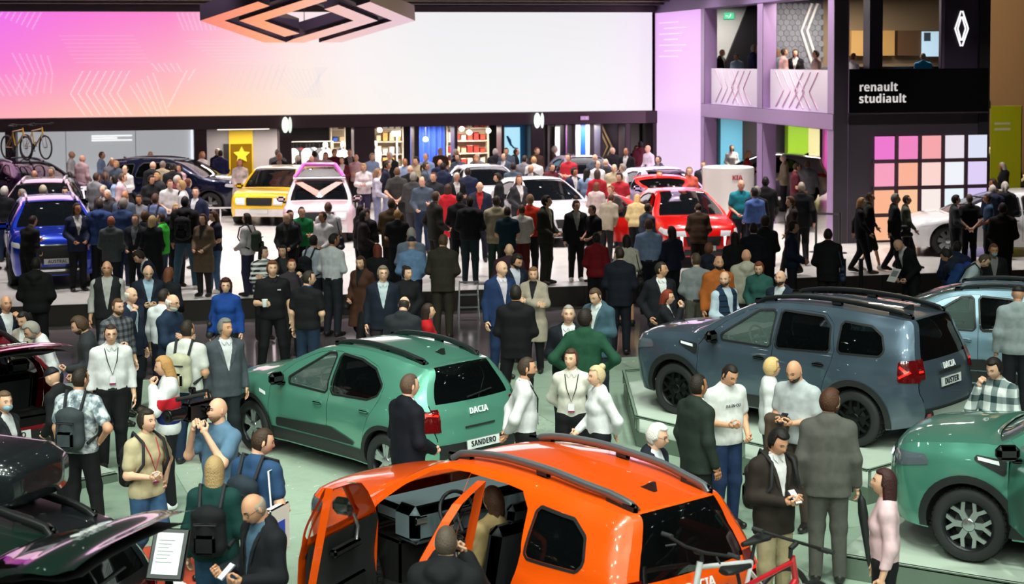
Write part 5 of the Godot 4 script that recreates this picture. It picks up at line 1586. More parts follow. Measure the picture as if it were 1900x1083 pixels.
func build_cars() -> void:
	var redl := mat("4c060a", 0.10, 0.0, {"coat": 1.0, "emit": "900c10", "e": 0.08})
	var rail_b := mat("17181a", 0.5)
	var far := {"glass": mat("8fa8a2", 0.03, 0.0, {"alpha": 0.2}), "redlamp": redl, "rail": rail_b, "wiper": rail_b, "lowfront": mat("e8e6e8", 0.4)}
	var P := func(c: StandardMaterial3D, more := {}) -> Dictionary:
		var d := far.duplicate()
		d["paint"] = c
		d.merge(more, true)
		return d
	# near stand
	car("grey_suv", "duster", "matt grey compact SUV with roof rails on the low railed platform", Vector3(3.75, 0.22, -20.6), 2.412, P.call(paint("526172", 0.42, 0.6), {"rim": mat("18191b", 0.4, 0.5), "spoke": mat("1b1c1e", 0.3, 0.7)}), {}, "fork")
	car("green_hatchback", "sandero", "pale green hatchback with roof rails and black arches, its tail towards the orange SUV", Vector3(-1.767, 0.013, -19.5), 2.35, P.call(paint("5f9f8b", 0.30, 0.45), {"rail": mat("3c4144", 0.35, 0.6)}))
	car("orange_suv", "duster", "bright orange SUV in the foreground with its left doors open", Vector3(0.03, 0.013, -13.35), 2.268, P.call(paint("f55606", 0.30, 0.05), {"rail": mat("7a8086", 0.35, 0.6), "dash": mat("59666c", 0.6)}), {"frontL": Vector3(0, -1.15, 0), "rearL": Vector3(0, -0.95, 0)}, "fork")
	car("green_suv", "duster", "green SUV cut by the right edge with its front door open", Vector3(5.84, 0.26, -14.57), 2.6, P.call(paint("559684", 0.30, 0.45)), {"frontL": Vector3(0, -1.05, 0)}, "fork")
	car("blue_hatchback", "sandero", "pale blue hatchback partly hidden behind the grey SUV", Vector3(6.55, 0.22, -22.5), 2.75, P.call(paint("7f9db0", 0.34, 0.3)))
	car("red_hatchback", "sandero_gate", "dark red car at the left edge with its tailgate raised", Vector3(-7.1, 0.15, -19.3), 2.3, P.call(paint("8c0c1c", 0.28, 0.3)), {"tailgate": Vector3(0, 0, -1.42)})
	car("dark_green_suv", "duster_gate", "dark green car in the near left corner with its tailgate raised", Vector3(-4.85, 0.36, -10.35), 2.75, P.call(paint("1d3a30", 0.26, 0.5), {"skip": ["number_plate", "plate_lettering", "handle_ledge"]}), {"tailgate": Vector3(0, 0, -1.55)})
	var bx := car("charcoal_hatchback", "sandero", "charcoal car under the roof box at the left edge", Vector3(-4.8, 0.013, -12.3), 2.75, P.call(paint("1c2024", 0.3, 0.3)))
	# stage
	var st := DECK
	far["glass"] = mat("0e1216", 0.03, 0.0, {"alpha": 0.72})
	car("blue_suv", "austral", "bright blue SUV facing the hall on the stage", Vector3(-9.75, st, -33.2), -1.24, P.call(paint("1038c0", 0.26, 0.45)))
	car("black_suv", "austral", "black car parked directly behind the bright blue SUV", Vector3(-11.4, st, -38.2), -1.36, P.call(paint("17121c", 0.22, 0.4)))
	car("violet_suv", "austral", "dark violet car carrying two yellow bicycles on its roof", Vector3(-14.2, st, -46.0), -0.75, P.call(paint("3a1a44", 0.22, 0.4)))
	car("dark_blue_suv", "austral", "dark blue SUV in the crowd before the lit white wall", Vector3(-9.9, st, -46.6), -0.2, P.call(paint("141a38", 0.24, 0.4)))
	car("yellow_car", "box", "bright yellow upright retro hatchback on the stage", Vector3(-6.6, st, -44.5), -1.72, P.call(paint("f0c400", 0.3, 0.05), {"roof": paint("f0e2c0", 0.3, 0.0)}), {}, "aero")
	car("pink_show_car", "box", "pearl pink show car with a wedge roof frame beside the yellow hatchback", Vector3(-4.95, st, -40.4), -1.46, P.call(paint("e2c2cc", 0.3, 0.15), {"skip": []}), {}, "aero")
	var wl := paint("c9c6d2", 0.26, 0.2)
	car("silver_hatchback", "hatch", "silver hatchback in the crowd right of the dark suited bald man", Vector3(-0.75, st, -44.3), -1.30, P.call(wl))
	car("white_hatchback", "hatch", "white hatchback with open door in the middle of the stage crowd", Vector3(0.72, st, -39.6), -1.25, P.call(paint("d8d6dc", 0.26, 0.1)), {"frontL": Vector3(0, -0.95, 0)})
	car("lilac_hatchback", "hatch", "pale lilac hatchback farthest back near the gold diamond emblem", Vector3(2.2, st, -48.4), -1.35, P.call(paint("c6b6d4", 0.26, 0.2)))
	car("violet_white_hatchback", "hatch", "violet white hatchback behind the open red car", Vector3(4.1, st, -42.9), -1.30, P.call(paint("cdb8e0", 0.26, 0.2)))
	car("red_show_car", "hatch", "bright red hatchback on the stage with doors and tailgate open", Vector3(3.85, st, -35.9), -1.45, P.call(paint("e01008", 0.28, 0.1)), {"frontL": Vector3(0, -1.0, 0), "frontR": Vector3(0, 1.0, 0), "tailgate": Vector3(0, 0, -1.5)})
	car("white_concept", "concept", "long low white show car in front of the lit squares", Vector3(11.3, st, -36.2), PI - 0.06, P.call(paint("f0f0f2", 0.26, 0.0)), {}, "aero")
	car("tower_car", "hatch", "silver grey car inside the ground floor of the purple framed tower", S(18.2, DECK, 46.6), 2.95, P.call(paint("a8a0b4", 0.26, 0.3)))
	car("green_white_car", "hatch", "white and green car at the far right beyond the tower", S(25.4, 0.0, 43.2), 2.9, P.call(paint("e8eae4", 0.26, 0.0)))
	roof_box(bx.transform.translated_local(Vector3(0.15, -0.165, 0)))
	wedge_frame()
	# bicycles
	for k in 2:
		var b := bicycle("yellow bicycle with black tyres standing on the violet car's roof, %s of two" % ["left", "right"][k], Color("d8a820"), true)
		var tr := Transform3D(Basis(Vector3.UP, -0.75), Vector3(-14.2, st + 1.64, -46.0))
		b.transform = tr * Transform3D(Basis(), Vector3(0.0, 0, -0.32 + k * 0.62))
	for k in 2:
		var b := bicycle(["mountain bike with white frame on the rear carrier, next to the orange tailgate", "mountain bike with red and white frame outermost on the rear carrier of the orange SUV"][k], Color(["e4e4e8", "c8202c"][k]), false)
		var tr := Transform3D(Basis(Vector3.UP, 2.268), Vector3(0.03, 0.013, -13.35))
		b.transform = tr * Transform3D(Basis(Vector3.UP, PI / 2 if k == 0 else -PI / 2), Vector3(-2.42 - k * 0.36, 0.36, 0.06 - k * 0.12))
	var rk := thing("bicycle_rack", "black tow bar bicycle carrier on the back of the orange SUV", "rack", Vector3(0.03, 0.013, -13.35), 2.268)
	for z in [-0.55, 0.55]: part("wheel_tray", MB.new().box(Vector3(-2.55, 0.34, z), Vector3(0.5, 0.03, 0.28), 0.01), mat("1a1b1d", 0.5), rk)
	part("beam", MB.new().box(Vector3(-2.3, 0.31, 0), Vector3(0.7, 0.05, 0.08), 0.01), mat("1a1b1d", 0.5), rk)
	part("upright", MB.new().tube([Vector3(-2.3, 0.33, 0), Vector3(-2.28, 0.75, 0)], 0.018, 6), mat("1a1b1d", 0.5), rk)

func roof_box(tr: Transform3D) -> void:
	var t := thing("roof_box", "glossy dark grey roof box with white lettering on the charcoal car", "roof box")
	t.transform = tr
	var rs := []
	for a in [[0.75, 0.02, 0.02], [0.70, 0.22, 0.06], [0.45, 0.38, 0.16], [0.0, 0.42, 0.21], [-0.8, 0.42, 0.23], [-1.32, 0.40, 0.22], [-1.46, 0.34, 0.16], [-1.49, 0.22, 0.08]]:
		var r := PackedVector3Array()
		for j in 24:
			var th := TAU * j / 24
			var cx := cos(th); var sy := sin(th)
			r.append(Vector3(a[0], 1.98 + signf(sy) * pow(absf(sy), 0.55) * a[2], signf(cx) * pow(absf(cx), 0.5) * a[1]))
		rs.append(r)
	part("shell", MB.new().rings(rs), mat("22262a", 0.22, 0.3, {"coat": 1.0}), t)
	for x in [-0.95, 0.1]:
		part("cross_bar", MB.new().box(Vector3(x, 1.745, 0), Vector3(0.07, 0.035, 1.1), 0.01), mat("17181a", 0.4, 0.3), t)
		for z in [-0.5, 0.5]: part("bar_foot", MB.new().box(Vector3(x, 1.70, z), Vector3(0.09, 0.09, 0.05), 0.01), mat("17181a", 0.5), t)
	var o := part("lettering", text_mesh("DACIA", 0.07, 0.006), mat("f0f2f2", 0.4), t)
	o.transform = Transform3D(Basis(Vector3(1, 0, 0), Vector3(0, 1, 0), Vector3(0, 0, 1)).rotated(Vector3.UP, PI), Vector3(-0.95, 1.99, -0.428))

func wedge_frame() -> void:
	# trapezoid frame and painted screen on the pink show car
	var t := thing("roof_frame", "pink trapezoid roof frame with dark slats on the pearl show car", "roof frame", Vector3(-4.95, DECK, -40.4), -1.46)
	var pk := mat("d060c0", 0.35, 0.1, {"coat": 1.0})
	var a := [Vector3(0.35, 1.52, -0.62), Vector3(-0.1, 1.82, -0.40), Vector3(-0.1, 1.82, 0.40), Vector3(0.35, 1.52, 0.62)]
	for k in 3: part("bar", MB.new().tube([a[k], a[k + 1]], 0.055, 8), pk, t)
	part("lower_bar", MB.new().tube([Vector3(0.36, 1.50, -0.66), Vector3(0.36, 1.50, 0.66)], 0.03, 8), mat("e8e4ea", 0.35), t)
	part("panel", MB.new().prism(pv([[-0.58, 0.0], [0.58, 0.0], [0.36, 0.28], [-0.36, 0.28]]), 0.02, Transform3D(Basis(Vector3(0, 0, -1), Vector3(-0.8, 0.6, 0), Vector3(0.6, 0.8, 0)), Vector3(0.32, 1.53, 0))), mat("1c1420", 0.3), t)
	for s in [-1, 1]:
		var c := MB.new().prism(pv([[-0.06 * s, -0.30], [-0.60 * s, 0.10], [-0.42 * s, 0.12], [0.0, -0.14]]), 0.012, Transform3D(Basis(Vector3(0, 0, -1), Vector3(-0.52, 0.85, 0), Vector3(0.85, 0.52, 0)), Vector3(0.66, 1.32, 0)))
		part("chevron", c, mat("e08878" if s > 0 else "c09890", 0.4), t)

# ---- bicycle: x along the wheels
var tyre_ring: ArrayMesh

func bicycle(label: String, col: Color, simple: bool) -> Node3D:
	var t := thing("bicycle", label, "bicycle")
	var fm := mat(col, 0.3, 0.2, {"coat": 1.0})
	var bk := mat("141516", 0.6)
	if tyre_ring == null:
		var p := []
		for k in 33: p.append(Vector3(cos(TAU * k / 32) * 0.335, sin(TAU * k / 32) * 0.335, 0))
		tyre_ring = MB.new().tube(p, 0.025, 8, false).mesh()
	for x in [-0.54, 0.54]:
		var o := part("wheel", tyre_ring, bk, t)
		o.position = Vector3(x, 0.36, 0)
		var sp := MB.new()
		for k in 16:
			var a := TAU * k / 16
			sp.tube([Vector3(cos(a + 0.3) * 0.02, sin(a + 0.3) * 0.02, 0.02 if k % 2 else -0.02), Vector3(cos(a) * 0.31, sin(a) * 0.31, 0)], 0.0016, 3, false)
		sp.tube([Vector3(0, 0, -0.04), Vector3(0, 0, 0.04)], 0.018, 8)
		part("spokes", sp, mat("8a8c90", 0.3, 0.8), o)
	var bb := Vector3(-0.06, 0.36, 0); var st := Vector3(-0.20, 0.82, 0); var hd := Vector3(0.37, 0.90, 0); var hb := Vector3(0.40, 0.76, 0)
	var f := MB.new()
	f.tube([bb, st], 0.018, 8); f.tube([st, hd], 0.020, 8); f.tube([bb, hb], 0.024, 8); f.tube([hd + Vector3(-0.01, 0.04, 0), hb + Vector3(0.01, -0.03, 0)], 0.024, 8)
	for z in [-0.045, 0.045]:
		f.tube([bb + Vector3(0, 0, z * 0.5), Vector3(-0.54, 0.36, z)], 0.010, 6); f.tube([st + Vector3(0.02, -0.06, z * 0.3), Vector3(-0.54, 0.36, z)], 0.009, 6)
	part("frame", f, fm, t)
	var fk := MB.new()
	for z in [-0.06, 0.06]: fk.tube([Vector3(0.42, 0.72, z), Vector3(0.54, 0.36, z)], 0.016, 6)
	fk.tube([Vector3(0.42, 0.72, -0.07), Vector3(0.42, 0.72, 0.07)], 0.018, 6)
	part("fork", fk, mat("b8bcc2", 0.3, 0.6), t)
	part("seat_post", MB.new().tube([st, st + Vector3(-0.04, 0.14, 0)], 0.014, 6), bk, t)
	part("saddle", MB.new().rings([ring_xz(Vector3(-0.38, 0.98, 0), 0.05, 0.02), ring_xz(Vector3(-0.34, 0.985, 0), 0.075, 0.03), ring_xz(Vector3(-0.22, 0.975, 0), 0.045, 0.025), ring_xz(Vector3(-0.10, 0.97, 0), 0.018, 0.018)]), bk, t)
	var h := MB.new()
	h.tube([Vector3(0.34, 1.0, 0), Vector3(0.41, 1.03, 0)], 0.02, 8)
	h.tube([Vector3(0.34, 0.93, 0), Vector3(0.345, 1.0, 0)], 0.016, 8)
	h.tube([Vector3(0.36, 1.06, -0.36), Vector3(0.41, 1.04, -0.1), Vector3(0.41, 1.04, 0.1), Vector3(0.36, 1.06, 0.36)], 0.013, 8)
	part("handlebar", h, bk, t)
	for z in [-0.33, 0.33]: part("grip", MB.new().tube([Vector3(0.362, 1.06, z - 0.05), Vector3(0.362, 1.06, z + 0.05)], 0.019, 8), mat("2a2c2e", 0.7), t)
	for z in [-0.2, 0.2]: part("brake_lever", MB.new().tube([Vector3(0.40, 1.03, z), Vector3(0.44, 1.01, z * 1.35)], 0.008, 5), mat("3a3c40", 0.4, 0.4), t)
	var ck := MB.new().lathe([[0.095, -0.01], [0.1, 0.0], [0.095, 0.01], [0.02, 0.01]], 18, Transform3D(Basis(Vector3.RIGHT, PI / 2), bb + Vector3(0, 0, 0.05)))
	ck.tube([bb + Vector3(0, 0, 0.07), bb + Vector3(0.12, -0.12, 0.07)], 0.012, 6); ck.tube([bb + Vector3(0, 0, -0.07), bb + Vector3(-0.12, 0.12, -0.07)], 0.012, 6)
	part("crank", ck, mat("2c2e32", 0.35, 0.6), t)
	for s in [1, -1]: part("pedal", MB.new().box(bb + Vector3(0.12 * s, -0.12 * s, 0.115 * s), Vector3(0.09, 0.02, 0.08), 0.005), bk, t)
	return t

func ring_xz(c: Vector3, w: float, h: float) -> PackedVector3Array:
	var r := PackedVector3Array()
	for j in 12:
		var a := TAU * j / 12
		r.append(c + Vector3(0, sin(a) * h, -cos(a) * w))
	return r
# ---------------------------------------------------------------- people: bodies and clothes as smooth-joined tapered limbs, meshed by surface nets
# local axes: feet at the origin, facing +z, left hand at +x; drawn for a height of 1.75 m
class Net:
	# bones: [a, b, ra, rb]; cuts: planes [normal, d] that keep normal.p <= d; vee: [y_bottom, y_top, half_width_at_top] front opening
	static func make(bones: Array, cell: float, k: float, cuts := [], vee := []) -> MB:
		var lo := Vector3(9, 9, 9)
		var hi := -lo
		for b in bones:
			var r := maxf(b[2], b[3]) + cell * 2.0
			lo = lo.min(b[0] - Vector3.ONE * r).min(b[1] - Vector3.ONE * r)
			hi = hi.max(b[0] + Vector3.ONE * r).max(b[1] + Vector3.ONE * r)
		var nx := int((hi.x - lo.x) / cell) + 2
		var ny := int((hi.y - lo.y) / cell) + 2
		var nz := int((hi.z - lo.z) / cell) + 2
		var F := PackedFloat32Array()
		F.resize(nx * ny * nz)
		F.fill(1.0)
		var sxy := nx * ny
		for b in bones:
			var a: Vector3 = b[0]
			var ba: Vector3 = b[1] - b[0]
			var ra: float = b[2]
			var dr: float = b[3] - b[2]
			var l2 := maxf(ba.length_squared(), 1e-9)
			var pad := maxf(b[2], b[3]) + cell * 1.8 + k * 0.5
			var mn: Vector3 = (b[0].min(b[1]) - Vector3.ONE * pad - lo) / cell
			var mx: Vector3 = (b[0].max(b[1]) + Vector3.ONE * pad - lo) / cell
			var i0 := maxi(0, int(mn.x)); var i1 := mini(nx - 1, int(mx.x) + 1)
			var j0 := maxi(0, int(mn.y)); var j1 := mini(ny - 1, int(mx.y) + 1)
			var k0 := maxi(0, int(mn.z)); var k1 := mini(nz - 1, int(mx.z) + 1)
			var inv := 1.0 / l2
			for kz in range(k0, k1 + 1):
				for jy in range(j0, j1 + 1):
					var q := lo + Vector3(i0, jy, kz) * cell - a
					var id := kz * sxy + jy * nx + i0
					for ixx in range(i0, i1 + 1):
						var h := clampf(q.dot(ba) * inv, 0.0, 1.0)
						var d := (q - ba * h).length() - ra - dr * h
						var e := F[id]
						var hh := k - absf(d - e)
						if hh > 0.0: F[id] = minf(d, e) - hh * hh / k * 0.25
						elif d < e: F[id] = d
						q.x += cell
						id += 1
		if cuts or vee:
			for kz in nz:
				for jy in ny:
					var y := lo.y + jy * cell
					var z := lo.z + kz * cell
					var id := kz * sxy + jy * nx
					for ixx in nx:
						if F[id] < cell * 2.0:
							var p := Vector3(lo.x + ixx * cell, y, z)
							for c in cuts: F[id] = maxf(F[id], c[0].dot(p) - c[1])
							if vee and z > vee[3] and y > vee[0]:
								var wd: float = vee[2] * clampf((y - vee[0]) / (vee[1] - vee[0]), 0, 1.3)
								F[id] = maxf(F[id], wd - absf(p.x))
						id += 1
		# surface nets
		var m := MB.new()
		var at := PackedInt32Array()
		at.resize(nx * ny * nz)
		at.fill(-1)
		var off := PackedInt32Array([0, 1, nx, nx + 1, sxy, sxy + 1, sxy + nx, sxy + nx + 1])
		for kz in nz - 1:
			for jy in ny - 1:
				var id := kz * sxy + jy * nx
				for ixx in nx - 1:
					var f0 := F[id]; var f1 := F[id + 1]; var f2 := F[id + nx]; var f3 := F[id + nx + 1]
					var f4 := F[id + sxy]; var f5 := F[id + sxy + 1]; var f6 := F[id + sxy + nx]; var f7 := F[id + sxy + nx + 1]
					var neg := int(f0 < 0) + int(f1 < 0) + int(f2 < 0) + int(f3 < 0) + int(f4 < 0) + int(f5 < 0) + int(f6 < 0) + int(f7 < 0)
					if neg > 0 and neg < 8:
						var s := Vector3.ZERO
						var c := 0
						if (f0 < 0) != (f1 < 0): s += Vector3(f0 / (f0 - f1), 0, 0); c += 1
						if (f2 < 0) != (f3 < 0): s += Vector3(f2 / (f2 - f3), 1, 0); c += 1
						if (f4 < 0) != (f5 < 0): s += Vector3(f4 / (f4 - f5), 0, 1); c += 1
						if (f6 < 0) != (f7 < 0): s += Vector3(f6 / (f6 - f7), 1, 1); c += 1
						if (f0 < 0) != (f2 < 0): s += Vector3(0, f0 / (f0 - f2), 0); c += 1
						if (f1 < 0) != (f3 < 0): s += Vector3(1, f1 / (f1 - f3), 0); c += 1
						if (f4 < 0) != (f6 < 0): s += Vector3(0, f4 / (f4 - f6), 1); c += 1
						if (f5 < 0) != (f7 < 0): s += Vector3(1, f5 / (f5 - f7), 1); c += 1
						if (f0 < 0) != (f4 < 0): s += Vector3(0, 0, f0 / (f0 - f4)); c += 1
						if (f1 < 0) != (f5 < 0): s += Vector3(1, 0, f1 / (f1 - f5)); c += 1
						if (f2 < 0) != (f6 < 0): s += Vector3(0, 1, f2 / (f2 - f6)); c += 1
						if (f3 < 0) != (f7 < 0): s += Vector3(1, 1, f3 / (f3 - f7)); c += 1
						at[id] = m.v.size()
						m.v.append(lo + (Vector3(ixx, jy, kz) + s / c) * cell)
						m.n.append(Vector3(f1 - f0 + f3 - f2 + f5 - f4 + f7 - f6, f2 - f0 + f3 - f1 + f6 - f4 + f7 - f5, f4 - f0 + f5 - f1 + f6 - f2 + f7 - f3).normalized())
					id += 1
		for kz in range(1, nz - 1):
			for jy in range(1, ny - 1):
				var id := kz * sxy + jy * nx + 1
				for ixx in range(1, nx - 1):
					var f := F[id] < 0
					if f != (F[id + 1] < 0): _quad(m, at[id], at[id - nx], at[id - nx - sxy], at[id - sxy], f)
					if f != (F[id + nx] < 0): _quad(m, at[id], at[id - sxy], at[id - sxy - 1], at[id - 1], f)
					if f != (F[id + sxy] < 0): _quad(m, at[id], at[id - 1], at[id - 1 - nx], at[id - nx], f)
					id += 1
		return m

	static func _quad(m: MB, a: int, b: int, c: int, d: int, f: bool) -> void:
		if a < 0 or b < 0 or c < 0 or d < 0: return
		if f: m.ix.append_array([a, b, c, a, c, d])
		else: m.ix.append_array([a, c, b, a, d, c])

const ARMS := {   # [elbow, wrist] of the left arm; the right one is mirrored
	"down": [Vector3(0.245, 1.13, -0.035), Vector3(0.262, 0.885, 0.035)],
	"phone": [Vector3(0.245, 1.14, 0.0), Vector3(0.085, 1.13, 0.235)],
	"low": [Vector3(0.25, 1.13, -0.01), Vector3(0.13, 1.0, 0.21)],
	"photo": [Vector3(0.255, 1.20, 0.17), Vector3(0.095, 1.47, 0.24)],
	"cross": [Vector3(0.255, 1.15, 0.07), Vector3(0.0, 1.18, 0.205)],
	"back": [Vector3(0.27, 1.15, -0.13), Vector3(0.06, 0.96, -0.19)],
	"hip": [Vector3(0.385, 1.17, -0.12), Vector3(0.215, 1.0, 0.03)],
	"pocket": [Vector3(0.29, 1.14, -0.09), Vector3(0.20, 0.93, 0.05)],
	"clasp": [Vector3(0.255, 1.14, 0.0), Vector3(0.055, 0.97, 0.205)],
	"face": [Vector3(0.225, 1.16, 0.17), Vector3(0.115, 1.42, 0.18)],
	"hold": [Vector3(0.25, 1.13, 0.0), Vector3(0.16, 1.14, 0.255)],
	"reach": [Vector3(0.25, 1.26, 0.21), Vector3(0.22, 1.28, 0.46)],
	"fwd": [Vector3(0.245, 1.14, 0.05), Vector3(0.23, 0.95, 0.20)],
	"aft": [Vector3(0.255, 1.15, -0.13), Vector3(0.265, 0.92, -0.15)],
}
const LEGS := {   # [knee, ankle] left and right, drop of the hips
	"st": [[Vector3(0.098, 0.50, 0.02), Vector3(0.105, 0.085, -0.025)], [Vector3(-0.098, 0.50, 0.02), Vector3(-0.105, 0.085, -0.025)], 0.0],
	"wide": [[Vector3(0.15, 0.50, 0.02), Vector3(0.185, 0.085, -0.025)], [Vector3(-0.15, 0.50, 0.02), Vector3(-0.185, 0.085, -0.025)], 0.0],
	"rest": [[Vector3(0.10, 0.50, 0.03), Vector3(0.11, 0.085, -0.01)], [Vector3(-0.12, 0.51, 0.07), Vector3(-0.17, 0.09, 0.07)], 0.0],
	"walk": [[Vector3(0.085, 0.505, 0.15), Vector3(0.09, 0.095, 0.25)], [Vector3(-0.085, 0.49, 0.0), Vector3(-0.09, 0.13, -0.25)], 0.0],
	"step": [[Vector3(0.085, 0.49, 0.0), Vector3(0.09, 0.13, -0.22)], [Vector3(-0.085, 0.505, 0.13), Vector3(-0.09, 0.095, 0.22)], 0.0],
	"sit": [[Vector3(0.12, 0.50, 0.42), Vector3(0.12, 0.085, 0.42)], [Vector3(-0.12, 0.50, 0.42), Vector3(-0.12, 0.085, 0.42)], 0.41],
}

# a pose is "legs armLeft armRight lean"; returns named joints
func joints(pose: String, woman: bool) -> Dictionary:
	var w := pose.split(" ")
	var lg: Array = LEGS[w[0]]
	var lean := deg_to_rad(float(w[3])) if w.size() > 3 else 0.0
	var drop: float = lg[2]
	var sw := 0.155 if woman else 0.176
	var J := {"kl": lg[0][0], "al": lg[0][1], "kr": lg[1][0], "ar": lg[1][1], "hl": Vector3(0.085, 0.93 - drop, 0), "hr": Vector3(-0.085, 0.93 - drop, 0)}
	var hip := Vector3(0, 0.95 - drop, 0)
	var bas := Basis(Vector3.RIGHT, lean)
	var up := func(p: Vector3) -> Vector3: return hip + bas * (p - Vector3(0, drop, 0) - hip)
	J["up"] = Transform3D(bas, hip - bas * (hip + Vector3(0, drop, 0)))
	J["pelvis"] = hip
	J["sl"] = up.call(Vector3(sw, 1.40, -0.012)); J["sr"] = up.call(Vector3(-sw, 1.40, -0.012))
	for s in 2:
		var a: Array = ARMS[w[1 + s]]
		var mx := Vector3(1, 1, 1) if s == 0 else Vector3(-1, 1, 1)
		var shift := Vector3((0.160 - 0.187) * (1 if s == 0 else -1), 0, 0) if woman else Vector3(-0.010 if s == 0 else 0.010, 0, 0)
		J["el" if s == 0 else "er"] = up.call(a[0] * mx + shift)
		var wr: Vector3 = a[1] * mx
		if w[1 + s] == "cross": wr += Vector3(-0.07 if s == 0 else 0.07, 0.025 if s == 0 else -0.03, 0.0)
		J["wl" if s == 0 else "wr"] = up.call(wr + shift * 0.5)
	return J

func torso_bones(J: Dictionary, g: float, woman: bool, bottom := 0.0) -> Array:
	var T: Transform3D = J.up
	var B := []
	var add := func(a: Vector3, b: Vector3, r: float) -> void: B.append([T * a, T * b, r + g, r + g])
	for q in [-1.0, 0.0, 1.0]:
		var c := 0.012 if q == 0.0 else 0.0
		if woman:
			add.call(Vector3(q * 0.070, 1.35, -0.008), Vector3(q * 0.050, 1.13, 0.0), 0.088 + c)
			add.call(Vector3(q * 0.050, 1.13, 0.0), Vector3(q * 0.078, 0.97, -0.005), 0.092 + c)
		else:
			add.call(Vector3(q * 0.098, 1.34, -0.008), Vector3(q * 0.076, 1.12, 0.004), 0.096 + c)
			add.call(Vector3(q * 0.076, 1.12, 0.004), Vector3(q * 0.074, 0.96, 0.0), 0.098 + c)
	if woman: add.call(Vector3(-0.072, 1.275, 0.058), Vector3(0.072, 1.275, 0.058), 0.066)
	var sl: Vector3 = J.sl; var sr: Vector3 = J.sr
	var nk: Vector3 = T * Vector3(0, 1.462, -0.018)
	B.append([sl, nk, 0.054 + g * 0.9, 0.060 + g])
	B.append([sr, nk, 0.054 + g * 0.9, 0.060 + g])
	return B

func arm_bones(B: Array, J: Dictionary, g: float, frac: float) -> void:   # frac: 1 sleeve to the wrist, 0.5 to the elbow
	for s in ["l", "r"]:
		var sh: Vector3 = J["s" + s]; var el: Vector3 = J["e" + s]; var wr: Vector3 = J["w" + s]
		if frac >= 1.0:
			B.append([sh, el, 0.053 + g, 0.045 + g]); B.append([el, wr - (wr - el) * 0.05, 0.045 + g, 0.034 + g])
		else:
			B.append([sh, sh.lerp(el, frac * 2.0), 0.054 + g, 0.052 + g])

func garment_key(kind: String, pose: String, woman: bool, fine: bool) -> String:
	return "%s|%s|%s|%s" % [kind, pose, woman, fine]

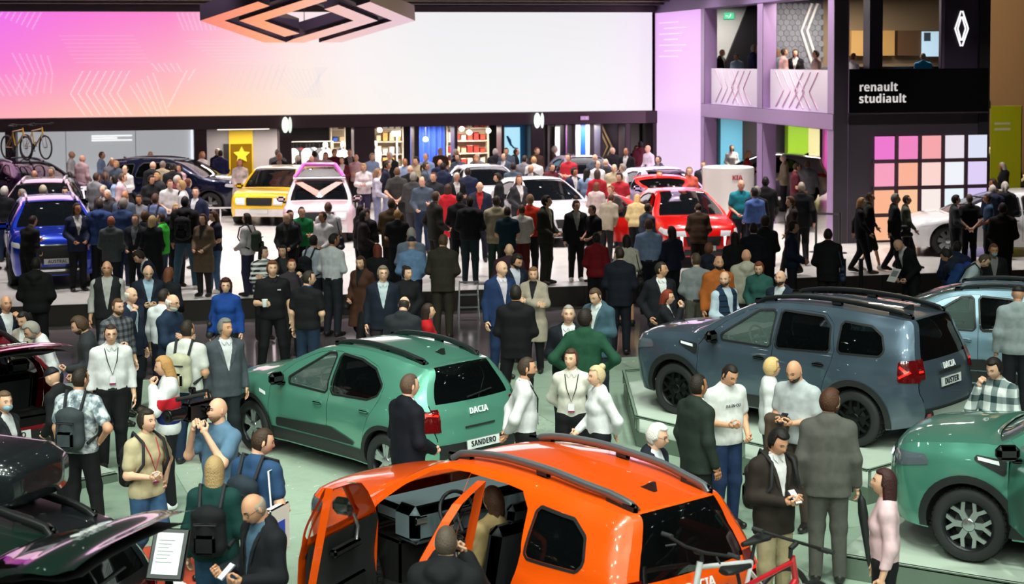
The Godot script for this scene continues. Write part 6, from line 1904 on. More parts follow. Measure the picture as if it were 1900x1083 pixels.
func garment(kind: String, pose: String, woman: bool, fine: bool) -> MB:
	var J := joints(pose, woman)
	var T: Transform3D = J.up
	var cell := 0.0145 if fine else 0.026
	var B := []
	var cuts := []
	var vee := []
	var k := 0.045
	match kind:
		"body":
			cell = 0.018 if fine else 0.03
			B = torso_bones(J, -0.022, woman)
			for s in ["l", "r"]:
				var sh: Vector3 = J["s" + s]; var el: Vector3 = J["e" + s]; var wr: Vector3 = J["w" + s]
				B.append([sh, el, 0.045, 0.040]); B.append([el, wr, 0.040, 0.028])
				B.append([J["h" + s], J["k" + s], 0.075, 0.05]); B.append([J["k" + s], J["a" + s], 0.048, 0.034])
				B.append([J["a" + s] + Vector3(0, -0.03, -0.01), J["a" + s] + Vector3(0, -0.05, 0.12), 0.03, 0.025])
			B.append([T * Vector3(0, 1.44, -0.012), T * Vector3(0, 1.56, 0.008), 0.058 if not woman else 0.05, 0.054 if not woman else 0.046])
			if not fine: k = 0.03
		"trousers", "jeans", "skirt", "shorts":
			var g := 0.012
			B.append([J.pelvis + Vector3(-0.065, 0.02, 0), J.pelvis + Vector3(0.065, 0.02, 0), 0.108 + g * 0.4, 0.108 + g * 0.4])
			if kind == "skirt":
				for s in ["l", "r"]: B.append([J["h" + s], J["k" + s], 0.11, 0.10])
			else:
				for s in ["l", "r"]:
					B.append([J["h" + s], J["k" + s], 0.092 + g, 0.064 + g])
					if kind != "shorts": B.append([J["k" + s], J["a" + s] + Vector3(0, -0.01, 0), 0.064 + g, 0.047 + g])
			var tp: Vector3 = J.pelvis + Vector3(0, 0.085, 0)
			cuts.append([Vector3.UP, tp.y])
			cuts.append([Vector3.DOWN, -0.045])
			k = 0.035
		"shoes":
			for s in ["l", "r"]:
				var a: Vector3 = J["a" + s]
				var px := 1.0 if s == "l" else -1.0
				var rise := maxf(0.0, a.y - 0.085)
				var toe := a + Vector3(0.025 * px, -0.045 - rise * 0.9, 0.165)
				B.append([a + Vector3(0, -0.035, -0.025), a + Vector3(0.01 * px, -0.045, 0.07), 0.043, 0.045])
				B.append([a + Vector3(0.01 * px, -0.048, 0.06), toe, 0.045, 0.034])
				B.append([a, a + Vector3(0, -0.04, 0), 0.045, 0.045])
			cuts.append([Vector3.DOWN, 0.0])
			k = 0.03
		"tee":
			B = torso_bones(J, 0.012, woman)
			arm_bones(B, J, 0.018, 0.33)
			cuts.append([T.basis * Vector3.DOWN, (T.basis * Vector3.DOWN).dot(T * Vector3(0, 0.89, 0))])
			B.append([J.pelvis + Vector3(-0.07, -0.03, 0), J.pelvis + Vector3(0.07, -0.03, 0), 0.118, 0.118])
		"shirt":
			B = torso_bones(J, 0.011, woman)
			arm_bones(B, J, 0.011, 1.0)
			cuts.append([T.basis * Vector3.DOWN, (T.basis * Vector3.DOWN).dot(T * Vector3(0, 0.965, 0))])
		"rolled":     # sleeves to the elbow
			B = torso_bones(J, 0.012, woman)
			arm_bones(B, J, 0.016, 0.46)
			cuts.append([T.basis * Vector3.DOWN, (T.basis * Vector3.DOWN).dot(T * Vector3(0, 0.93, 0))])
		"front":      # shirt front under a jacket
			B = torso_bones(J, 0.010, woman)
			cuts.append([T.basis * Vector3.DOWN, (T.basis * Vector3.DOWN).dot(T * Vector3(0, 0.95, 0))])
		"sweater", "hoodie":
			var g := 0.022 if kind == "sweater" else 0.034
			B = torso_bones(J, g, woman)
			arm_bones(B, J, g * 0.9, 1.0)
			B.append([T * Vector3(-0.07, 0.93, 0), T * Vector3(0.07, 0.93, 0), 0.12 + g * 0.5, 0.12 + g * 0.5])
			if kind == "hoodie":
				B.append([T * Vector3(-0.07, 1.46, -0.10), T * Vector3(0.07, 1.46, -0.10), 0.05, 0.05])
				B.append([T * Vector3(0, 1.42, -0.13), T * Vector3(0, 1.36, -0.14), 0.05, 0.03])
			cuts.append([T.basis * Vector3.DOWN, (T.basis * Vector3.DOWN).dot(T * Vector3(0, 0.87, 0))])
		"jacket", "blazer", "vest", "coat":
			var g := 0.021
			B = torso_bones(J, g, woman)
			if kind != "vest": arm_bones(B, J, 0.014, 1.0)
			for q in [-1.0, 0.0, 1.0]: B.append([T * Vector3(q * 0.075, 1.05, 0), T * Vector3(q * 0.085, 0.80, 0), 0.112, 0.118])
			var hem := 0.79 if kind != "vest" else 0.88
			if kind == "coat":
				hem = 0.52
				var kn: Vector3 = (J.kl + J.kr) * 0.5
				B.append([T * Vector3(-0.09, 0.80, 0), Vector3(kn.x - 0.10, 0.50, kn.z * 0.6), 0.14, 0.14]); B.append([T * Vector3(0.09, 0.80, 0), Vector3(kn.x + 0.10, 0.50, kn.z * 0.6), 0.14, 0.14])
				cuts.append([Vector3.DOWN, -hem])
			else:
				cuts.append([T.basis * Vector3.DOWN, (T.basis * Vector3.DOWN).dot(T * Vector3(0, hem, 0))])
			# collar
			B.append([T * Vector3(-0.05, 1.485, -0.045), T * Vector3(0.05, 1.485, -0.045), 0.038, 0.038])
			vee = [1.10 if kind != "vest" else 1.0, 1.45, 0.075, T.origin.z * 0.0 + (T * Vector3(0, 1.25, 0.02)).z]
			if kind == "coat": vee = [1.20, 1.46, 0.06, (T * Vector3(0, 1.3, 0.02)).z]
			if J.pelvis.y < 0.8: vee = [vee[0] - 0.41, vee[1] - 0.41, vee[2], vee[3]]
	return Net.make(B, cell, k, cuts, vee)

# ---- head: displaced ellipsoid with a face; hair follows the same surface
func head_r(d: Vector3, woman: bool) -> Vector3:
	# d: unit direction from the head's centre (face towards +z); returns the skin point
	var p := Vector3(d.x * 0.0755, d.y * 0.118, d.z * 0.098)
	var f := maxf(0.0, d.z)
	if p.y < 0.0:   # jaw narrows, chin forward
		var t := -p.y / 0.118
		p.x *= 1.0 - (0.30 if woman else 0.22) * t * t
		p.z += 0.016 * t * f - 0.030 * t * maxf(0.0, -d.z) * -1.0
	if d.z < 0: p.z *= 1.02
	var g := func(cx: float, cy: float, sx: float, sy: float) -> float: return exp(-pow((p.x - cx) / sx, 2) - pow((p.y - cy) / sy, 2)) if d.z > 0 else 0.0
	p.z += 0.020 * g.call(0, -0.022, 0.012, 0.017) + 0.011 * g.call(0, 0.004, 0.009, 0.024)      # nose
	p.z += 0.005 * g.call(0, 0.030, 0.045, 0.010)                                             # brow
	p.z -= 0.008 * (g.call(0.031, 0.010, 0.016, 0.011) + g.call(-0.031, 0.010, 0.016, 0.011))   # eye sockets
	p.z += 0.004 * g.call(0, -0.054, 0.022, 0.006)                                             # lips
	p.z -= 0.003 * g.call(0, -0.068, 0.025, 0.006)
	p.z += 0.007 * g.call(0, -0.092, 0.022, 0.018)                                             # chin
	p.z += 0.003 * (g.call(0.045, -0.020, 0.02, 0.02) + g.call(-0.045, -0.020, 0.02, 0.02))
	return p

const HC := Vector3(0, 1.637, 0.018)   # head centre

func head_mesh(woman: bool, fine: bool) -> MB:
	var m := MB.new()
	var nu := 40 if fine else 18
	var nv := 32 if fine else 14
	var rs := []
	for j in nv + 1:
		var th := PI * j / nv
		var r := PackedVector3Array()
		for i in nu:
			var a := -TAU * i / nu
			r.append(head_r(Vector3(sin(th) * sin(a), -cos(th), sin(th) * cos(a)), woman))
		rs.append(r)
	m.rings(rs, false)
	for s in [-1, 1]:
		var eb := Basis(Vector3.UP, s * 0.5)
		m.ball(Vector3(s * 0.077, -0.004, -0.010), Vector3(0.010, 0.031, 0.019), 10 if fine else 6, 6 if fine else 4, eb)
	return m

func eyes_mesh() -> MB:   # dark eyes, brows and mouth line lie on the face
	var m := MB.new()
	for s in [-1, 1]:
		m.ball(Vector3(s * 0.031, 0.010, 0.0805), Vector3(0.011, 0.0055, 0.006), 8, 6)
		m.tube([Vector3(s * 0.014, 0.031, 0.096), Vector3(s * 0.032, 0.035, 0.090), Vector3(s * 0.050, 0.029, 0.076)], [0.0028, 0.0034, 0.002], 5)
	return m

func lips_mesh() -> MB:
	return MB.new().tube([Vector3(-0.023, -0.056, 0.089), Vector3(-0.010, -0.053, 0.0985), Vector3(0, -0.0545, 0.1), Vector3(0.010, -0.053, 0.0985), Vector3(0.023, -0.056, 0.089)], [0.002, 0.0045, 0.0045, 0.0045, 0.002], 6)

# hair styles: thickness over the skin by direction
func hair_mesh(style: String, woman: bool, fine: bool) -> MB:
	var m := MB.new()
	var nu := 36 if fine else 18
	var nv := 28 if fine else 14
	var rs := []
	for j in nv + 1:
		var th := PI * j / nv
		var r := PackedVector3Array()
		for i in nu:
			var a := -TAU * i / nu
			var d := Vector3(sin(th) * sin(a), -cos(th), sin(th) * cos(a))
			var p := head_r(d, woman)
			var back := clampf(0.5 - d.z * 1.4, 0, 1)        # 1 at the back
			var line := lerpf(0.074, -0.080, smoothstep(0.12, 0.70, back))   # hairline height: forehead to nape
			if absf(d.x) > 0.55 and back > 0.2: line = minf(line, -0.02)
			var on := smoothstep(-0.006, 0.010, p.y - line)
			var t := 0.014
			match style:
				"crop": t = 0.008
				"bald": on = on * (1.0 - smoothstep(0.035, 0.055, p.y)); t = 0.007
				"full": t = 0.021
				"receding": on = on * (1.0 - smoothstep(0.02, 0.5, d.z + maxf(0.0, d.y - 0.5))); t = 0.012
				"curly": t = 0.034 + 0.008 * sin(i * 2.6) * sin(j * 2.3)
				"bob", "long", "tail", "bun", "cap": t = 0.016
			if style == "cap":
				on = smoothstep(-0.006, 0.006, p.y - 0.035); t = 0.014
			var nrm := Vector3(d.x / 0.0755, d.y / 0.118, d.z / 0.098).normalized()
			r.append(p + nrm * lerpf(-0.012, t, on))
		rs.append(r)
	m.rings(rs, false)
	if style in ["long", "bob", "curly"]:
		# curtain of hair round the back and sides
		var low := -0.30 if style == "long" else (-0.13 if style == "bob" else -0.20)
		var vs := []
		for k in 9:
			var f := float(k) / 8
			var y := lerpf(0.045, low, f)
			var ring := PackedVector3Array()
			var rx := (0.086 + 0.006 * sin(minf(1.0, f * 2.5) * 1.57)) * (1.0 if style != "curly" else 1.22) * (1.0 - 0.22 * f * f)
			var rz := (0.092 + 0.008 * minf(1.0, f * 3.0)) * (1.0 if style != "curly" else 1.15) * (1.0 - 0.25 * f)
			var cz := -0.018 - 0.035 * f
			for i in 13:
				var a := lerpf(-1.95, 1.95, float(i) / 12)
				ring.append(Vector3(sin(a) * rx, y + 0.020 * sin(i * 2.1) * f, cz - cos(a) * rz))
			for i in 13:
				var a := lerpf(1.95, -1.95, float(i) / 12)
				ring.append(Vector3(sin(a) * (rx - 0.03), y, cz - cos(a) * (rz - 0.035)))
			vs.append(ring)
		m.rings(vs, true)
	elif style == "tail":
		m.tube([Vector3(0, 0.04, -0.10), Vector3(0, 0.02, -0.145), Vector3(0, -0.08, -0.15), Vector3(0, -0.20, -0.13)], [0.02, 0.032, 0.03, 0.008], 8)
	elif style == "bun":
		m.ball(Vector3(0, 0.10, -0.08), Vector3(0.045, 0.042, 0.045), 10, 8)
	elif style == "cap":
		m.box(Vector3(0, 0.045, 0.115), Vector3(0.13, 0.012, 0.09), 0.005)
	return m

func beard_mesh(woman: bool) -> MB:
	var m := MB.new()
	var rs := []
	for j in 21:
		var th := PI * j / 20
		var r := PackedVector3Array()
		for i in 32:
			var a := -TAU * i / 32
			var d := Vector3(sin(th) * sin(a), -cos(th), sin(th) * cos(a))
			var p := head_r(d, woman)
			var on := smoothstep(-0.030, -0.045, p.y) * smoothstep(-0.15, 0.1, d.z)
			if absf(p.x) < 0.024 and p.y > -0.064 and p.y < -0.046: on = 0.0
			r.append(p + Vector3(d.x / 0.0755, d.y / 0.118, d.z / 0.098).normalized() * lerpf(-0.012, 0.006, on))
		rs.append(r)
	return m.rings(rs, false)

# ---- hand: palm and five unequal fingers; wrist at the origin, fingers along -y, palm towards +z, thumb at +x
func hand_mesh(grip: bool, fine: bool) -> MB:
	var c := 0.0055 if fine else 0.011
	if not fine:
		return Net.make([[Vector3(0, 0.02, 0), Vector3(0, -0.03, 0), 0.026, 0.03], [Vector3(-0.022, -0.05, 0.0), Vector3(0.022, -0.05, 0.0), 0.02, 0.02], [Vector3(0, -0.07, 0.005), Vector3(0, -0.13 if not grip else -0.09, 0.02 if not grip else 0.05), 0.022, 0.016], [Vector3(0.03, -0.03, 0.01), Vector3(0.055, -0.075, 0.03), 0.013, 0.010]], c, 0.015)
	var B := [[Vector3(0, 0.03, 0), Vector3(0, -0.01, 0), 0.024, 0.025], [Vector3(-0.018, -0.03, 0), Vector3(0.018, -0.03, 0), 0.020, 0.020], [Vector3(-0.027, -0.075, 0), Vector3(0.026, -0.078, 0), 0.015, 0.015], [Vector3(0, -0.03, 0), Vector3(0, -0.07, 0), 0.02, 0.018]]
	var ln := [0.062, 0.078, 0.085, 0.076]
	for i in 4:
		var x := -0.033 + i * 0.022
		var r := 0.0085 if i else 0.0075
		var p := Vector3(x, -0.082, 0.0)
		var bend := 0.35 if not grip else 1.0
		var dir := 0.0
		for s in 3:
			dir += bend * (0.7 if s == 0 else 1.0)
			var l: float = ln[i] * [0.45, 0.32, 0.25][s]
			var q := p + Vector3(0, -cos(dir), sin(dir)) * l
			B.append([p, q, r, r * 0.92])
			p = q
			r *= 0.94
	var t0 := Vector3(0.022, -0.018, 0.006)
	var t1 := Vector3(0.048, -0.048, 0.022)
	var t2 := Vector3(0.056, -0.080, 0.034) if not grip else Vector3(0.040, -0.075, 0.050)
	B.append([t0, t1, 0.014, 0.0105]); B.append([t1, t2, 0.0105, 0.009])
	return Net.make(B, c, 0.008)
# ---- dressing and placing people
var meshes := {}          # garment key -> ArrayMesh
var jobs := []            # keys still to be meshed
var made_mb := []
var head_mb := {}
var hand_mb := {}
var body_cache := {}
var small := {}
const SKIN := ["dfae92", "cf9878", "b07653", "5c3b2b"]

func work(i: int) -> void:
	var j: Array = jobs[i]
	made_mb[i] = garment(j[0], j[1], j[2], j[3])

func cloth(col: String, pattern := "") -> StandardMaterial3D:
	var key := "cloth" + col + pattern
	if mats.has(key): return mats[key]
	if not small.has("wrinkle"):
		small["wrinkle"] = noise_tex(0.010, 256, true, 7.0, FastNoiseLite.TYPE_SIMPLEX_SMOOTH, 3, null, 41)
		small["weave"] = noise_tex(0.03, 256, false, 1.0, FastNoiseLite.TYPE_SIMPLEX_SMOOTH, 3, grad([[0.0, "dcdcdc"], [1.0, "ffffff"]]), 8)
	var o := {"norm": small.wrinkle, "ns": 0.24, "tri": Vector3(1.5, 1.1, 1.5), "tex": small.weave, "spec": 0.35}
	if pattern != "":
		o["tex"] = pattern_tex(pattern)
		o["tri"] = Vector3.ONE * (3.0 if pattern != "tiedye" else 2.0)
	var m := mat(col, 0.82, 0.0, o)
	mats[key] = m
	return m

func pattern_tex(p: String) -> Texture2D:
	if small.has(p): return small[p]
	if p == "tiedye":
		small[p] = noise_tex(0.02, 256, false, 1.0, FastNoiseLite.TYPE_SIMPLEX_SMOOTH, 5, grad([[0.0, "3c4650"], [0.45, "7a8690"], [0.6, "e4e8ea"], [1.0, "f4f4f4"]]), 77)
		return small[p]
	var im := Image.create(64, 64, false, Image.FORMAT_RGB8)
	for y in 64:
		for x in 64:
			var c := Color.WHITE
			if p == "stripe": c = Color("f2f2f2") if int(y / 8) % 2 else Color("1c1c20")
			elif p == "plaid":
				var a := 1.0 if (x % 32) < 14 else 0.0
				var b := 1.0 if (y % 32) < 14 else 0.0
				c = Color("e8ecec").lerp(Color("1a3438"), clampf((a + b) * 0.5, 0, 1))
			elif p == "tartan":
				var a := 1.0 if (x % 16) < 7 else 0.0
				var b := 1.0 if (y % 16) < 7 else 0.0
				c = Color("6a6a70").lerp(Color("23252c"), clampf((a + b) * 0.5, 0, 1))
			elif p == "quilt": c = Color("ffffff") if (y % 16) > 2 else Color("707070")
			im.set_pixel(x, y, c)
	small[p] = ImageTexture.create_from_image(im)
	return small[p]

func body_mesh(pose: String, woman: bool, fine: bool, hy: int, hp: int) -> ArrayMesh:
	var key := "%s|%s|%s|%d|%d" % [pose, woman, fine, hy, hp]
	if body_cache.has(key): return body_cache[key]
	var J := joints(pose, woman)
	var m := MB.new()
	m.add(meshes["mb" + garment_key("body", pose, woman, fine)], Transform3D())
	var ht := head_tr(J, hy, hp)
	m.add(head_mb["%s%s" % [woman, fine]], ht)
	var w := pose.split(" ")
	for s in 2:
		var e: Vector3 = J["el" if s == 0 else "er"]
		var p: Vector3 = J["wl" if s == 0 else "wr"]
		var f := (p - e).normalized()
		var sg := 1.0 if s == 0 else -1.0
		var nrm := Vector3(-sg, 0, 0)
		var kind: String = w[1 + s]
		var grip := kind in ["phone", "photo", "hold", "low", "face", "hip", "reach"]
		if kind in ["phone", "hold", "low"]: nrm = Vector3(-sg * 0.6, 0.7, -0.3)
		elif kind in ["photo", "face"]: nrm = Vector3(-sg * 0.5, 0.1, -0.8)
		elif kind == "clasp": nrm = Vector3(-sg * 0.2, 0, -1)
		elif kind == "back": nrm = Vector3(0, 0, -1)
		nrm = (nrm - f * nrm.dot(f)).normalized()
		var ya := -f
		var xa := ya.cross(nrm).normalized()
		if s == 1: xa = -xa
		m.add(hand_mb["%s%s" % [grip, fine]], Transform3D(Basis(xa, ya, nrm), p))
	var am := m.mesh()
	var ey := MB.new().add(small.eyes, ht)
	ey.mesh(am)
	MB.new().add(small.lips, ht).mesh(am)
	body_cache[key] = am
	return am

func head_tr(J: Dictionary, hy: int, hp: int) -> Transform3D:
	var T: Transform3D = J.up
	var neck := Vector3(0, 1.53, 0.0)
	var b: Basis = T.basis * Basis(Vector3.UP, deg_to_rad(hy)) * Basis(Vector3.RIGHT, deg_to_rad(hp))
	return Transform3D(b.scaled_local(Vector3.ONE * 0.95), T * neck + b * (HC - neck) * 0.96)

func part_of(called: String, key, m: Callable) -> ArrayMesh:
	if not small.has(key): small[key] = m.call().mesh()
	return small[key]

func build_people() -> void:
	small["eyes"] = eyes_mesh()
	small["lips"] = lips_mesh()
	for w in [false, true]:
		for f in [false, true]: head_mb["%s%s" % [w, f]] = head_mesh(w, f)
	for g in [false, true]:
		for f in [false, true]: hand_mb["%s%s" % [g, f]] = hand_mesh(g, f)
	# gather what has to be meshed, then mesh it on all cores
	var rows := []
	var want := {}
	var lines := Array(people_table())
	for line in CROWD.split("\n"):   # smaller figures of the far crowd
		var c := line.split("|")
		var n := c[0].split(" ")
		var g := c[4].split(" ")
		var tone: Array = TONES[int(g[0])]
		var word: String = {"blazer": "suit", "hoodie": "hooded jacket", "tee": "T-shirt"}.get(g[1], g[1])
		lines.append("%s 1 %s %s %s 0|%s|%s|%s|%s:%s:d8d4d4|T:%s|%s|%s||%s %s %s%s" % [n[0], n[1], n[2], n[3], ["L", "st down down", "st phone phone", "st hold low"][int(c[1])], c[2], c[3], g[1], tone[1], c[5], c[6], c[7], tone[0], word, ZONES[int(g[2])], ", " + c[8] if c[8] else ""])
	for line in lines:
		var c: PackedStringArray = line.split("|")
		var n := c[0].split(" ")
		if c[1] == "L": c[1] = "st low low"
		for k in [4, 5]: c[k] = c[k].replace("T:", "trousers:").replace("J:", "jacket:").replace("B:", "blazer:").replace("S:", "sweater:")
		c[9] = c[9].substr(1) if c[9].begins_with("!") else "person in " + c[9]
		n[1] = ["0.0125", "0.455", "3.55"][int(n[1])] if n[1].length() == 1 else n[1]
		var fine := n[5] == "1"
		var woman := c[2] == "w"
		rows.append([c, n, fine, woman])
		var kinds := ["body", "shoes", c[5].split(":")[0], c[4].split(":")[0]]
		if kinds[3] in ["jacket", "blazer", "vest", "coat"]: kinds.append("shirt" if kinds[3] == "vest" else "front")
		for k in kinds: want[garment_key(k, c[1], woman, fine)] = [k, c[1], woman, fine]
	jobs = want.values()
	made_mb.resize(jobs.size())
	var task := WorkerThreadPool.add_group_task(work, jobs.size(), -1, true)
	WorkerThreadPool.wait_for_group_task_completion(task)
	var keys := want.keys()
	for i in jobs.size():
		if jobs[i][0] == "body": meshes["mb" + keys[i]] = made_mb[i]
		else: meshes[keys[i]] = made_mb[i].mesh()
	for r in rows: person(r[0], r[1], r[2], r[3])

func person(c: PackedStringArray, n: PackedStringArray, fine: bool, woman: bool) -> void:
	# columns: "x y z turn height fine" | pose | sex | head yaw, pitch | top:colour:inner | bottom:colour | hair:colour | skin | extras | label | group
	var pose := c[1]
	var at := Vector3(float(n[0]), float(n[1]), float(n[2]))
	var turn := deg_to_rad(float(n[3]))
	var sc := float(n[4]) / 1.765
	var t := thing("person", c[9], "person", at, turn, "visitors on the near floor" if fine else ("visitors on the stage" if at.y < 1.0 else "visitors on the upper floor"))
	var hd := c[3].split(" ")
	var hy := int(hd[0]); var hp := int(hd[1])
	var J := joints(pose, woman)
	var ht := head_tr(J, hy, hp)
	var put := func(called: String, m: Mesh, material: Material, tr := Transform3D()) -> MeshInstance3D:
		var o := part(called, m, material, t)
		o.transform = Transform3D(Basis.from_scale(Vector3.ONE * sc), Vector3.ZERO) * tr
		return o
	var sk: int = int(c[7])
	var skin := mat(SKIN[sk], 0.55, 0.0, {"sss": 0.12, "name": "skin"})
	var bm := body_mesh(pose, woman, fine, hy, hp)
	var b: MeshInstance3D = put.call("body", bm, null)
	b.set_surface_override_material(0, skin)
	b.set_surface_override_material(1, mat("1e1714", 0.4))
	b.set_surface_override_material(2, mat(["b4685c", "a45a4c", "8a4638", "4a2a22"][sk], 0.5))
	var tp := c[4].split(":")
	var bt := c[5].split(":")
	var gk := func(k: String) -> ArrayMesh: return meshes[garment_key(k, pose, woman, fine)]
	put.call("trousers" if bt[0] != "skirt" else "skirt", gk.call(bt[0]), cloth(bt[1]))
	put.call("shoes", gk.call("shoes"), mat(bt[2] if bt.size() > 2 else "191614", 0.45))
	var names := {"tee": "t_shirt", "rolled": "shirt", "front": "shirt"}
	put.call(names.get(tp[0], tp[0]), gk.call(tp[0]), cloth(tp[1], tp[3] if tp.size() > 3 else ""))
	if tp[0] in ["jacket", "blazer", "coat", "vest"]:
		put.call("shirt", gk.call("shirt" if tp[0] == "vest" else "front"), cloth(tp[2] if tp.size() > 2 and tp[2] != "" else "e8e8ea"))
	if fine and tp[0] in ["blazer", "jacket"]:
		if not small.has("lapels"):
			var lm := MB.new()
			for s in [-1.0, 1.0]:
				var pts := [[0.002, 1.105, 0.142, 0.022], [0.03, 1.21, 0.143, 0.034], [0.052, 1.31, 0.134, 0.042], [0.066, 1.385, 0.112, 0.05], [0.078, 1.45, 0.074, 0.03]]
				for k in 4:
					var a: Array = pts[k]; var e2: Array = pts[k + 1]
					lm.quad(Vector3(s * a[0], a[1], a[2]), Vector3(s * (a[0] + a[3]), a[1] + 0.02, a[2] - 0.008), Vector3(s * (e2[0] + e2[3]), e2[1] + (0.02 if k < 3 else 0.0), e2[2] - 0.010), Vector3(s * e2[0], e2[1], e2[2]))
			small["lapels"] = lm.mesh()
		put.call("lapels", small.lapels, cloth(hx(tp[1]).lightened(0.04).to_html(false)), J.up)
	var hr := c[6].split(":")
	if hr[0] != "none":
		var hk := "hair%s%s%s" % [hr[0], woman, fine]
		if not small.has(hk): small[hk] = hair_mesh(hr[0], woman, fine).mesh()
		put.call("cap" if hr[0] == "cap" else "hair", small[hk], mat(hr[1], 0.6, 0.0, {"spec": 0.4, "norm": hair_norm(), "ns": 0.8, "tri": Vector3(9, 3, 9)}), ht)
	for e in c[8].split(","):
		if e != "": extra(e, t, J, ht, sc, at, turn, woman, put, c[9])

func hair_norm() -> Texture2D:
	if not small.has("hairn"): small["hairn"] = noise_tex(0.05, 256, true, 8.0, FastNoiseLite.TYPE_SIMPLEX_SMOOTH, 2, null, 5)
	return small["hairn"]

func held(called: String, label: String, category: String, t: Node3D, tr: Transform3D, sc: float) -> Node3D:
	var o := thing(called, label, category)
	o.transform = t.transform * Transform3D(Basis.from_scale(Vector3.ONE * sc), Vector3.ZERO) * tr
	return o

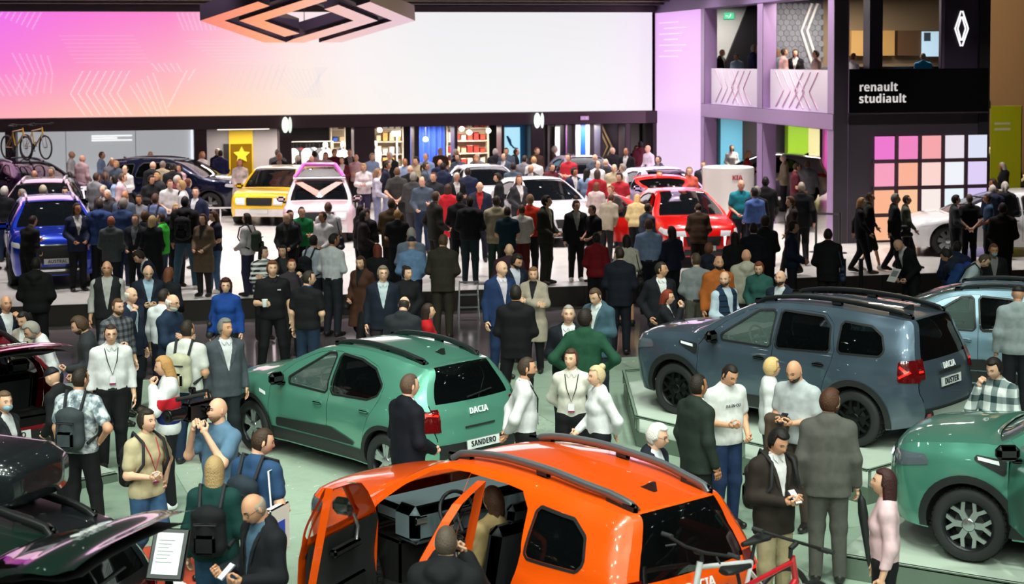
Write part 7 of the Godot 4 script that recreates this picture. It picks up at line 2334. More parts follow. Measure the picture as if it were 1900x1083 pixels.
func extra(e: String, t: Node3D, J: Dictionary, ht: Transform3D, sc: float, at: Vector3, turn: float, woman: bool, put: Callable, who: String) -> void:
	var w := e.split(":")
	var T: Transform3D = J.up
	var col: String = w[1] if w.size() > 1 else "15161a"
	var short := who.split(" ")
	var tail := " ".join(short.slice(0, mini(8, short.size())))
	match w[0]:
		"glasses":
			if not small.has("glasses"):
				var m := MB.new()
				for s in [-1, 1]:
					var p := []
					for k in 13: p.append(Vector3(s * 0.032 + cos(TAU * k / 12) * 0.024, 0.008 + sin(TAU * k / 12) * 0.019, 0.098 - absf(s * 0.032 + cos(TAU * k / 12) * 0.024) * 0.15))
					m.tube(p, 0.0022, 5, false)
					m.tube([Vector3(s * 0.056, 0.010, 0.089), Vector3(s * 0.082, 0.012, 0.01), Vector3(s * 0.080, 0.0, -0.02)], 0.002, 4)
				m.tube([Vector3(-0.009, 0.010, 0.098), Vector3(0.009, 0.010, 0.098)], 0.002, 4)
				small["glasses"] = m.mesh()
			put.call("glasses", small.glasses, mat("15131a", 0.3), ht)
		"beard":
			if not small.has("beard"): small["beard"] = beard_mesh(false).mesh()
			put.call("beard", small.beard, mat(col, 0.8, 0.0, {"norm": hair_norm(), "ns": 0.8, "tri": 6.0}), ht)
		"mask":
			put.call("face_mask", MB.new().ball(Vector3(0, -0.045, 0.062), Vector3(0.058, 0.045, 0.052), 12, 8).mesh(), mat("8fb4c8", 0.8), ht)
		"headset":
			put.call("headset", MB.new().tube([Vector3(0.085, -0.01, 0), Vector3(0.08, -0.05, 0.03), Vector3(0.04, -0.07, 0.10)], 0.005, 5).ball(Vector3(0.085, 0, 0), Vector3(0.012, 0.03, 0.025), 8, 6).mesh(), mat("18181a", 0.5), ht)
		"tie":
			put.call("tie", MB.new().prism(pv([[-0.018, 1.455], [0.018, 1.455], [0.012, 1.42], [0.034, 1.12], [0.0, 1.07], [-0.034, 1.12], [-0.012, 1.42]]), 0.012, Transform3D(Basis(), Vector3.ZERO)).mesh(), mat(col, 0.6), T * Transform3D(Basis(Vector3.RIGHT, 0.10), Vector3(0, 0.0, 0.255)))
		"collar":
			var m := MB.new()
			for s in [-1, 1]: m.prism(pv([[0, 0], [0.055, 0.028], [0.06, -0.01], [0.03, -0.05]]), 0.007, Transform3D(Basis.from_scale(Vector3(s, 1, 1)) * Basis(Vector3.RIGHT, -0.5), Vector3(0, 1.475, 0.062)))
			m.tube([Vector3(-0.06, 1.505, 0.03), Vector3(-0.05, 1.52, -0.05), Vector3(0.05, 1.52, -0.05), Vector3(0.06, 1.505, 0.03)], 0.016, 6)
			put.call("collar", m.mesh(), cloth(col), T)
		"lanyard":
			var z := 0.145 if woman else 0.138
			put.call("lanyard", MB.new().tube([Vector3(-0.05, 1.51, -0.04), Vector3(-0.078, 1.46, 0.055), Vector3(-0.055, 1.32, z), Vector3(0.0, 1.16, z), Vector3(0.055, 1.32, z), Vector3(0.078, 1.46, 0.055), Vector3(0.05, 1.51, -0.04)], 0.006, 5).mesh(), mat(col, 0.7), T)
			put.call("badge", MB.new().box(Vector3(0, 1.09, z + 0.005), Vector3(0.075, 0.11, 0.004), 0.001).mesh(), mat("e6e0ea", 0.5), T)
			put.call("badge_stripe", MB.new().box(Vector3(0, 1.05, z + 0.008), Vector3(0.074, 0.022, 0.002)).mesh(), mat("8a2a4c", 0.5), T)
		"belt":
			put.call("belt", MB.new().lathe([[1.0, 0.965], [1.02, 0.97], [1.02, 1.0], [1.0, 1.005]], 24, Transform3D(Basis.from_scale(Vector3(0.187, 1, 0.123)), Vector3.ZERO)).mesh(), mat(col, 0.5), T)
		"mark":      # small printed words on the chest
			var o: MeshInstance3D = put.call("print", text_mesh("DA·IN·OU", 0.03, 0.002), mat(col, 0.7), T * Transform3D(Basis(), Vector3(0.0, 1.30, 0.128)))
		"chest":     # small logo
			put.call("logo", MB.new().box(Vector3(0.08, 1.33, 0.128), Vector3(0.05, 0.018, 0.003)).mesh(), mat(col, 0.6), T)
		"band":      # colour band across the chest and arms of a sweater
			for q in w[1].split("+"):
				var z := q.split("@")
				put.call("colour_band", Net.make([[T * Vector3(-0.095, float(z[1]), 0), T * Vector3(0.095, float(z[1]), 0), 0.137, 0.137], [J.sl.lerp(J.el, 0.25), J.sl.lerp(J.el, 1.0), 0.079, 0.071], [J.sr.lerp(J.er, 0.25), J.sr.lerp(J.er, 1.0), 0.079, 0.071]] if z[1] == "1.22" else [[T * Vector3(-0.08, float(z[1]), 0), T * Vector3(0.08, float(z[1]), 0), 0.137, 0.137]], 0.015, 0.03, [[Vector3.UP, float(z[1]) + 0.075], [Vector3.DOWN, -float(z[1]) + 0.075]]).mesh(), cloth(z[0]), Transform3D())
		"backpack":
			var o := held("backpack", "%s backpack on the back of the %s" % [w[2] if w.size() > 2 else "black", tail], "backpack", t, T * Transform3D(Basis(), Vector3(0, 0.95, -0.13)), sc)
			part("pack", part_of("pack", "pack", func(): return Net.make([[Vector3(-0.08, 0.08, -0.09), Vector3(0.08, 0.08, -0.09), 0.075, 0.075], [Vector3(-0.075, 0.35, -0.08), Vector3(0.075, 0.35, -0.08), 0.07, 0.07], [Vector3(0, 0.1, -0.1), Vector3(0, 0.35, -0.09), 0.11, 0.095], [Vector3(-0.1, 0.12, -0.07), Vector3(-0.09, 0.34, -0.07), 0.06, 0.055], [Vector3(0.1, 0.12, -0.07), Vector3(0.09, 0.34, -0.07), 0.06, 0.055]], 0.018, 0.03)), cloth(col), o)
			part("front_pocket", part_of("fp", "fp", func(): return MB.new().box(Vector3(0, 0.13, -0.195), Vector3(0.19, 0.17, 0.05), 0.024)), cloth(col), o)
			part("lid_strap", part_of("ls", "ls", func(): return MB.new().box(Vector3(0, 0.30, -0.185), Vector3(0.20, 0.02, 0.02), 0.006)), mat("3a3a3e", 0.7), o)
			part("shoulder_strap", part_of("ss", "ss", func():
				var m := MB.new()
				for s in [-1, 1]: m.tube([Vector3(s * 0.09, 0.40, -0.02), Vector3(s * 0.105, 0.575, 0.07), Vector3(s * 0.12, 0.50, 0.25), Vector3(s * 0.15, 0.30, 0.285), Vector3(s * 0.19, 0.12, 0.14), Vector3(s * 0.15, 0.06, 0.0)], 0.017, 6)
				return m), mat("1c1c20", 0.8), o)
		"bag":       # bag hanging at the right hip from the shoulder
			var o := held("shoulder_bag", "%s shoulder bag carried by the %s" % [w[2] if w.size() > 2 else "black", tail], "bag", t, T * Transform3D(Basis(), Vector3(-0.26, 0.82, -0.03)), sc)
			part("pouch", part_of("pouch", "pouch", func(): return Net.make([[Vector3(0, 0.03, -0.12), Vector3(0, 0.03, 0.12), 0.06, 0.06], [Vector3(0, 0.2, -0.09), Vector3(0, 0.2, 0.09), 0.045, 0.045], [Vector3(0, 0.05, 0), Vector3(0, 0.2, 0), 0.07, 0.05]], 0.018, 0.03)), mat(col, 0.6), o)
			part("strap", part_of("bstrap", "bstrap", func(): return MB.new().tube([Vector3(0.0, 0.22, -0.08), Vector3(0.09, 0.62, -0.05), Vector3(0.10, 0.635, 0.02), Vector3(0.0, 0.22, 0.08)], 0.010, 6)), mat(col, 0.6), o)
		"tote":      # flat paper bag
			var o := held("tote_bag", "%s tote bag carried by the %s" % [w[2] if w.size() > 2 else "white", tail], "bag", t, T * Transform3D(Basis(Vector3.UP, 0.15), Vector3(-0.27, 0.75, -0.09)), sc)
			part("bag_body", MB.new().box(Vector3(0, 0.19, 0), Vector3(0.07, 0.40, 0.32), 0.012), mat(col, 0.7), o)
			part("handle", MB.new().tube([Vector3(0, 0.39, -0.09), Vector3(0.06, 0.68, -0.03), Vector3(0.06, 0.68, 0.03), Vector3(0, 0.39, 0.09)], 0.008, 5), mat(col, 0.7), o)
			part("print", MB.new().box(Vector3(-0.037, 0.2, 0.0), Vector3(0.003, 0.12, 0.14)), mat(w[3] if w.size() > 3 else "2040a0", 0.6), o)
		"phone":
			var p: Vector3 = (J.wl + J.wr) * 0.5 if w.size() < 3 or w[2] == "" else J["w" + w[2]]
			var rise := p.y > T.origin.y + 1.35
			var o := held("phone", "%s phone held by the %s" % [w[3] if w.size() > 3 else "dark", tail], "phone", t, Transform3D(Basis(Vector3.RIGHT, 0.2 if rise else -0.9), p + Vector3(0, 0.05 if rise else 0.045, 0.06 if rise else 0.05)), sc)
			part("case", part_of("case", "case", func(): return MB.new().box(Vector3(0, 0.0, 0), Vector3(0.074, 0.15, 0.009), 0.004)), mat(col, 0.3), o)
			part("display", part_of("disp", "disp", func(): return MB.new().box(Vector3(0, 0.0, -0.006), Vector3(0.068, 0.142, 0.002), 0.0)), mat("20242c", 0.1, 0.0, {"emit": "a8b8d0", "e": 0.25}), o)
		"cup":
			var o := held("paper_cup", "white paper cup held by the %s" % tail, "cup", t, Transform3D(Basis(), J["w" + (w[2] if w.size() > 2 else "r")] + Vector3(0, -0.02, 0.085)), sc)
			part("cup_body", MB.new().lathe([[0.0, 0.0], [0.03, 0.0], [0.042, 0.105], [0.039, 0.105]], 16), mat("e8eaea", 0.6), o)
			part("rim", MB.new().lathe([[0.041, 0.103], [0.044, 0.107], [0.041, 0.111]], 16), mat("f4f4f4", 0.5), o)
		"camera":
			var p: Vector3 = (J.wl + J.wr) * 0.5
			var o := held("photo_camera", "black photo camera held up by the %s" % tail, "camera", t, Transform3D(Basis(), p + Vector3(0, 0.06, 0.07)), sc)
			part("camera_body", MB.new().box(Vector3.ZERO, Vector3(0.14, 0.095, 0.06), 0.012).box(Vector3(0, 0.055, 0), Vector3(0.05, 0.035, 0.05), 0.01), mat("16161a", 0.5), o)
			part("lens", MB.new().lathe([[0.0, 0.0], [0.036, 0.0], [0.038, 0.10], [0.032, 0.10], [0.028, 0.085], [0.0, 0.08]], 16, Transform3D(Basis(Vector3.RIGHT, PI / 2), Vector3(0, 0, 0.03))), mat("101014", 0.2), o)
		"videocam":
			var o := held("video_camera", "large black video camera shouldered by the %s" % tail, "camera", t, Transform3D(Basis(), ht.origin + Vector3(-0.14, 0.0, 0.10)), sc)
			part("camera_body", MB.new().box(Vector3(0, 0, 0), Vector3(0.13, 0.17, 0.34), 0.02), mat("141418", 0.5), o)
			part("lens", MB.new().lathe([[0.0, 0.0], [0.05, 0.0], [0.055, 0.05], [0.05, 0.16], [0.065, 0.2], [0.06, 0.22], [0.0, 0.2]], 16, Transform3D(Basis(Vector3.RIGHT, PI / 2), Vector3(0, 0, 0.16))), mat("0e0e12", 0.25), o)
			part("handle", MB.new().tube([Vector3(0, 0.08, -0.12), Vector3(0, 0.17, -0.1), Vector3(0, 0.17, 0.1), Vector3(0, 0.08, 0.13)], 0.014, 6), mat("141418", 0.5), o)
			part("microphone", MB.new().tube([Vector3(0.05, 0.15, -0.02), Vector3(0.05, 0.15, 0.30)], 0.02, 8), mat("1e1e20", 0.9), o)
			part("viewfinder", MB.new().box(Vector3(0.10, 0.03, -0.02), Vector3(0.09, 0.05, 0.12), 0.012), mat("141418", 0.5), o)
			part("light", MB.new().box(Vector3(0, 0.20, 0.08), Vector3(0.07, 0.05, 0.05), 0.01), mat("1a1a1e", 0.5), o)
		"umbrella":
			var o := held("umbrella", "closed black umbrella hanging beside the %s" % tail, "umbrella", t, Transform3D(Basis(Vector3.BACK, -0.12), J.wr + Vector3(-0.03, -0.06, 0)), sc)
			part("canopy", MB.new().lathe([[0.006, -0.72], [0.02, -0.6], [0.045, -0.2], [0.035, -0.08], [0.012, -0.04]], 10), mat("101012", 0.6), o)
			part("shaft", MB.new().tube([Vector3(0, -0.78, 0), Vector3(0, 0.0, 0), Vector3(0.02, 0.06, 0), Vector3(0.06, 0.06, 0), Vector3(0.07, 0.0, 0)], 0.008, 6), mat("202022", 0.4), o)
		"coatarm":   # garment carried over the arm
			var p: Vector3 = J["w" + (w[2] if w.size() > 2 else "l")]
			var o := held("folded_jacket", "%s jacket carried over the arm of the %s" % [w[3] if w.size() > 3 else "dark", tail], "jacket", t, Transform3D(Basis(), p), sc)
			part("fabric", Net.make([[Vector3(-0.10, 0.01, -0.02), Vector3(0.10, 0.01, 0.02), 0.06, 0.055], [Vector3(-0.08, 0, 0), Vector3(-0.09, -0.33, 0.03), 0.06, 0.05], [Vector3(0.07, 0, 0.02), Vector3(0.05, -0.40, 0.02), 0.06, 0.055], [Vector3(0, 0, 0), Vector3(-0.02, -0.36, 0.03), 0.06, 0.06]], 0.016, 0.03), cloth(col), o)
			part("sleeve", Net.make([[Vector3(0.09, 0.0, 0.05), Vector3(0.10, -0.46, 0.06), 0.035, 0.03]], 0.012, 0.02), cloth(col), o)
		"paper":
			var o := held("paper_sheet", "pale paper sheet held by the %s" % tail, "paper", t, Transform3D(Basis(Vector3.RIGHT, -0.6), J.wr + Vector3(0.02, 0.05, 0.1)), sc)
			part("sheet", MB.new().box(Vector3.ZERO, Vector3(0.21, 0.28, 0.004)), mat("e4e2de", 0.8), o)
			part("print", MB.new().box(Vector3(0, 0.03, 0.003), Vector3(0.15, 0.12, 0.001)), mat("8a8c92", 0.8), o)
func people_table() -> PackedStringArray:
	return PackedStringArray([
"-4.88 0 -18.97 20 1.80 1|st down down|m|0 8|shirt:e6e4e8|T:15151a|crop:3a2c24|0|glasses,lanyard,collar:e6e4e8,belt|white shirt with dark lanyard and badge, smiling beside the red car",
"-4.51 0 -16.21 168 1.80 1|rest down hip|m|-20 5|tee:e8ecf0::tiedye|T:17171c|crop:2c221c|1|backpack:3c4448:grey|tie-dye T-shirt standing with back turned behind the red tailgate",
"-3.83 0 -17.30 -70 1.72 1|rest face low|w|-10 12|S:e4e4e8|T:16161a:e4e4e4|long:b98a54|0|band:c01828@1.22+1c2c74@1.06|white, red and navy sweater with a hand at the mouth",
"-4.00 0 -19.18 165 1.80 1|rest down low|m|-15 0|tee:dedcda|jeans:22304a|crop:2c221c|1|backpack:c2bda6:beige|plain white T-shirt turned away next to the green hatchback's nose",
"-3.58 0 -19.41 30 1.78 1|st down down|m|25 0|B:4a5058:dcdce0|T:22262c|full:77746f|1|headset,collar:e0e0e4|grey blazer wearing a headset at the green hatchback's front",
"-5.31 0 -19.71 -75 1.80 1|st hold low 8|m|-5 18|S:33363a|T:1c1c20|full:4a3626|0|beard:4a3626|charcoal sweater leaning forward over the red tailgate",
"-5.35 0 -21.15 50 1.78 1|st down hold|m|0 5|shirt:ffffff::tartan|T:1a1c22|crop:5a3c28|0|beard:6a4830|grey checked shirt behind the smiling badge wearer",
"-5.39 0 -22.03 60 1.80 1|rest down face|m|5 5|B:1c2438:b8ccd8|T:20242c|bald:d8d4d0|0||navy blazer resting a hand on the cheek",
"-4.97 0 -22.20 150 1.75 1|st down phone|m|0 10|shirt:e2e4e8|T:1c2030|crop:2a201a|1||white shirt half hidden by the dark blue sweater wearer",
"-4.65 0 -21.25 70 1.82 1|st cross cross|m|0 10|S:1c2c44|T:1a1c24|bald:e0dcd8|0|glasses,beard:e4e0dc|dark blue sweater and glasses with folded arms",
"-5.73 0 -24.62 20 1.80 1|st phone phone|m|0 25|B:161c2c:a8c0d8|T:181a22|bald:b0a89c|0|glasses|dark jacket and pale blue shirt looking down by the stage edge",
"-6.38 0 -24.67 10 1.84 1|st down down|m|0 3|vest:1c1d20:b8b4b2|T:191a1e|none:0|1|glasses|black vest over pale grey shirt before the stage edge",
"-5.49 0 -25.01 160 1.68 1|L|w|0 0|J:15161c:e8e8e8|T:15161a|bob:6a3c26|0||black jacket turned to the stage beside the pale blue shirt",
"-4.36 0 -23.81 0 1.66 1|st down down|w|10 0|S:16408c|T:17181c|curly:3a1a16|0|glasses,bag:15161a|bright blue sweater with glasses facing the hall",
"-7.74 0 -25.45 180 1.80 1|L|m|0 5|hoodie:121214|T:131316|crop:1a1512|1||!person all in black with back turned in front of the blue SUV",
"-6.95 0 -21.45 40 1.78 1|st face down|m|0 0|J:171c2a:e0e0e4|T:181a20|bald:aaa49c|1||navy jacket at the left edge with a raised hand",
"-6.46 0 -20.76 -20 1.68 1|L|w|0 20|coat:a89c90:dddddd|T:1a1a1e|tail:1c1614|0||pale beige coat looking down near the left edge",
"-5.86 0 -19.89 -60 1.76 1|st hold hold 18|m|0 20|shirt:e8e8ec|T:2a2a30|full:9a948c|0|beard:8a8480|white shirt bending behind the red car",
"-4.90 0 -17.08 -110 1.65 1|st low low 12|w|0 10|S:17181c|T:15151a|cap:14141a|0||black with a black cap at the open red tailgate",
"-5.11 0 -15.64 70 1.68 1|st down hold|w|-20 0|J:24262a:d8d8dc|T:1a1a1e|bob:6a5040|0|mask|dark jacket and pale face mask at the left edge",
"-2.78 0 -14.75 -40 1.80 1|wide photo photo|m|-10 0|tee:5f7f9c|T:1b1b20|none:0|0|videocam,beard:8a6a50|blue T-shirt filming with a video camera",
"-3.47 0 -14.71 50 1.70 1|walk hip hold|w|10 0|tee:c8b894|jeans:3a5a80:e0e0e0|bun:2c221c|0|backpack:1a1a1e:black,lanyard:b02840|beige T-shirt and jeans with a hand on the hip",
"-2.22 0 -13.51 150 1.80 1|st down low|m|-40 15|tee:2c4a70|T:20242c|crop:3c2a1e|0|backpack:28323c:navy,tote:e4e2de:white:2050c0|dark blue T-shirt between the green and orange cars",
"-2.48 0 -12.89 175 1.70 1|st down low|w|10 0|S:0f3a38|jeans:2a4a66|long:a88a60|0|backpack:15161a:black|dark green top and jeans with back turned near the info stand",
"-1.89 0 -11.65 -50 1.78 1|st hold hold|m|0 30|J:191a20:4c6880|jeans:2c4260|bald:9a8c80|1|glasses,phone:e8e8ea::white|black jacket and glasses reading a phone beside the orange SUV",
"-3.74 0 -24.41 15 1.86 1|wide down hold|m|0 0|tee:101014|T:111115|full:6a4028|0|cup,chest:c8c8cc,collar:101014|black polo shirt holding a white cup",
"-3.09 0 -23.55 160 1.82 1|st down low|m|-50 5|tee:111116|jeans:1c2c44|crop:2c241e|0|collar:24488a|black T-shirt with blue collar turned away from the hall",
"-4.42 0 -27.79 30 1.68 1|st cross cross|w|30 0|S:ffffff::stripe|T:1a1a1e|long:1c1512|0||black and white striped sweater behind the cup holder",
"-4.11 0 -28.10 20 1.66 1|L|w|-30 0|J:15151a:333338|T:15151a|long:1a1310|0||short black jacket behind the black polo shirt",
"-3.69 0 -26.18 30 1.66 1|st face low|m|-10 0|S:3a3238|T:1c1c20|crop:8a4028|0||dark striped top with a hand at the face",
"-3.23 0 -28.10 150 1.88 1|st low phone|m|-30 10|shirt:dcdce2|T:2a2c34|crop:1e1814|2|belt|!tall person in white shirt and grey trousers at the stage edge",
"-3.64 0 -28.67 140 1.78 1|L|m|20 0|shirt:b8c0d0|T:23252d|crop:16120f|1|backpack:15161c:black|pale blue shirt with a backpack at the stage edge",
"-2.53 0 -26.25 -30 1.70 1|walk aft low|w|10 10|coat:4a2c20:1a1a1e|T:15151a|long:3a221a|0|bag:15151a|brown coat walking along the stage edge",
"-2.00 0 -24.16 5 1.80 1|st down down|m|10 0|B:161c2c:c4d0d8|T:2a2224|full:7a6a5c|0|glasses,collar:c4d0d8|navy blazer and open pale shirt behind the green hatchback",
"-1.69 0 -24.99 10 1.68 1|st clasp clasp|w|30 0|S:131318|skirt:131318|bun:1c1410|0||plain black dress behind the green hatchback",
"-1.50 0 -21.22 170 1.78 1|st phone phone 5|m|0 25|J:26282e:cccccc|T:202226|bald:2c241e|0||dark grey jacket bent over a phone behind the green roof",
"-1.18 0 -21.53 100 1.62 1|st low down|w|0 0|S:b01018|T:1a1a1e|long:2a1a14|0||bright red sweater behind the green roof",
"-1.24 0 -27.83 175 1.88 1|st hold low|m|-20 10|B:3a342c:dddddd|T:38322a|crop:5a4430|1||olive brown suit turned to the stage by the step ladder",
"-0.19 0 -24.27 30 1.86 1|st pocket down|m|20 5|B:1c3058:d8c8d8|T:1a2c50|none:0|0|tie:2a3a5a,collar:e0dce6|blue suit and tie with one hand in the pocket",
"0.02 0 -25.45 30 1.84 1|st phone low|m|20 25|B:171c2e:ccccdd|T:171b2a|full:1e1612|1|beard:1e1612|dark navy suit right behind the blue suit",
"-0.06 0 -26.99 170 1.80 1|L|m|0 0|hoodie:3c2430|T:1c1a1e|none:0|0||dark plum jacket at the stage edge behind the blue suit",
"0.33 0 -24.77 -10 1.70 1|st cross cross|w|5 10|coat:a89a8c:1a1a1e|T:15151a|long:7a5438|0||pale trench coat with folded arms",
"0.04 0 -21.63 175 1.86 1|wide low low|m|0 0|B:0e0e12:eeeeee|T:0f0f13|crop:231a15|1||black suit with back turned beside the trench coat",
"1.19 0 -21.82 -40 1.82 1|st hold low|m|0 28|B:3c5664:dfe4e6|T:222a30|crop:4a3626|0|collar:e4e8ea|teal grey blazer looking down behind the green jacket",
"0.71 0 -19.99 -5 1.84 1|st down hold|m|5 0|B:121620:ececf0|T:14161e|crop:9a928a|0|tie:14161e,collar:ececf0|dark suit with black tie facing the green jacket wearer",
"0.90 0 -19.61 175 1.84 1|st hip hip|m|-40 0|B:1f4a36:dddddd|T:1c3a2e|full:241a14|1||green jacket with hands on the hips, back turned",
"0.66 0 -17.57 -5 1.72 1|st back back|w|-20 0|shirt:ded8ce|skirt:121216|tail:4a3226|0|lanyard,collar:ded8ce|!staff person in cream blouse with badge and hands behind the back",
"0.92 0 -16.80 -70 1.68 1|st back low|w|0 5|shirt:e2e0e4|T:131318|bun:c8b08a|0||!staff person in white blouse leaning beside the cream blouse",
"0.12 0 -16.68 95 1.80 1|rest back back|m|0 5|shirt:dedce0|T:141418|crop:3a2c22|1|beard:2c201a,lanyard,collar:dedce0|!staff person in white shirt facing right with hands behind the back",
"1.59 0 -29.69 175 1.68 1|L|w|0 0|S:7c0f1c|T:121216|bun:1c1512|1||dark red sweater turned to the open red car",
"1.80 0 -26.28 170 1.82 1|L|m|40 5|B:121624:dddddd|T:12151f|crop:2c1a14|0||long dark navy suit standing in the aisle before the stage",
"2.12 0 -29.12 175 1.70 1|L|w|0 0|S:cfc6b8|skirt:1c1614|bob:1e1612|1|bag:1a1614|cream top and black skirt at the stage edge",
"2.29 0 -24.35 20 1.82 1|st pocket pocket|m|50 0|B:14171f:f0f0f2|T:14171f|crop:2c241c|1|tie:17181c,collar:f0f0f2|black suit and tie with both hands in pockets",
"2.65 0 -30.49 175 1.86 1|L|m|0 0|shirt:8ea4c8|T:171a24|crop:5a3a28|0|belt|pale blue shirt turned to the red show car",
"3.09 0 -30.40 -150 1.72 1|L|w|0 0|S:1a1e34|T:15161c|long:2a1812|0||dark blue sweater in front of the red car's headlamp",
"3.02 0 -25.75 178 1.78 1|L|m|30 0|shirt:8a8e92|T:5a554e|crop:4a3a2c|0|belt|grey shirt and khaki trousers, back turned",
"2.21 0 -22.60 80 1.64 1|st photo photo|w|0 5|J:15161c:e8e8ea|T:15151a|bob:7a2c18|0|phone:15151a,glasses|black jacket photographing with a phone by the grey SUV's nose",
"3.43 0 -27.43 150 1.75 1|L|m|0 0|hoodie:1a1c2c|T:1a1a20|crop:6a4028|0||navy hooded jacket between the grey shirt and the orange sweater",
"3.33 0 -25.37 10 1.78 1|st down down|m|0 0|S:b8642a|T:2c2c30|none:0|1|beard:1c1814|orange brown sweater facing the hall behind the quilted vest",
"3.89 0 -26.05 175 1.80 1|st down down|m|20 0|hoodie:b4b0a0|T:3a3a3c|none:0|1||cream hooded sweatshirt, back turned",
"4.03 0 -25.60 -20 1.66 1|L|w|0 15|S:2c5a54|T:15161a|bob:7a3c22|0||teal top right of the cream hooded sweatshirt",
"4.04 0 -23.58 -40 1.78 1|st down down|m|0 0|J:1a2234:c8ccd4|T:181a22|none:0|0|beard:3a2c24|navy jacket and grey shirt just above the grey SUV's roof",
"3.17 0 -23.41 40 1.80 1|st hold low|m|-60 5|vest:1c3048:c8d8e8:quilt|T:22242c|bald:6a5040|0|beard:5a4030,coatarm:1c2434:l:navy|quilted navy vest carrying a jacket behind the grey SUV",
"4.18 0 -29.49 180 1.70 1|L|w|0 0|S:15151a|T:15161a|long:1c1210|0||black with long dark hair before the open red door",
"4.59 0 -29.88 170 1.84 1|L|m|0 0|B:14161f:dddddd|T:14161d|crop:241a14|0||dark suit, back turned, right of the open red door",
"4.99 0 -31.00 150 1.86 1|st low phone|m|0 0|J:202024:444448|T:1c1c20|full:3a2a1e|0||charcoal jacket standing behind the dark suit at the stage edge",
"5.40 0 -30.33 80 1.82 1|L|m|0 5|S:15203a|T:1a1c24|full:241812|1||navy sweater looking right in the aisle",
"5.86 0 -29.14 170 1.80 1|L|m|0 0|J:0f0f12:dddddd|T:101013|crop:1c1512|1|bag:1c2a4a:navy|black coat with a navy bag by the two black posts",
"7.31 0 -28.78 -60 1.76 1|st low low 22|m|0 30|J:111115:dddddd|T:121216|none:0|0|paper|black jacket bending over a paper behind the grey SUV",
"7.76 0 -26.97 -120 1.75 1|st low low 22|m|0 25|hoodie:1c2438|T:15161c|full:17120f|1|backpack:1c3c9c:blue|navy hooded jacket leaning forward with a blue backpack",
"7.74 0 -27.47 150 1.76 1|st low low 15|m|0 0|hoodie:1a2440|T:15161c|crop:14100e|1||dark blue hooded jacket leaning beside the blue backpack",
"7.60 0 -26.53 70 1.78 1|st low low 28|m|0 20|tee:b8c4cc|T:1c2026|crop:4a4038|0|backpack:1a3a70:navy|pale T-shirt bending forward above the pale blue hatchback",
"8.31 0 -27.14 0 1.76 1|L|m|0 15|J:101014:888888|T:15161a|crop:6a4030|1|mask|black jacket with a pale blue face mask",
"10.16 0 -32.54 170 1.95 1|L|m|0 0|J:1c1714:888888|T:15161a|crop:17120f|2||!very tall person in dark brown jacket at the right end of the aisle",
"5.21 0 -16.82 -50 1.76 1|st low face|m|0 22|shirt:ffffff::plaid|T:14161c|full:1c1512|0|bag:17181c|green and white plaid shirt behind the grey SUV's tail",
"6.57 0.220 -20.37 165 1.80 1|st down hold|m|-10 10|S:9aa4a8|T:1a1c22|cap:17181c|1|coatarm:5a3420:r:brown|grey sweater and dark cap at the right edge",
"2.24 0 -16.44 30 1.80 1|st low hold|m|0 30|tee:dedede|jeans:24365a|crop:1e1713|1|mark:202024|white printed T-shirt looking at one wrist",
"1.85 0 -15.71 120 1.80 1|st down down|m|0 0|B:26302a:e4e4e4|T:171a1c|crop:231a14|2|collar:e4e4e4|dark green blazer standing with back to the hall",
"2.85 0 -17.28 80 1.66 1|L|w|30 0|S:e2e2e4|T:2c3a50|full:d0ac74|0|glasses|white cardigan and glasses beside the grey SUV's rear wheel",
"2.98 0 -16.39 -40 1.84 1|st phone phone|m|0 25|tee:b8bcc0|T:4a3c36|none:0|1|beard:3a2c22,phone:17171b,coatarm:4a3a30:r:brown|pale grey T-shirt reading a phone, jacket over the arm",
"2.97 0 -14.70 170 1.86 1|st down down|m|-45 5|B:5a5854:dddddd|T:55534f:1c1a18|full:4a2c1c|0|beard:5a3622,umbrella|grey suit with back turned and a closed umbrella",
"2.29 0 -13.69 30 1.76 1|st phone phone|m|0 28|B:2c2420:eae6e8|T:a89878|full:161210|1|phone:e8e8ea::white,collar:eae6e8,backpack:2a2422:dark|dark brown jacket and khaki trousers typing on a phone",
"1.25 0 -13.97 60 1.72 1|st down down|m|10 15|B:171c28:d8dce4|T:1a1a1e|full:d8d4d0|0|glasses|navy jacket and glasses beyond the orange roof rail",
"2.98 0 -12.48 -100 1.68 1|st down down|w|-5 -5|shirt:e8c4cc|T:1a1a20|long:3a1c1c|0||pale pink blouse and black trousers in the near right corner",
"-0.47 0 -10.71 170 1.76 1|st photo photo|m|10 5|hoodie:1c1e22|T:1a1a1e|crop:5a4c42|0|camera|black hooded jacket photographing the orange SUV's cabin",
"-1.06 0 -15.62 125 1.84 1|L|m|0 5|B:10131f:c8ccd4|T:10131d|crop:5a4638|0|phone:15151a,collar:c8ccd4|dark navy suit at the pale green hatchback's tail",
"-0.16 0.115 -13.00 -140 1.70 1|sit hold hold|w|0 5|S:b49a6c|T:2a2a2e|bob:4a3020|0||tan sweater sitting at the orange SUV's steering wheel",
"-5.77 1 -30.49 -60 1.62 0|rest low low|w|0 10|tee:1c2034|jeans:4a6a90:ddd8d0|long:5a3a26|0|bag:17181c|navy T-shirt and pale jeans with a black shoulder bag on the stage",
"-5.91 1 -30.03 -20 1.60 0|L|w|0 0|coat:6a5644:333333|T:2a2628|long:4a2c1e|0||brown long coat left of the pale jeans on the stage",
"-6.46 1 -31.00 178 1.86 0|wide down down|m|0 0|hoodie:141416|jeans:3a5668:d0ccc8|crop:241c17|1|backpack:17181b:black|black jacket and jeans with a black backpack on the stage",
"-5.08 1 -30.11 -110 1.60 0|L|w|0 0|S:e0d8dc|jeans:30304a|long:2c1d18|0|backpack:3a4436:olive|white top carrying an olive backpack on the stage",
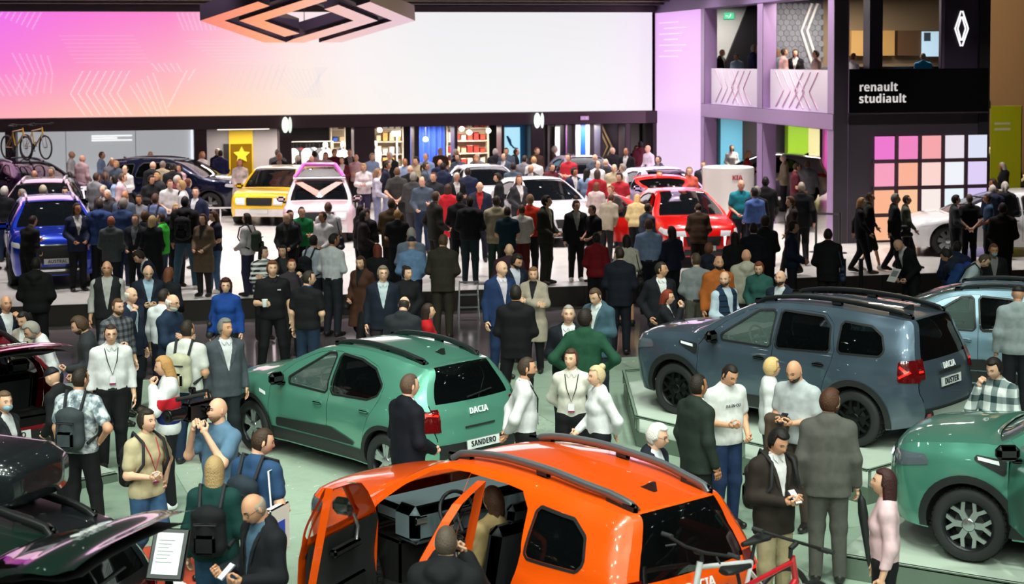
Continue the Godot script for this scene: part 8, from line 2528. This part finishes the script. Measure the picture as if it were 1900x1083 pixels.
"-9.08 1 -29.38 150 1.66 0|st reach low 10|m|0 10|shirt:1e1a1c|T:17161a|crop:2a1c16|1||black shirt leaning on the blue SUV's bonnet",
"-6.75 1 -30.24 -100 1.60 0|L|m|0 0|vest:3cc838:2c2c30|jeans:2c4258|crop:3a2a20|0||neon green vest among the stage visitors",
"-7.59 1 -29.70 175 1.60 0|L|m|0 0|J:4a5052:888888|T:1c1c22|receding:a8624a|0||grey denim jacket, back turned, beside the blue SUV",
"-7.20 1 -30.02 -10 1.60 0|L|m|0 0|J:1c1c24:7a7c84|T:1c1c22|crop:5a3a26|0||dark jacket over grey shirt between grey denim and blond visitor",
"-6.82 1 -29.73 170 1.60 0|L|w|0 0|coat:121217:333333|T:15151a|bob:caa878|0||black coat, back turned, left of the neon vest",
"-7.13 1 -30.47 160 1.62 0|L|m|0 0|J:22242e:888888|T:1c1c22|full:5a3e2c|0||dark slate jacket behind the black coat on the stage",
"-6.34 0 -27.68 -60 1.72 1|st low low 18|m|0 28|J:182036:dddddd|T:181a22|full:2c201a|0||navy jacket bending the head at the stage riser",
"-8.15 1 -31.02 175 1.82 0|st down down|m|0 0|hoodie:2c447a|T:15161c|crop:4a3c34|0||denim blue hooded jacket, back turned, near the blue SUV",
"-7.80 1 -31.50 160 1.78 0|L|m|0 0|J:2c4068:888888|jeans:22304a|full:8a8078|0||blue denim jacket right of the hooded denim jacket",
"-7.96 1 -32.02 10 1.70 0|L|w|0 0|S:c8b0b4|T:1c1c22|long:3a2820|0||pale pink top between two denim jackets",
"-7.36 1 -32.38 165 1.80 0|L|m|0 0|shirt:6a78a0|T:1c1c24|crop:5a4030|0|backpack:2a3044:grey|blue grey shirt with a backpack, back turned",
"-6.71 1 -31.34 30 1.68 0|L|w|0 0|S:202024|T:1c1c22|bob:c8a070|0||black beside the neon vest",
"-6.84 1 -33.99 -30 1.80 0|st pocket down|m|30 0|B:1c2440:e8e8ec|T:1c2236|crop:3a2a20|0||navy blazer and white shirt at the edge of the left crowd",
"-9.02 1 -34.76 -20 1.80 0|L|m|0 10|J:3c3230:c8c0bc|T:2a2624|receding:8a8078|0||brown jacket beside the black parked car",
"-10.64 1 -35.66 -150 1.72 0|L|w|0 0|J:1c2430:888888|T:1a1c22|full:b0a48c|0||dark jacket at the blue SUV's open door",
"6.30 1 -34.24 172 1.82 0|walk fwd aft|m|0 0|B:121216:dddddd|T:121318|crop:b0a090|0||black suit walking away across the white stage",
"5.69 1 -35.32 170 1.86 0|walk aft fwd|m|0 0|B:131317:dddddd|T:121318|crop:14100e|3||black suit walking away beside the white counter",
"5.77 1 -32.46 -80 1.66 0|walk fwd aft|w|0 5|B:3a2c24:cccccc|T:2a221e|full:6a4028|0||brown trouser suit walking left on the stage",
"5.12 1 -35.21 10 1.80 0|L|m|0 5|tee:1c8a9c|T:2c3038|none:0|0||turquoise polo shirt behind the open red door",
"5.30 1 -34.10 160 1.74 0|L|m|0 0|J:1a1c22:888888|T:1a1a20|full:8a8480|0||dark jacket right of the turquoise polo shirt",
"5.18 1 -33.60 -150 1.76 0|L|m|0 0|shirt:5a7ac0|T:1c2030|crop:1c1512|1||blue shirt near the walking black suits",
"3.80 1 -32.03 175 1.60 0|st low low 20|m|0 10|J:4a3424:888888|T:2a2420|crop:4a3020|0||brown jacket bending at the red show car's bonnet",
"7.27 1 -32.78 80 1.60 0|step aft fwd|w|0 0|J:15151a:333333|T:15151a|bob:b48a5c|0||black walking right past the dark tower",
"7.53 1 -33.15 85 1.68 0|walk fwd aft|m|0 0|shirt:1e2018|shorts:23261c:e0dcd4|crop:3a2a1e|1||dark shirt and shorts walking right past the dark tower",
"8.03 1 -32.98 85 1.66 0|step fwd aft|m|0 0|B:1e2028:dddddd|T:1c1e26|full:8a8680|0||charcoal suit walking right before the lit squares",
"8.36 1 -33.36 80 1.60 0|walk aft fwd|m|0 0|shirt:5c6454|T:1e2024|crop:4a3424|0|bag:1a1a1e|olive shirt walking right before the lit squares",
"9.39 1 -33.34 85 1.60 0|L|m|0 5|shirt:3c4044|T:22242a|full:241a14|0||dark grey shirt beside the white show car's wheel",
"9.76 1 -33.53 175 1.60 0|st back back|m|0 0|tee:131316|T:15161a|crop:5a4a3c|0||black T-shirt, back turned, at the white show car",
"10.19 1 -33.62 -100 1.60 0|L|m|0 5|tee:2c4a68|T:1a1c22|crop:2a201a|2||blue print T-shirt at the white show car's door",
"-0.72 1 -35.00 0 1.82 0|L|m|0 20|B:1c2238:c03030|T:1a1c2a|none:0|0||dark suit with red tie facing the hall in the crowd",
"-0.32 1 -31.69 178 1.78 0|L|m|0 0|J:b4a88c:888888|jeans:2a4038|crop:3a2c20|1||beige jacket, back turned, in the middle crowd",
"-0.10 1 -31.18 175 1.60 0|L|m|0 0|tee:15303c|T:1a2024|crop:2c221a|0||dark teal T-shirt, back turned, in front of the middle crowd",
"0.19 1 -31.61 172 1.60 0|L|m|0 0|tee:d0ccc4|T:5a1c1c|crop:4a3428|0||cream T-shirt, back turned, in front of the middle crowd",
"0.36 1 -32.01 170 1.78 0|L|m|0 0|tee:d8381c|T:1c1c22|crop:8a6a50|0||orange red T-shirt in the middle crowd",
"0.67 1 -31.40 60 1.80 0|L|m|20 0|B:2c2a22:ccc4a8|T:2c2a22|full:241a14|0||olive suit beside the white hatchback's open door",
"1.29 1 -31.84 10 1.66 0|st down down|m|20 0|J:17181c:c8c4c0|jeans:15171c:e0dcd8|full:4a2a1e|0||black leather jacket standing alone left of the red car",
"1.63 1 -31.56 -60 1.60 0|L|m|0 10|tee:131316|T:15161a|crop:15100e|1||black T-shirt beside the open red door's mirror",
"2.01 1 -37.50 160 1.58 0|L|w|0 0|S:c8b4b0|T:1c1c22|long:6a3c28|0||pale rose top behind the red car's door",
"2.09 1 -34.87 150 1.56 0|st low low 22|m|0 0|J:a89c88:888888|T:2a2a2e|crop:4a3424|0||beige windbreaker behind the open red door",
"2.50 1 -37.30 -60 1.56 0|st low low 15|m|0 5|shirt:8a8078|T:1c1c22|crop:7a4a34|0||taupe shirt behind the open red door",
"2.74 1 -34.78 170 1.55 0|st low low 22|w|0 0|S:e0c890|T:1c1c22|long:d8b070|0||!person with long blond hair and pale yellow top by the red car",
"2.74 1 -31.80 120 1.60 0|L|m|0 0|J:4c5868:888888|T:1c1c22|crop:5a4434|1||slate blue jacket right at the red car's door",
"3.58 1 -38.30 5 1.80 0|L|m|0 5|B:232a3a:e8e4dc|T:1c2230|crop:7a5a40|0|tie:b0a060|suit with pale tie beside the red car's windscreen",
"-1.57 1 -32.09 120 1.84 0|st pocket low|m|20 0|B:2c2a26:dcdcdc|T:2a2824|crop:5a4638|0||dark olive suit in front of the middle crowd",
"-1.45 1 -35.40 175 1.72 0|L|w|0 0|coat:c8202c:333333|T:1c1c22|long:3a241a|0||bright red coat in the middle crowd",
"-1.09 1 -32.51 178 1.78 0|L|m|0 0|J:131316:333333|T:15161a|crop:15100e|1||short black jacket right of the red coat",
"-0.85 1 -31.59 175 1.78 0|L|m|0 0|hoodie:15171a|jeans:1c2a30|crop:2a1c14|1||black hooded jacket left of the beige jacket",
"-2.89 1 -39.53 176 1.82 0|wide back back|m|0 0|tee:3c3a38|T:24242a|crop:6a4c38|0||charcoal T-shirt with hands behind the back in the middle crowd",
"-2.39 1 -38.07 170 1.80 0|L|m|0 0|B:4a4648:cccccc|T:44424a|full:9a948c|0||grey suit right of the charcoal T-shirt",
"-3.40 1 -42.40 90 1.80 0|walk fwd aft|m|0 10|tee:1c2438|T:8a90b0|crop:2a201a|1||navy T-shirt and pale blue trousers stepping beside the show cars",
"-4.06 1 -43.08 0 1.70 0|st phone phone|w|0 15|S:e8dce0|jeans:3a3450|long:b48a58|0||white top with blond hair facing the hall in the crowd",
"-4.92 1 -47.79 10 1.82 0|L|m|0 0|J:171418:888888|T:5a3428|crop:3a241c|0||black jacket and rust trousers behind the white top",
"-3.50 1 -40.62 100 1.72 0|L|w|0 5|shirt:c8c4d8|jeans:8a8cae|long:8a6a50|0||pale lilac shirt beside the show cars",
"-2.40 1 -31.19 175 1.78 0|L|m|0 0|J:5a4630:888888|T:2a2622|crop:4a3222|0||tan jacket, back turned, in front of the grey suit",
"-2.25 1 -30.72 178 1.60 0|L|m|0 0|tee:17151a|T:1a1a20|crop:b08a54|0||black T-shirt with blond hair, back turned, on the stage",
"-1.88 0 -29.13 176 1.86 1|L|m|0 0|shirt:8a94ac|T:1c1c24|crop:c0b8b0|0||slate blue shirt behind the pale blue one at the stage edge",
"-1.82 0 -28.32 176 1.78 1|L|m|0 5|shirt:7a9cc8|T:1c2030|cap:1c2034|0||pale blue shirt and dark cap, back turned, at the stage edge",
"-2.41 0 -28.03 160 1.68 1|L|w|30 0|S:17151a|T:17171b|long:6a2c1c|0||black top with red brown hair at the stage edge",
"-4.34 1 -30.27 -10 1.60 0|L|m|0 15|J:17181c:333333|T:17171b|none:0|0||black jacket bending over beside the green T-shirt",
"-4.36 1 -30.75 20 1.60 0|L|w|20 0|J:1c1a20:777777|T:17171b|long:17110f|0||dark jacket left of the green T-shirt",
"-4.19 1 -31.21 10 1.62 0|st hold low|m|10 0|tee:0c7a40|T:17181c|crop:241a16|0||green T-shirt standing in front of the pearl show car",
"-3.66 1 -30.41 -30 1.60 0|L|m|-20 0|shirt:d8d2d6|T:2a2a30|crop:17110e|2||white shirt facing the green T-shirt",
"-3.62 1 -30.87 178 1.74 0|L|m|0 0|tee:e4e0e6|T:2a2a30|crop:6a4a3c|1|bag:1a1a20|white T-shirt, back turned, at the pearl show car's nose",
"-3.05 1 -31.47 120 1.62 0|L|w|0 0|J:17151a:555555|T:17171b|long:1c1210|0||black jacket in the row right of the pearl car, rearmost",
"-2.90 1 -30.58 100 1.60 0|L|w|0 0|S:2a2024|T:17171b|long:241612|0||dark plum sweater in the row right of the pearl car",
"-2.89 1 -31.07 150 1.60 0|L|m|0 0|hoodie:1c181c|T:17171b|crop:3a241c|0||black hooded top nearest in the row right of the pearl car",
"-9.12 1 -48.73 150 1.80 0|L|m|0 0|B:171c30:dddddd|T:171b2a|crop:c0b098|0||dark navy suit, left of two, before the grey wall",
"-8.94 1 -48.26 165 1.78 0|L|m|0 0|B:2c2e58:dddddd|T:2a2c50|crop:2c1c18|0||violet blue suit, right of two, before the grey wall",
"-9.48 1 -48.14 60 1.74 0|L|w|0 0|S:e0d4d4|T:17171b|bob:c07848|0|bag:17171b|white top and black trousers beside the first column",
"-7.75 1 -44.82 0 1.72 0|L|w|0 0|coat:e8d8d4:e8d8d4|T:17171b|long:b0502c|0||white coat before the yellow banner",
"6.36 2 -47.95 60 1.69 0|L|m|0 10|B:1c1c22:d8d4d0|T:17171b|none:0|0||dark suit upstairs behind the far lilac balustrade",
"6.75 2 -47.34 -40 1.56 0|L|m|0 10|shirt:a8c0d8|T:1c2030|crop:3a2820|0||pale blue shirt upstairs facing the dark suit",
"7.10 2 -46.40 100 1.81 0|st phone phone|m|0 10|J:16204a:dddddd|T:1c2030|full:8a8078|0||royal blue jacket upstairs beside the purple column",
"7.30 2 -43.35 150 1.66 0|L|w|0 0|S:7aa0a8|T:1c2030|long:7a5a40|0||sea green top upstairs at the near balustrade",
"7.35 2 -42.67 100 1.68 0|L|m|0 0|shirt:c89c98|T:1c2030|crop:4a3428|1||salmon shirt upstairs at the near balustrade",
"7.71 2 -42.89 -20 1.65 0|L|w|0 0|J:17151a:dddddd|T:17171b|long:4a2c1c|0||black jacket upstairs before the hexagon wall",
"7.91 2 -41.00 -80 1.61 0|L|m|0 0|S:a88a84|T:1c2030|full:1c1411|1||dusty rose sweater upstairs before the white diamond",
"8.38 2 -38.75 120 1.53 0|L|w|0 0|shirt:dcd8d8|T:17171b|crop:7a4030|0||white blouse upstairs at the corner above the lettering",
"10.34 2 -39.68 178 1.53 0|L|m|0 0|tee:1c88c0|T:1c2030|receding:8a7a70|0||bright blue polo upstairs above the lettering",
"4.31 1 -49.77 -60 1.78 0|L|m|0 0|shirt:ecd8ec|T:3a2c40|none:0|0||white shirt in front of the lilac panel's left edge",
"6.35 1 -50.39 100 1.78 0|L|m|0 0|shirt:d8b0e0|T:2a2030|crop:8a6a80|0||lilac shirt inside the first lower tower opening",
"4.25 1 -45.53 -60 1.70 0|L|m|0 0|J:3a3450:888888|T:2a2030|crop:4a3428|0||slate jacket below the lilac panel's left edge",
"4.57 1 -40.60 0 1.72 0|L|w|0 0|S:c85a48|T:2a2030|full:8a6a50|0||coral sweater behind the raised red tailgate, left of two",
"5.25 1 -43.18 0 1.70 0|L|m|0 0|J:2a2630:888888|T:2a2030|crop:5a4034|0||dark jacket behind the raised red tailgate, right of two",
	])

const CROWD := """-14.18 -49.91 150 1.66|2|w|15 0|5 tee 0|1c2030|long:3a2a20|0|
-13.37 -47.73 90 1.80|0|m|0 0|6 shirt 0|23304a|none:17110e|0|leftmost
-12.63 -46.20 150 1.77|0|m|-15 0|7 blazer 0|1c2030|none:8a8078|0|
-12.54 -48.06 90 1.76|0|m|0 0|10 shirt 0|2a2a30|crop:6a3c28|0|
-11.64 -45.73 30 1.72|1|m|0 5|5 shirt 0|2a2a30|crop:c8c0b8|2|
-12.09 -49.75 190 1.71|0|m|0 0|7 tee 0|3a3430|none:6a3c28|0|
-11.04 -48.05 30 1.76|0|m|-15 5|0 jacket 0|2a2a30|crop:b08a5c|1|
-9.80 -42.82 150 1.79|0|m|0 10|0 hoodie 0|3a3430|none:b08a5c|0|
-9.81 -44.14 170 1.72|1|m|-15 0|11 sweater 0|1c2030|crop:8a8078|1|
-9.12 -42.25 190 1.78|3|m|0 5|0 sweater 0|23304a|crop:17110e|0|
-9.35 -44.24 -30 1.62|0|w|15 5|7 shirt 0|17171b|bob:17110e|1|
-11.20 -44.55 -30 1.70|3|m|15 5|13 hoodie 0|23304a|full:b08a5c|1|
-10.41 -42.38 -30 1.72|3|m|15 5|6 shirt 0|2a2a30|receding:17110e|0|rightmost
-12.33 -40.62 0 1.72|1|m|0 5|12 sweater 1|3a3430|none:8a8078|1|
-11.93 -40.76 -30 1.79|1|m|15 0|11 tee 1|23304a|full:8a8078|0|
-11.47 -40.78 190 1.66|1|w|15 5|4 hoodie 1|2a2a30|tail:17110e|2|leftmost
-10.13 -38.27 150 1.82|0|m|0 5|5 sweater 1|2a2a30|crop:3a2a20|2|
-10.27 -39.70 180 1.72|3|w|15 5|2 sweater 1|17171b|tail:5a4030|0|
-9.95 -39.33 -90 1.68|0|w|-15 0|10 shirt 1|17171b|bob:17110e|0|
-9.47 -38.11 90 1.82|1|m|15 10|7 blazer 1|17171b|crop:5a4030|0|
-8.80 -38.30 30 1.75|2|w|15 10|0 sweater 1|2a2a30|tail:2a1c16|1|rightmost
-9.09 -40.30 -30 1.66|1|w|0 5|4 hoodie 1|3a3430|tail:b08a5c|1|rightmost
-8.18 -37.54 30 1.70|3|m|0 10|6 tee 1|17171b|crop:6a3c28|0|
-8.13 -38.06 90 1.76|3|m|0 5|9 sweater 1|1c2030|crop:c8c0b8|0|rightmost
-7.46 -35.59 -90 1.82|1|m|0 5|6 shirt 1|17171b|full:b08a5c|0|
-7.51 -36.38 150 1.81|2|m|0 0|2 jacket 1|1c2030|crop:6a3c28|0|
-8.76 -34.07 -30 1.75|1|m|15 5|4 sweater 1|2a2a30|crop:c8c0b8|1|
-8.32 -33.70 170 1.75|0|m|0 10|13 sweater 1|2a2a30|none:8a8078|2|
-8.13 -34.26 0 1.62|0|w|0 10|5 shirt 1|23304a|bob:3a2a20|2|
-11.05 -35.54 -90 1.65|2|w|0 10|6 sweater 1|1c2030|long:8a8078|1|
-11.42 -35.34 170 1.72|2|m|-15 0|0 sweater 1|23304a|full:c8c0b8|0|leftmost
-11.29 -34.00 150 1.64|0|w|0 0|9 sweater 1|17171b|long:2a1c16|0|leftmost
-10.18 -35.78 30 1.68|0|w|-15 10|0 sweater 1|17171b|long:17110e|0|second from the left
-8.55 -30.84 30 1.75|0|w|15 0|2 blazer 1|17171b|long:3a2a20|2|
-6.90 -46.71 0 1.78|0|m|0 0|4 jacket 2|2a2a30|receding:c8c0b8|1|
-7.17 -48.16 180 1.81|0|m|15 10|5 jacket 2|3a3430|crop:8a8078|1|
-6.36 -46.65 180 1.71|1|w|-15 0|4 blazer 2|2a2a30|tail:c8c0b8|2|
-5.92 -46.59 0 1.71|0|m|-15 10|11 jacket 2|3a3430|none:c8c0b8|0|leftmost
-5.94 -47.37 180 1.80|0|m|15 5|7 shirt 2|17171b|crop:17110e|1|
-5.66 -47.79 20 1.73|2|w|-15 10|11 jacket 2|3a3430|long:6a3c28|0|rightmost
-5.60 -49.60 20 1.72|2|m|15 5|9 tee 2|2a2a30|full:6a3c28|0|
-5.06 -46.90 0 1.63|2|w|-15 0|9 blazer 2|17171b|bob:17110e|0|
-4.67 -47.21 -20 1.69|2|m|15 5|7 tee 3|2a2a30|none:c8c0b8|1|
-4.22 -47.38 20 1.71|2|m|15 5|10 shirt 3|17171b|full:8a8078|0|
-3.65 -47.14 -20 1.77|1|m|-15 10|0 jacket 3|17171b|full:c8c0b8|1|
-3.05 -44.99 0 1.70|0|m|-15 10|10 tee 3|17171b|receding:5a4030|2|leftmost
-2.70 -44.71 -20 1.77|1|m|-15 10|11 shirt 3|23304a|full:17110e|0|
-2.67 -41.06 160 1.77|0|m|15 5|0 sweater 3|1c2030|none:2a1c16|0|
-2.35 -42.57 90 1.74|0|w|-15 0|13 sweater 3|23304a|tail:3a2a20|1|
-2.52 -46.15 -20 1.78|0|m|0 5|10 tee 3|2a2a30|receding:2a1c16|0|rightmost
-2.28 -50.09 0 1.71|0|m|0 0|8 tee 3|17171b|receding:17110e|1|
-1.83 -41.61 160 1.80|2|m|15 5|2 jacket 3|3a3430|receding:17110e|2|
-1.89 -37.90 -20 1.81|0|m|0 0|4 sweater 3|2a2a30|crop:6a3c28|0|
-1.80 -49.62 90 1.70|3|m|-15 5|0 blazer 3|17171b|crop:c8c0b8|2|leftmost
-2.04 -44.58 160 1.69|1|m|15 0|2 hoodie 3|2a2a30|none:17110e|1|
-1.59 -46.54 -20 1.74|2|m|-15 5|13 tee 3|3a3430|crop:17110e|0|
-1.14 -40.66 180 1.72|0|m|15 10|2 sweater 3|17171b|full:2a1c16|0|
-2.08 -36.55 0 1.82|3|m|-15 10|13 shirt 3|23304a|receding:17110e|0|
-1.39 -38.98 20 1.73|3|m|15 10|0 blazer 3|1c2030|crop:c8c0b8|1|rightmost
-1.05 -47.28 -30 1.70|2|m|0 0|5 hoodie 4|1c2030|crop:c8c0b8|1|
-1.07 -46.66 0 1.62|0|w|15 0|2 jacket 4|23304a|bob:b08a5c|1|leftmost
-0.52 -49.33 190 1.71|0|m|0 0|4 hoodie 4|17171b|full:c8c0b8|1|
-0.24 -47.21 -30 1.70|0|m|0 0|13 blazer 4|2a2a30|receding:5a4030|0|
-0.17 -48.95 0 1.78|2|m|-15 10|13 sweater 4|3a3430|crop:17110e|1|
0.10 -49.34 90 1.72|3|m|0 10|0 hoodie 4|3a3430|receding:2a1c16|1|
0.34 -44.75 150 1.79|3|m|0 5|5 sweater 4|17171b|crop:2a1c16|0|
0.03 -41.92 170 1.77|0|m|15 0|13 tee 4|17171b|receding:2a1c16|0|
0.16 -37.60 30 1.75|3|w|-15 0|4 blazer 4|2a2a30|long:6a3c28|1|
0.62 -44.44 190 1.77|3|m|0 5|6 sweater 4|17171b|crop:b08a5c|0|
0.52 -42.06 -30 1.71|2|m|-15 10|4 jacket 4|17171b|none:6a3c28|1|
0.77 -49.47 30 1.74|1|m|15 5|8 sweater 4|1c2030|crop:6a3c28|0|
1.05 -42.70 30 1.70|1|m|15 10|9 sweater 4|2a2a30|crop:3a2a20|0|
1.35 -50.96 90 1.70|2|m|-15 10|8 jacket 4|3a3430|full:c8c0b8|0|
1.59 -40.73 30 1.71|3|m|15 5|2 jacket 4|2a2a30|full:17110e|2|rightmost
1.89 -39.84 150 1.75|0|w|-15 5|10 tee 4|2a2a30|long:17110e|1|
2.12 -39.17 180 1.76|2|w|0 5|12 jacket 4|17171b|bob:3a2a20|1|
-0.33 -39.00 -90 1.70|0|m|15 10|0 sweater 4|2a2a30|full:2a1c16|0|
1.62 -45.05 -30 1.82|2|m|0 5|12 tee 5|17171b|crop:3a2a20|0|leftmost
2.41 -46.04 150 1.73|2|m|0 10|13 jacket 5|17171b|none:17110e|0|
2.31 -42.80 30 1.76|0|m|0 5|6 sweater 5|1c2030|receding:3a2a20|0|
3.16 -49.48 30 1.73|3|m|-15 0|0 hoodie 5|1c2030|receding:c8c0b8|0|
2.60 -43.64 180 1.75|2|m|0 10|4 sweater 5|3a3430|none:2a1c16|0|
2.70 -41.53 0 1.74|2|m|-15 5|11 hoodie 5|1c2030|receding:8a8078|0|
3.49 -48.03 -30 1.80|1|m|0 5|0 blazer 5|2a2a30|receding:2a1c16|2|
4.11 -52.05 0 1.64|2|w|0 0|2 jacket 5|1c2030|long:2a1c16|2|
4.21 -51.61 190 1.81|0|m|15 0|9 hoodie 5|17171b|crop:17110e|1|
2.66 -38.84 -30 1.72|0|m|0 10|12 tee 5|3a3430|full:3a2a20|0|rightmost
3.01 -42.35 -90 1.69|3|m|-15 10|6 tee 5|1c2030|full:8a8078|0|
7.32 -52.43 0 1.62|0|w|-15 0|6 shirt 6|23304a|long:5a4030|1|
7.16 -47.87 90 1.71|3|w|-15 10|12 shirt 6|23304a|long:b08a5c|0|
8.84 -53.57 -90 1.66|1|w|15 10|7 jacket 6|3a3430|long:6a3c28|1|
7.37 -40.91 90 1.80|0|m|15 10|9 tee 6|23304a|crop:3a2a20|1|
7.86 -41.90 180 1.79|0|m|-15 10|5 hoodie 6|3a3430|crop:5a4030|1|
7.98 -46.16 -90 1.69|0|m|0 5|11 jacket 6|2a2a30|crop:c8c0b8|0|
15.22 -50.08 150 1.64|0|w|15 5|4 hoodie 7|3a3430|long:c8c0b8|0|
13.40 -42.89 -90 1.64|0|w|-15 10|0 hoodie 7|3a3430|long:c8c0b8|2|leftmost
14.44 -45.33 180 1.63|2|w|15 5|9 hoodie 7|3a3430|long:5a4030|1|
11.47 -37.40 -90 1.64|0|w|0 10|0 jacket 7|3a3430|long:3a2a20|2|
10.98 -35.02 170 1.74|2|w|0 0|0 hoodie 7|2a2a30|tail:c8c0b8|1|rightmost
10.63 -34.76 190 1.70|0|m|-15 10|2 hoodie 7|23304a|crop:c8c0b8|1|"""
const ZONES := ["by the lit white wall at the back left", "in the crowd round the left cars", "behind the yellow and pearl cars", "in the dense crowd under the shop bays", "among the silver and white hatchbacks", "between the lilac hatchbacks and the dark doors", "inside the tower's ground floor", "at the far right beyond the tower"]
const TONES := [["black", "15161a"], ["black", "15161a"], ["dark blue", "1c2440"], ["dark blue", "1c2440"], ["charcoal", "2c2c32"], ["grey", "77767c"], ["white", "dcd8da"], ["pale pink", "d8b4bc"], ["brown", "4a3428"], ["burgundy", "5a1c28"], ["light blue", "8ea4c8"], ["beige", "b4a488"], ["red", "b02430"], ["slate", "4c5868"]]
# ---------------------------------------------------------------- platforms, stands, posts
func low_deck(label: String, c: Vector3, yaw: float, hl: float, hw: float, h: float) -> void:
	var t := thing("car_platform", label, "platform", Vector3(c.x, 0.0126, c.z), yaw)
	part("deck_edge", MB.new().box(Vector3(0, h / 2 - 0.02, 0), Vector3(hl * 2, h - 0.026, hw * 2), 0.01), mat("5d6c5f", 0.5), t)
	part("deck_top", MB.new().box(Vector3(0, h - 0.022, 0), Vector3(hl * 2 - 0.04, 0.02, hw * 2 - 0.04), 0.006), mat("b6c3b6", 0.35), t)

func build_furniture() -> void:
	low_deck("low pale platform under the green SUV at the right edge", Vector3(5.84, 0, -14.57), 2.6, 2.5, 1.2, 0.245)
	low_deck("low pale platform under the dark red car", Vector3(-7.1, 0, -19.3), 2.3, 2.3, 1.2, 0.135)
	low_deck("low pale platform under the dark green car", Vector3(-4.85, 0, -10.35), 2.75, 2.4, 0.92, 0.345)
	var mt := thing("red_mat", "orange red floor mat in front of the info stand", "mat", Vector3(-3.25, 0.0126, -15.0), 0.3)
	part("mat_top", MB.new().box(Vector3(0, 0.004, 0), Vector3(1.1, 0.008, 1.9), 0.003), mat("c04a30", 0.7), mt)
	part("mat_edge", MB.new().box(Vector3(0, 0.002, 0), Vector3(1.16, 0.004, 1.96), 0.001), mat("7a2c1c", 0.7), mt)
	var st := thing("info_stand", "dark framed info stand with a white printed sheet on a post", "stand", Vector3(-2.66, 0.02, -11.95), -0.15)
	part("base", MB.new().box(Vector3(0, 0.012, 0), Vector3(0.36, 0.024, 0.30), 0.008), mat("2a2c2e", 0.4, 0.5), st)
	part("post", MB.new().box(Vector3(0, 0.56, 0), Vector3(0.06, 1.08, 0.04), 0.008), mat("2a2c2e", 0.4, 0.5), st)
	var tilt := Basis(Vector3.RIGHT, -0.55)
	part("frame", MB.new().box(Vector3(0, 1.16, 0.0), Vector3(0.29, 0.40, 0.045), 0.01, tilt), mat("2e3032", 0.4), st)
	var sh := part("sheet", MB.new().box(Vector3.ZERO, Vector3(0.21, 0.32, 0.004)), mat("e2e8ea", 0.6), st)
	sh.transform = Transform3D(tilt, Vector3(0, 1.16, 0) + tilt * Vector3(0, 0, 0.026))
	for k in 7: part("text_line", MB.new().box(Vector3(-0.02 - (k % 3) * 0.01, 0.10 - k * 0.028, 0.003), Vector3(0.13 - (k % 3) * 0.02, 0.008, 0.001)), mat("8a9094", 0.7), sh)
	# step ladder at the stage edge
	var ld := thing("step_ladder", "aluminium step ladder leaning at the stage edge beside the olive suit", "ladder", Vector3(-0.85, 0.0, -30.05), 0.1)
	var al := mat("b8bcc0", 0.3, 0.8)
	for s in [-0.2, 0.2]:
		part("rail", MB.new().tube([Vector3(s, 0.0, 0.22), Vector3(s * 0.85, 0.72, -0.02)], 0.016, 6), al, ld)
		part("rear_leg", MB.new().tube([Vector3(s, 0.0, -0.16), Vector3(s * 0.85, 0.70, -0.03)], 0.012, 6), al, ld)
	for k in 3: part("step", MB.new().box(Vector3(0, 0.24 + k * 0.23, 0.15 - k * 0.078), Vector3(0.36, 0.025, 0.09), 0.005), al, ld)
	# curved white counter wall
	var ct := thing("white_counter", "round white counter wall with small red lettering beside the red show car", "counter", Vector3(5.55, DECK, -40.4))
	part("drum", MB.new().lathe([[0.0, 1.72], [0.62, 1.72], [0.66, 1.70], [0.66, 0.0], [0.0, 0.0]], 40), mat("dcdad6", 0.45), ct)
	part("plinth", MB.new().lathe([[0.67, 0.06], [0.67, 0.0], [0.6, 0.0], [0.6, 0.06]], 40), mat("8a8886", 0.5), ct)
	var kt := part("lettering", text_mesh("KIA", 0.12, 0.012), mat("b03040", 0.5), ct)
	kt.transform = Transform3D(Basis(Vector3.UP, 0.2), Vector3(0.14, 1.48, 0.655))
	# belt barrier by the tower
	var br := thing("belt_barrier", "black belt barrier of two posts beside the dark tower", "barrier", Vector3(7.3, DECK, -36.3), -0.4)
	for x in [-0.28, 0.28]:
		part("post", MB.new().tube([Vector3(x, 0.01, 0), Vector3(x, 0.95, 0)], 0.028, 10), mat("17171a", 0.4), br)
		part("foot", MB.new().lathe([[0.0, 0.03], [0.05, 0.03], [0.16, 0.012], [0.16, 0.0]], 20, Transform3D(Basis(), Vector3(x, 0, 0))), mat("1c1c20", 0.4), br)
	part("belt", MB.new().box(Vector3(0, 0.90, 0), Vector3(0.52, 0.05, 0.006)), mat("3a3a40", 0.6), br)
	for k in 2:
		var b := thing("black_post", "slim black post before the stage edge, %s of the pair" % ["left", "right"][k], "post", Vector3(6.55 + k * 0.34, 0.0, -31.0))
		part("shaft", MB.new().tube([Vector3(0, 0.01, 0), Vector3(0, 0.98, 0)], 0.045, 12), mat("121214", 0.4), b)
		part("cap", MB.new().ball(Vector3(0, 0.98, 0), Vector3(0.05, 0.02, 0.05), 12, 6), mat("1a1a1c", 0.4), b)
		part("foot", MB.new().lathe([[0.0, 0.03], [0.05, 0.03], [0.15, 0.012], [0.15, 0.0]], 20), mat("161618", 0.4), b)
	# white low railing behind the left crowd
	var wr := thing("white_railing", "low white railing left of the yellow hatchback", "railing", Vector3(-8.0, DECK, -43.6), 0.1)
	part("top_rail", MB.new().box(Vector3(0, 0.42, 0), Vector3(1.15, 0.05, 0.06), 0.01), mat("e6e4e6", 0.4), wr)
	for x in [-0.55, -0.1, 0.5]: part("post", MB.new().box(Vector3(x, 0.2, 0), Vector3(0.05, 0.4, 0.05), 0.008), mat("e6e4e6", 0.4), wr)
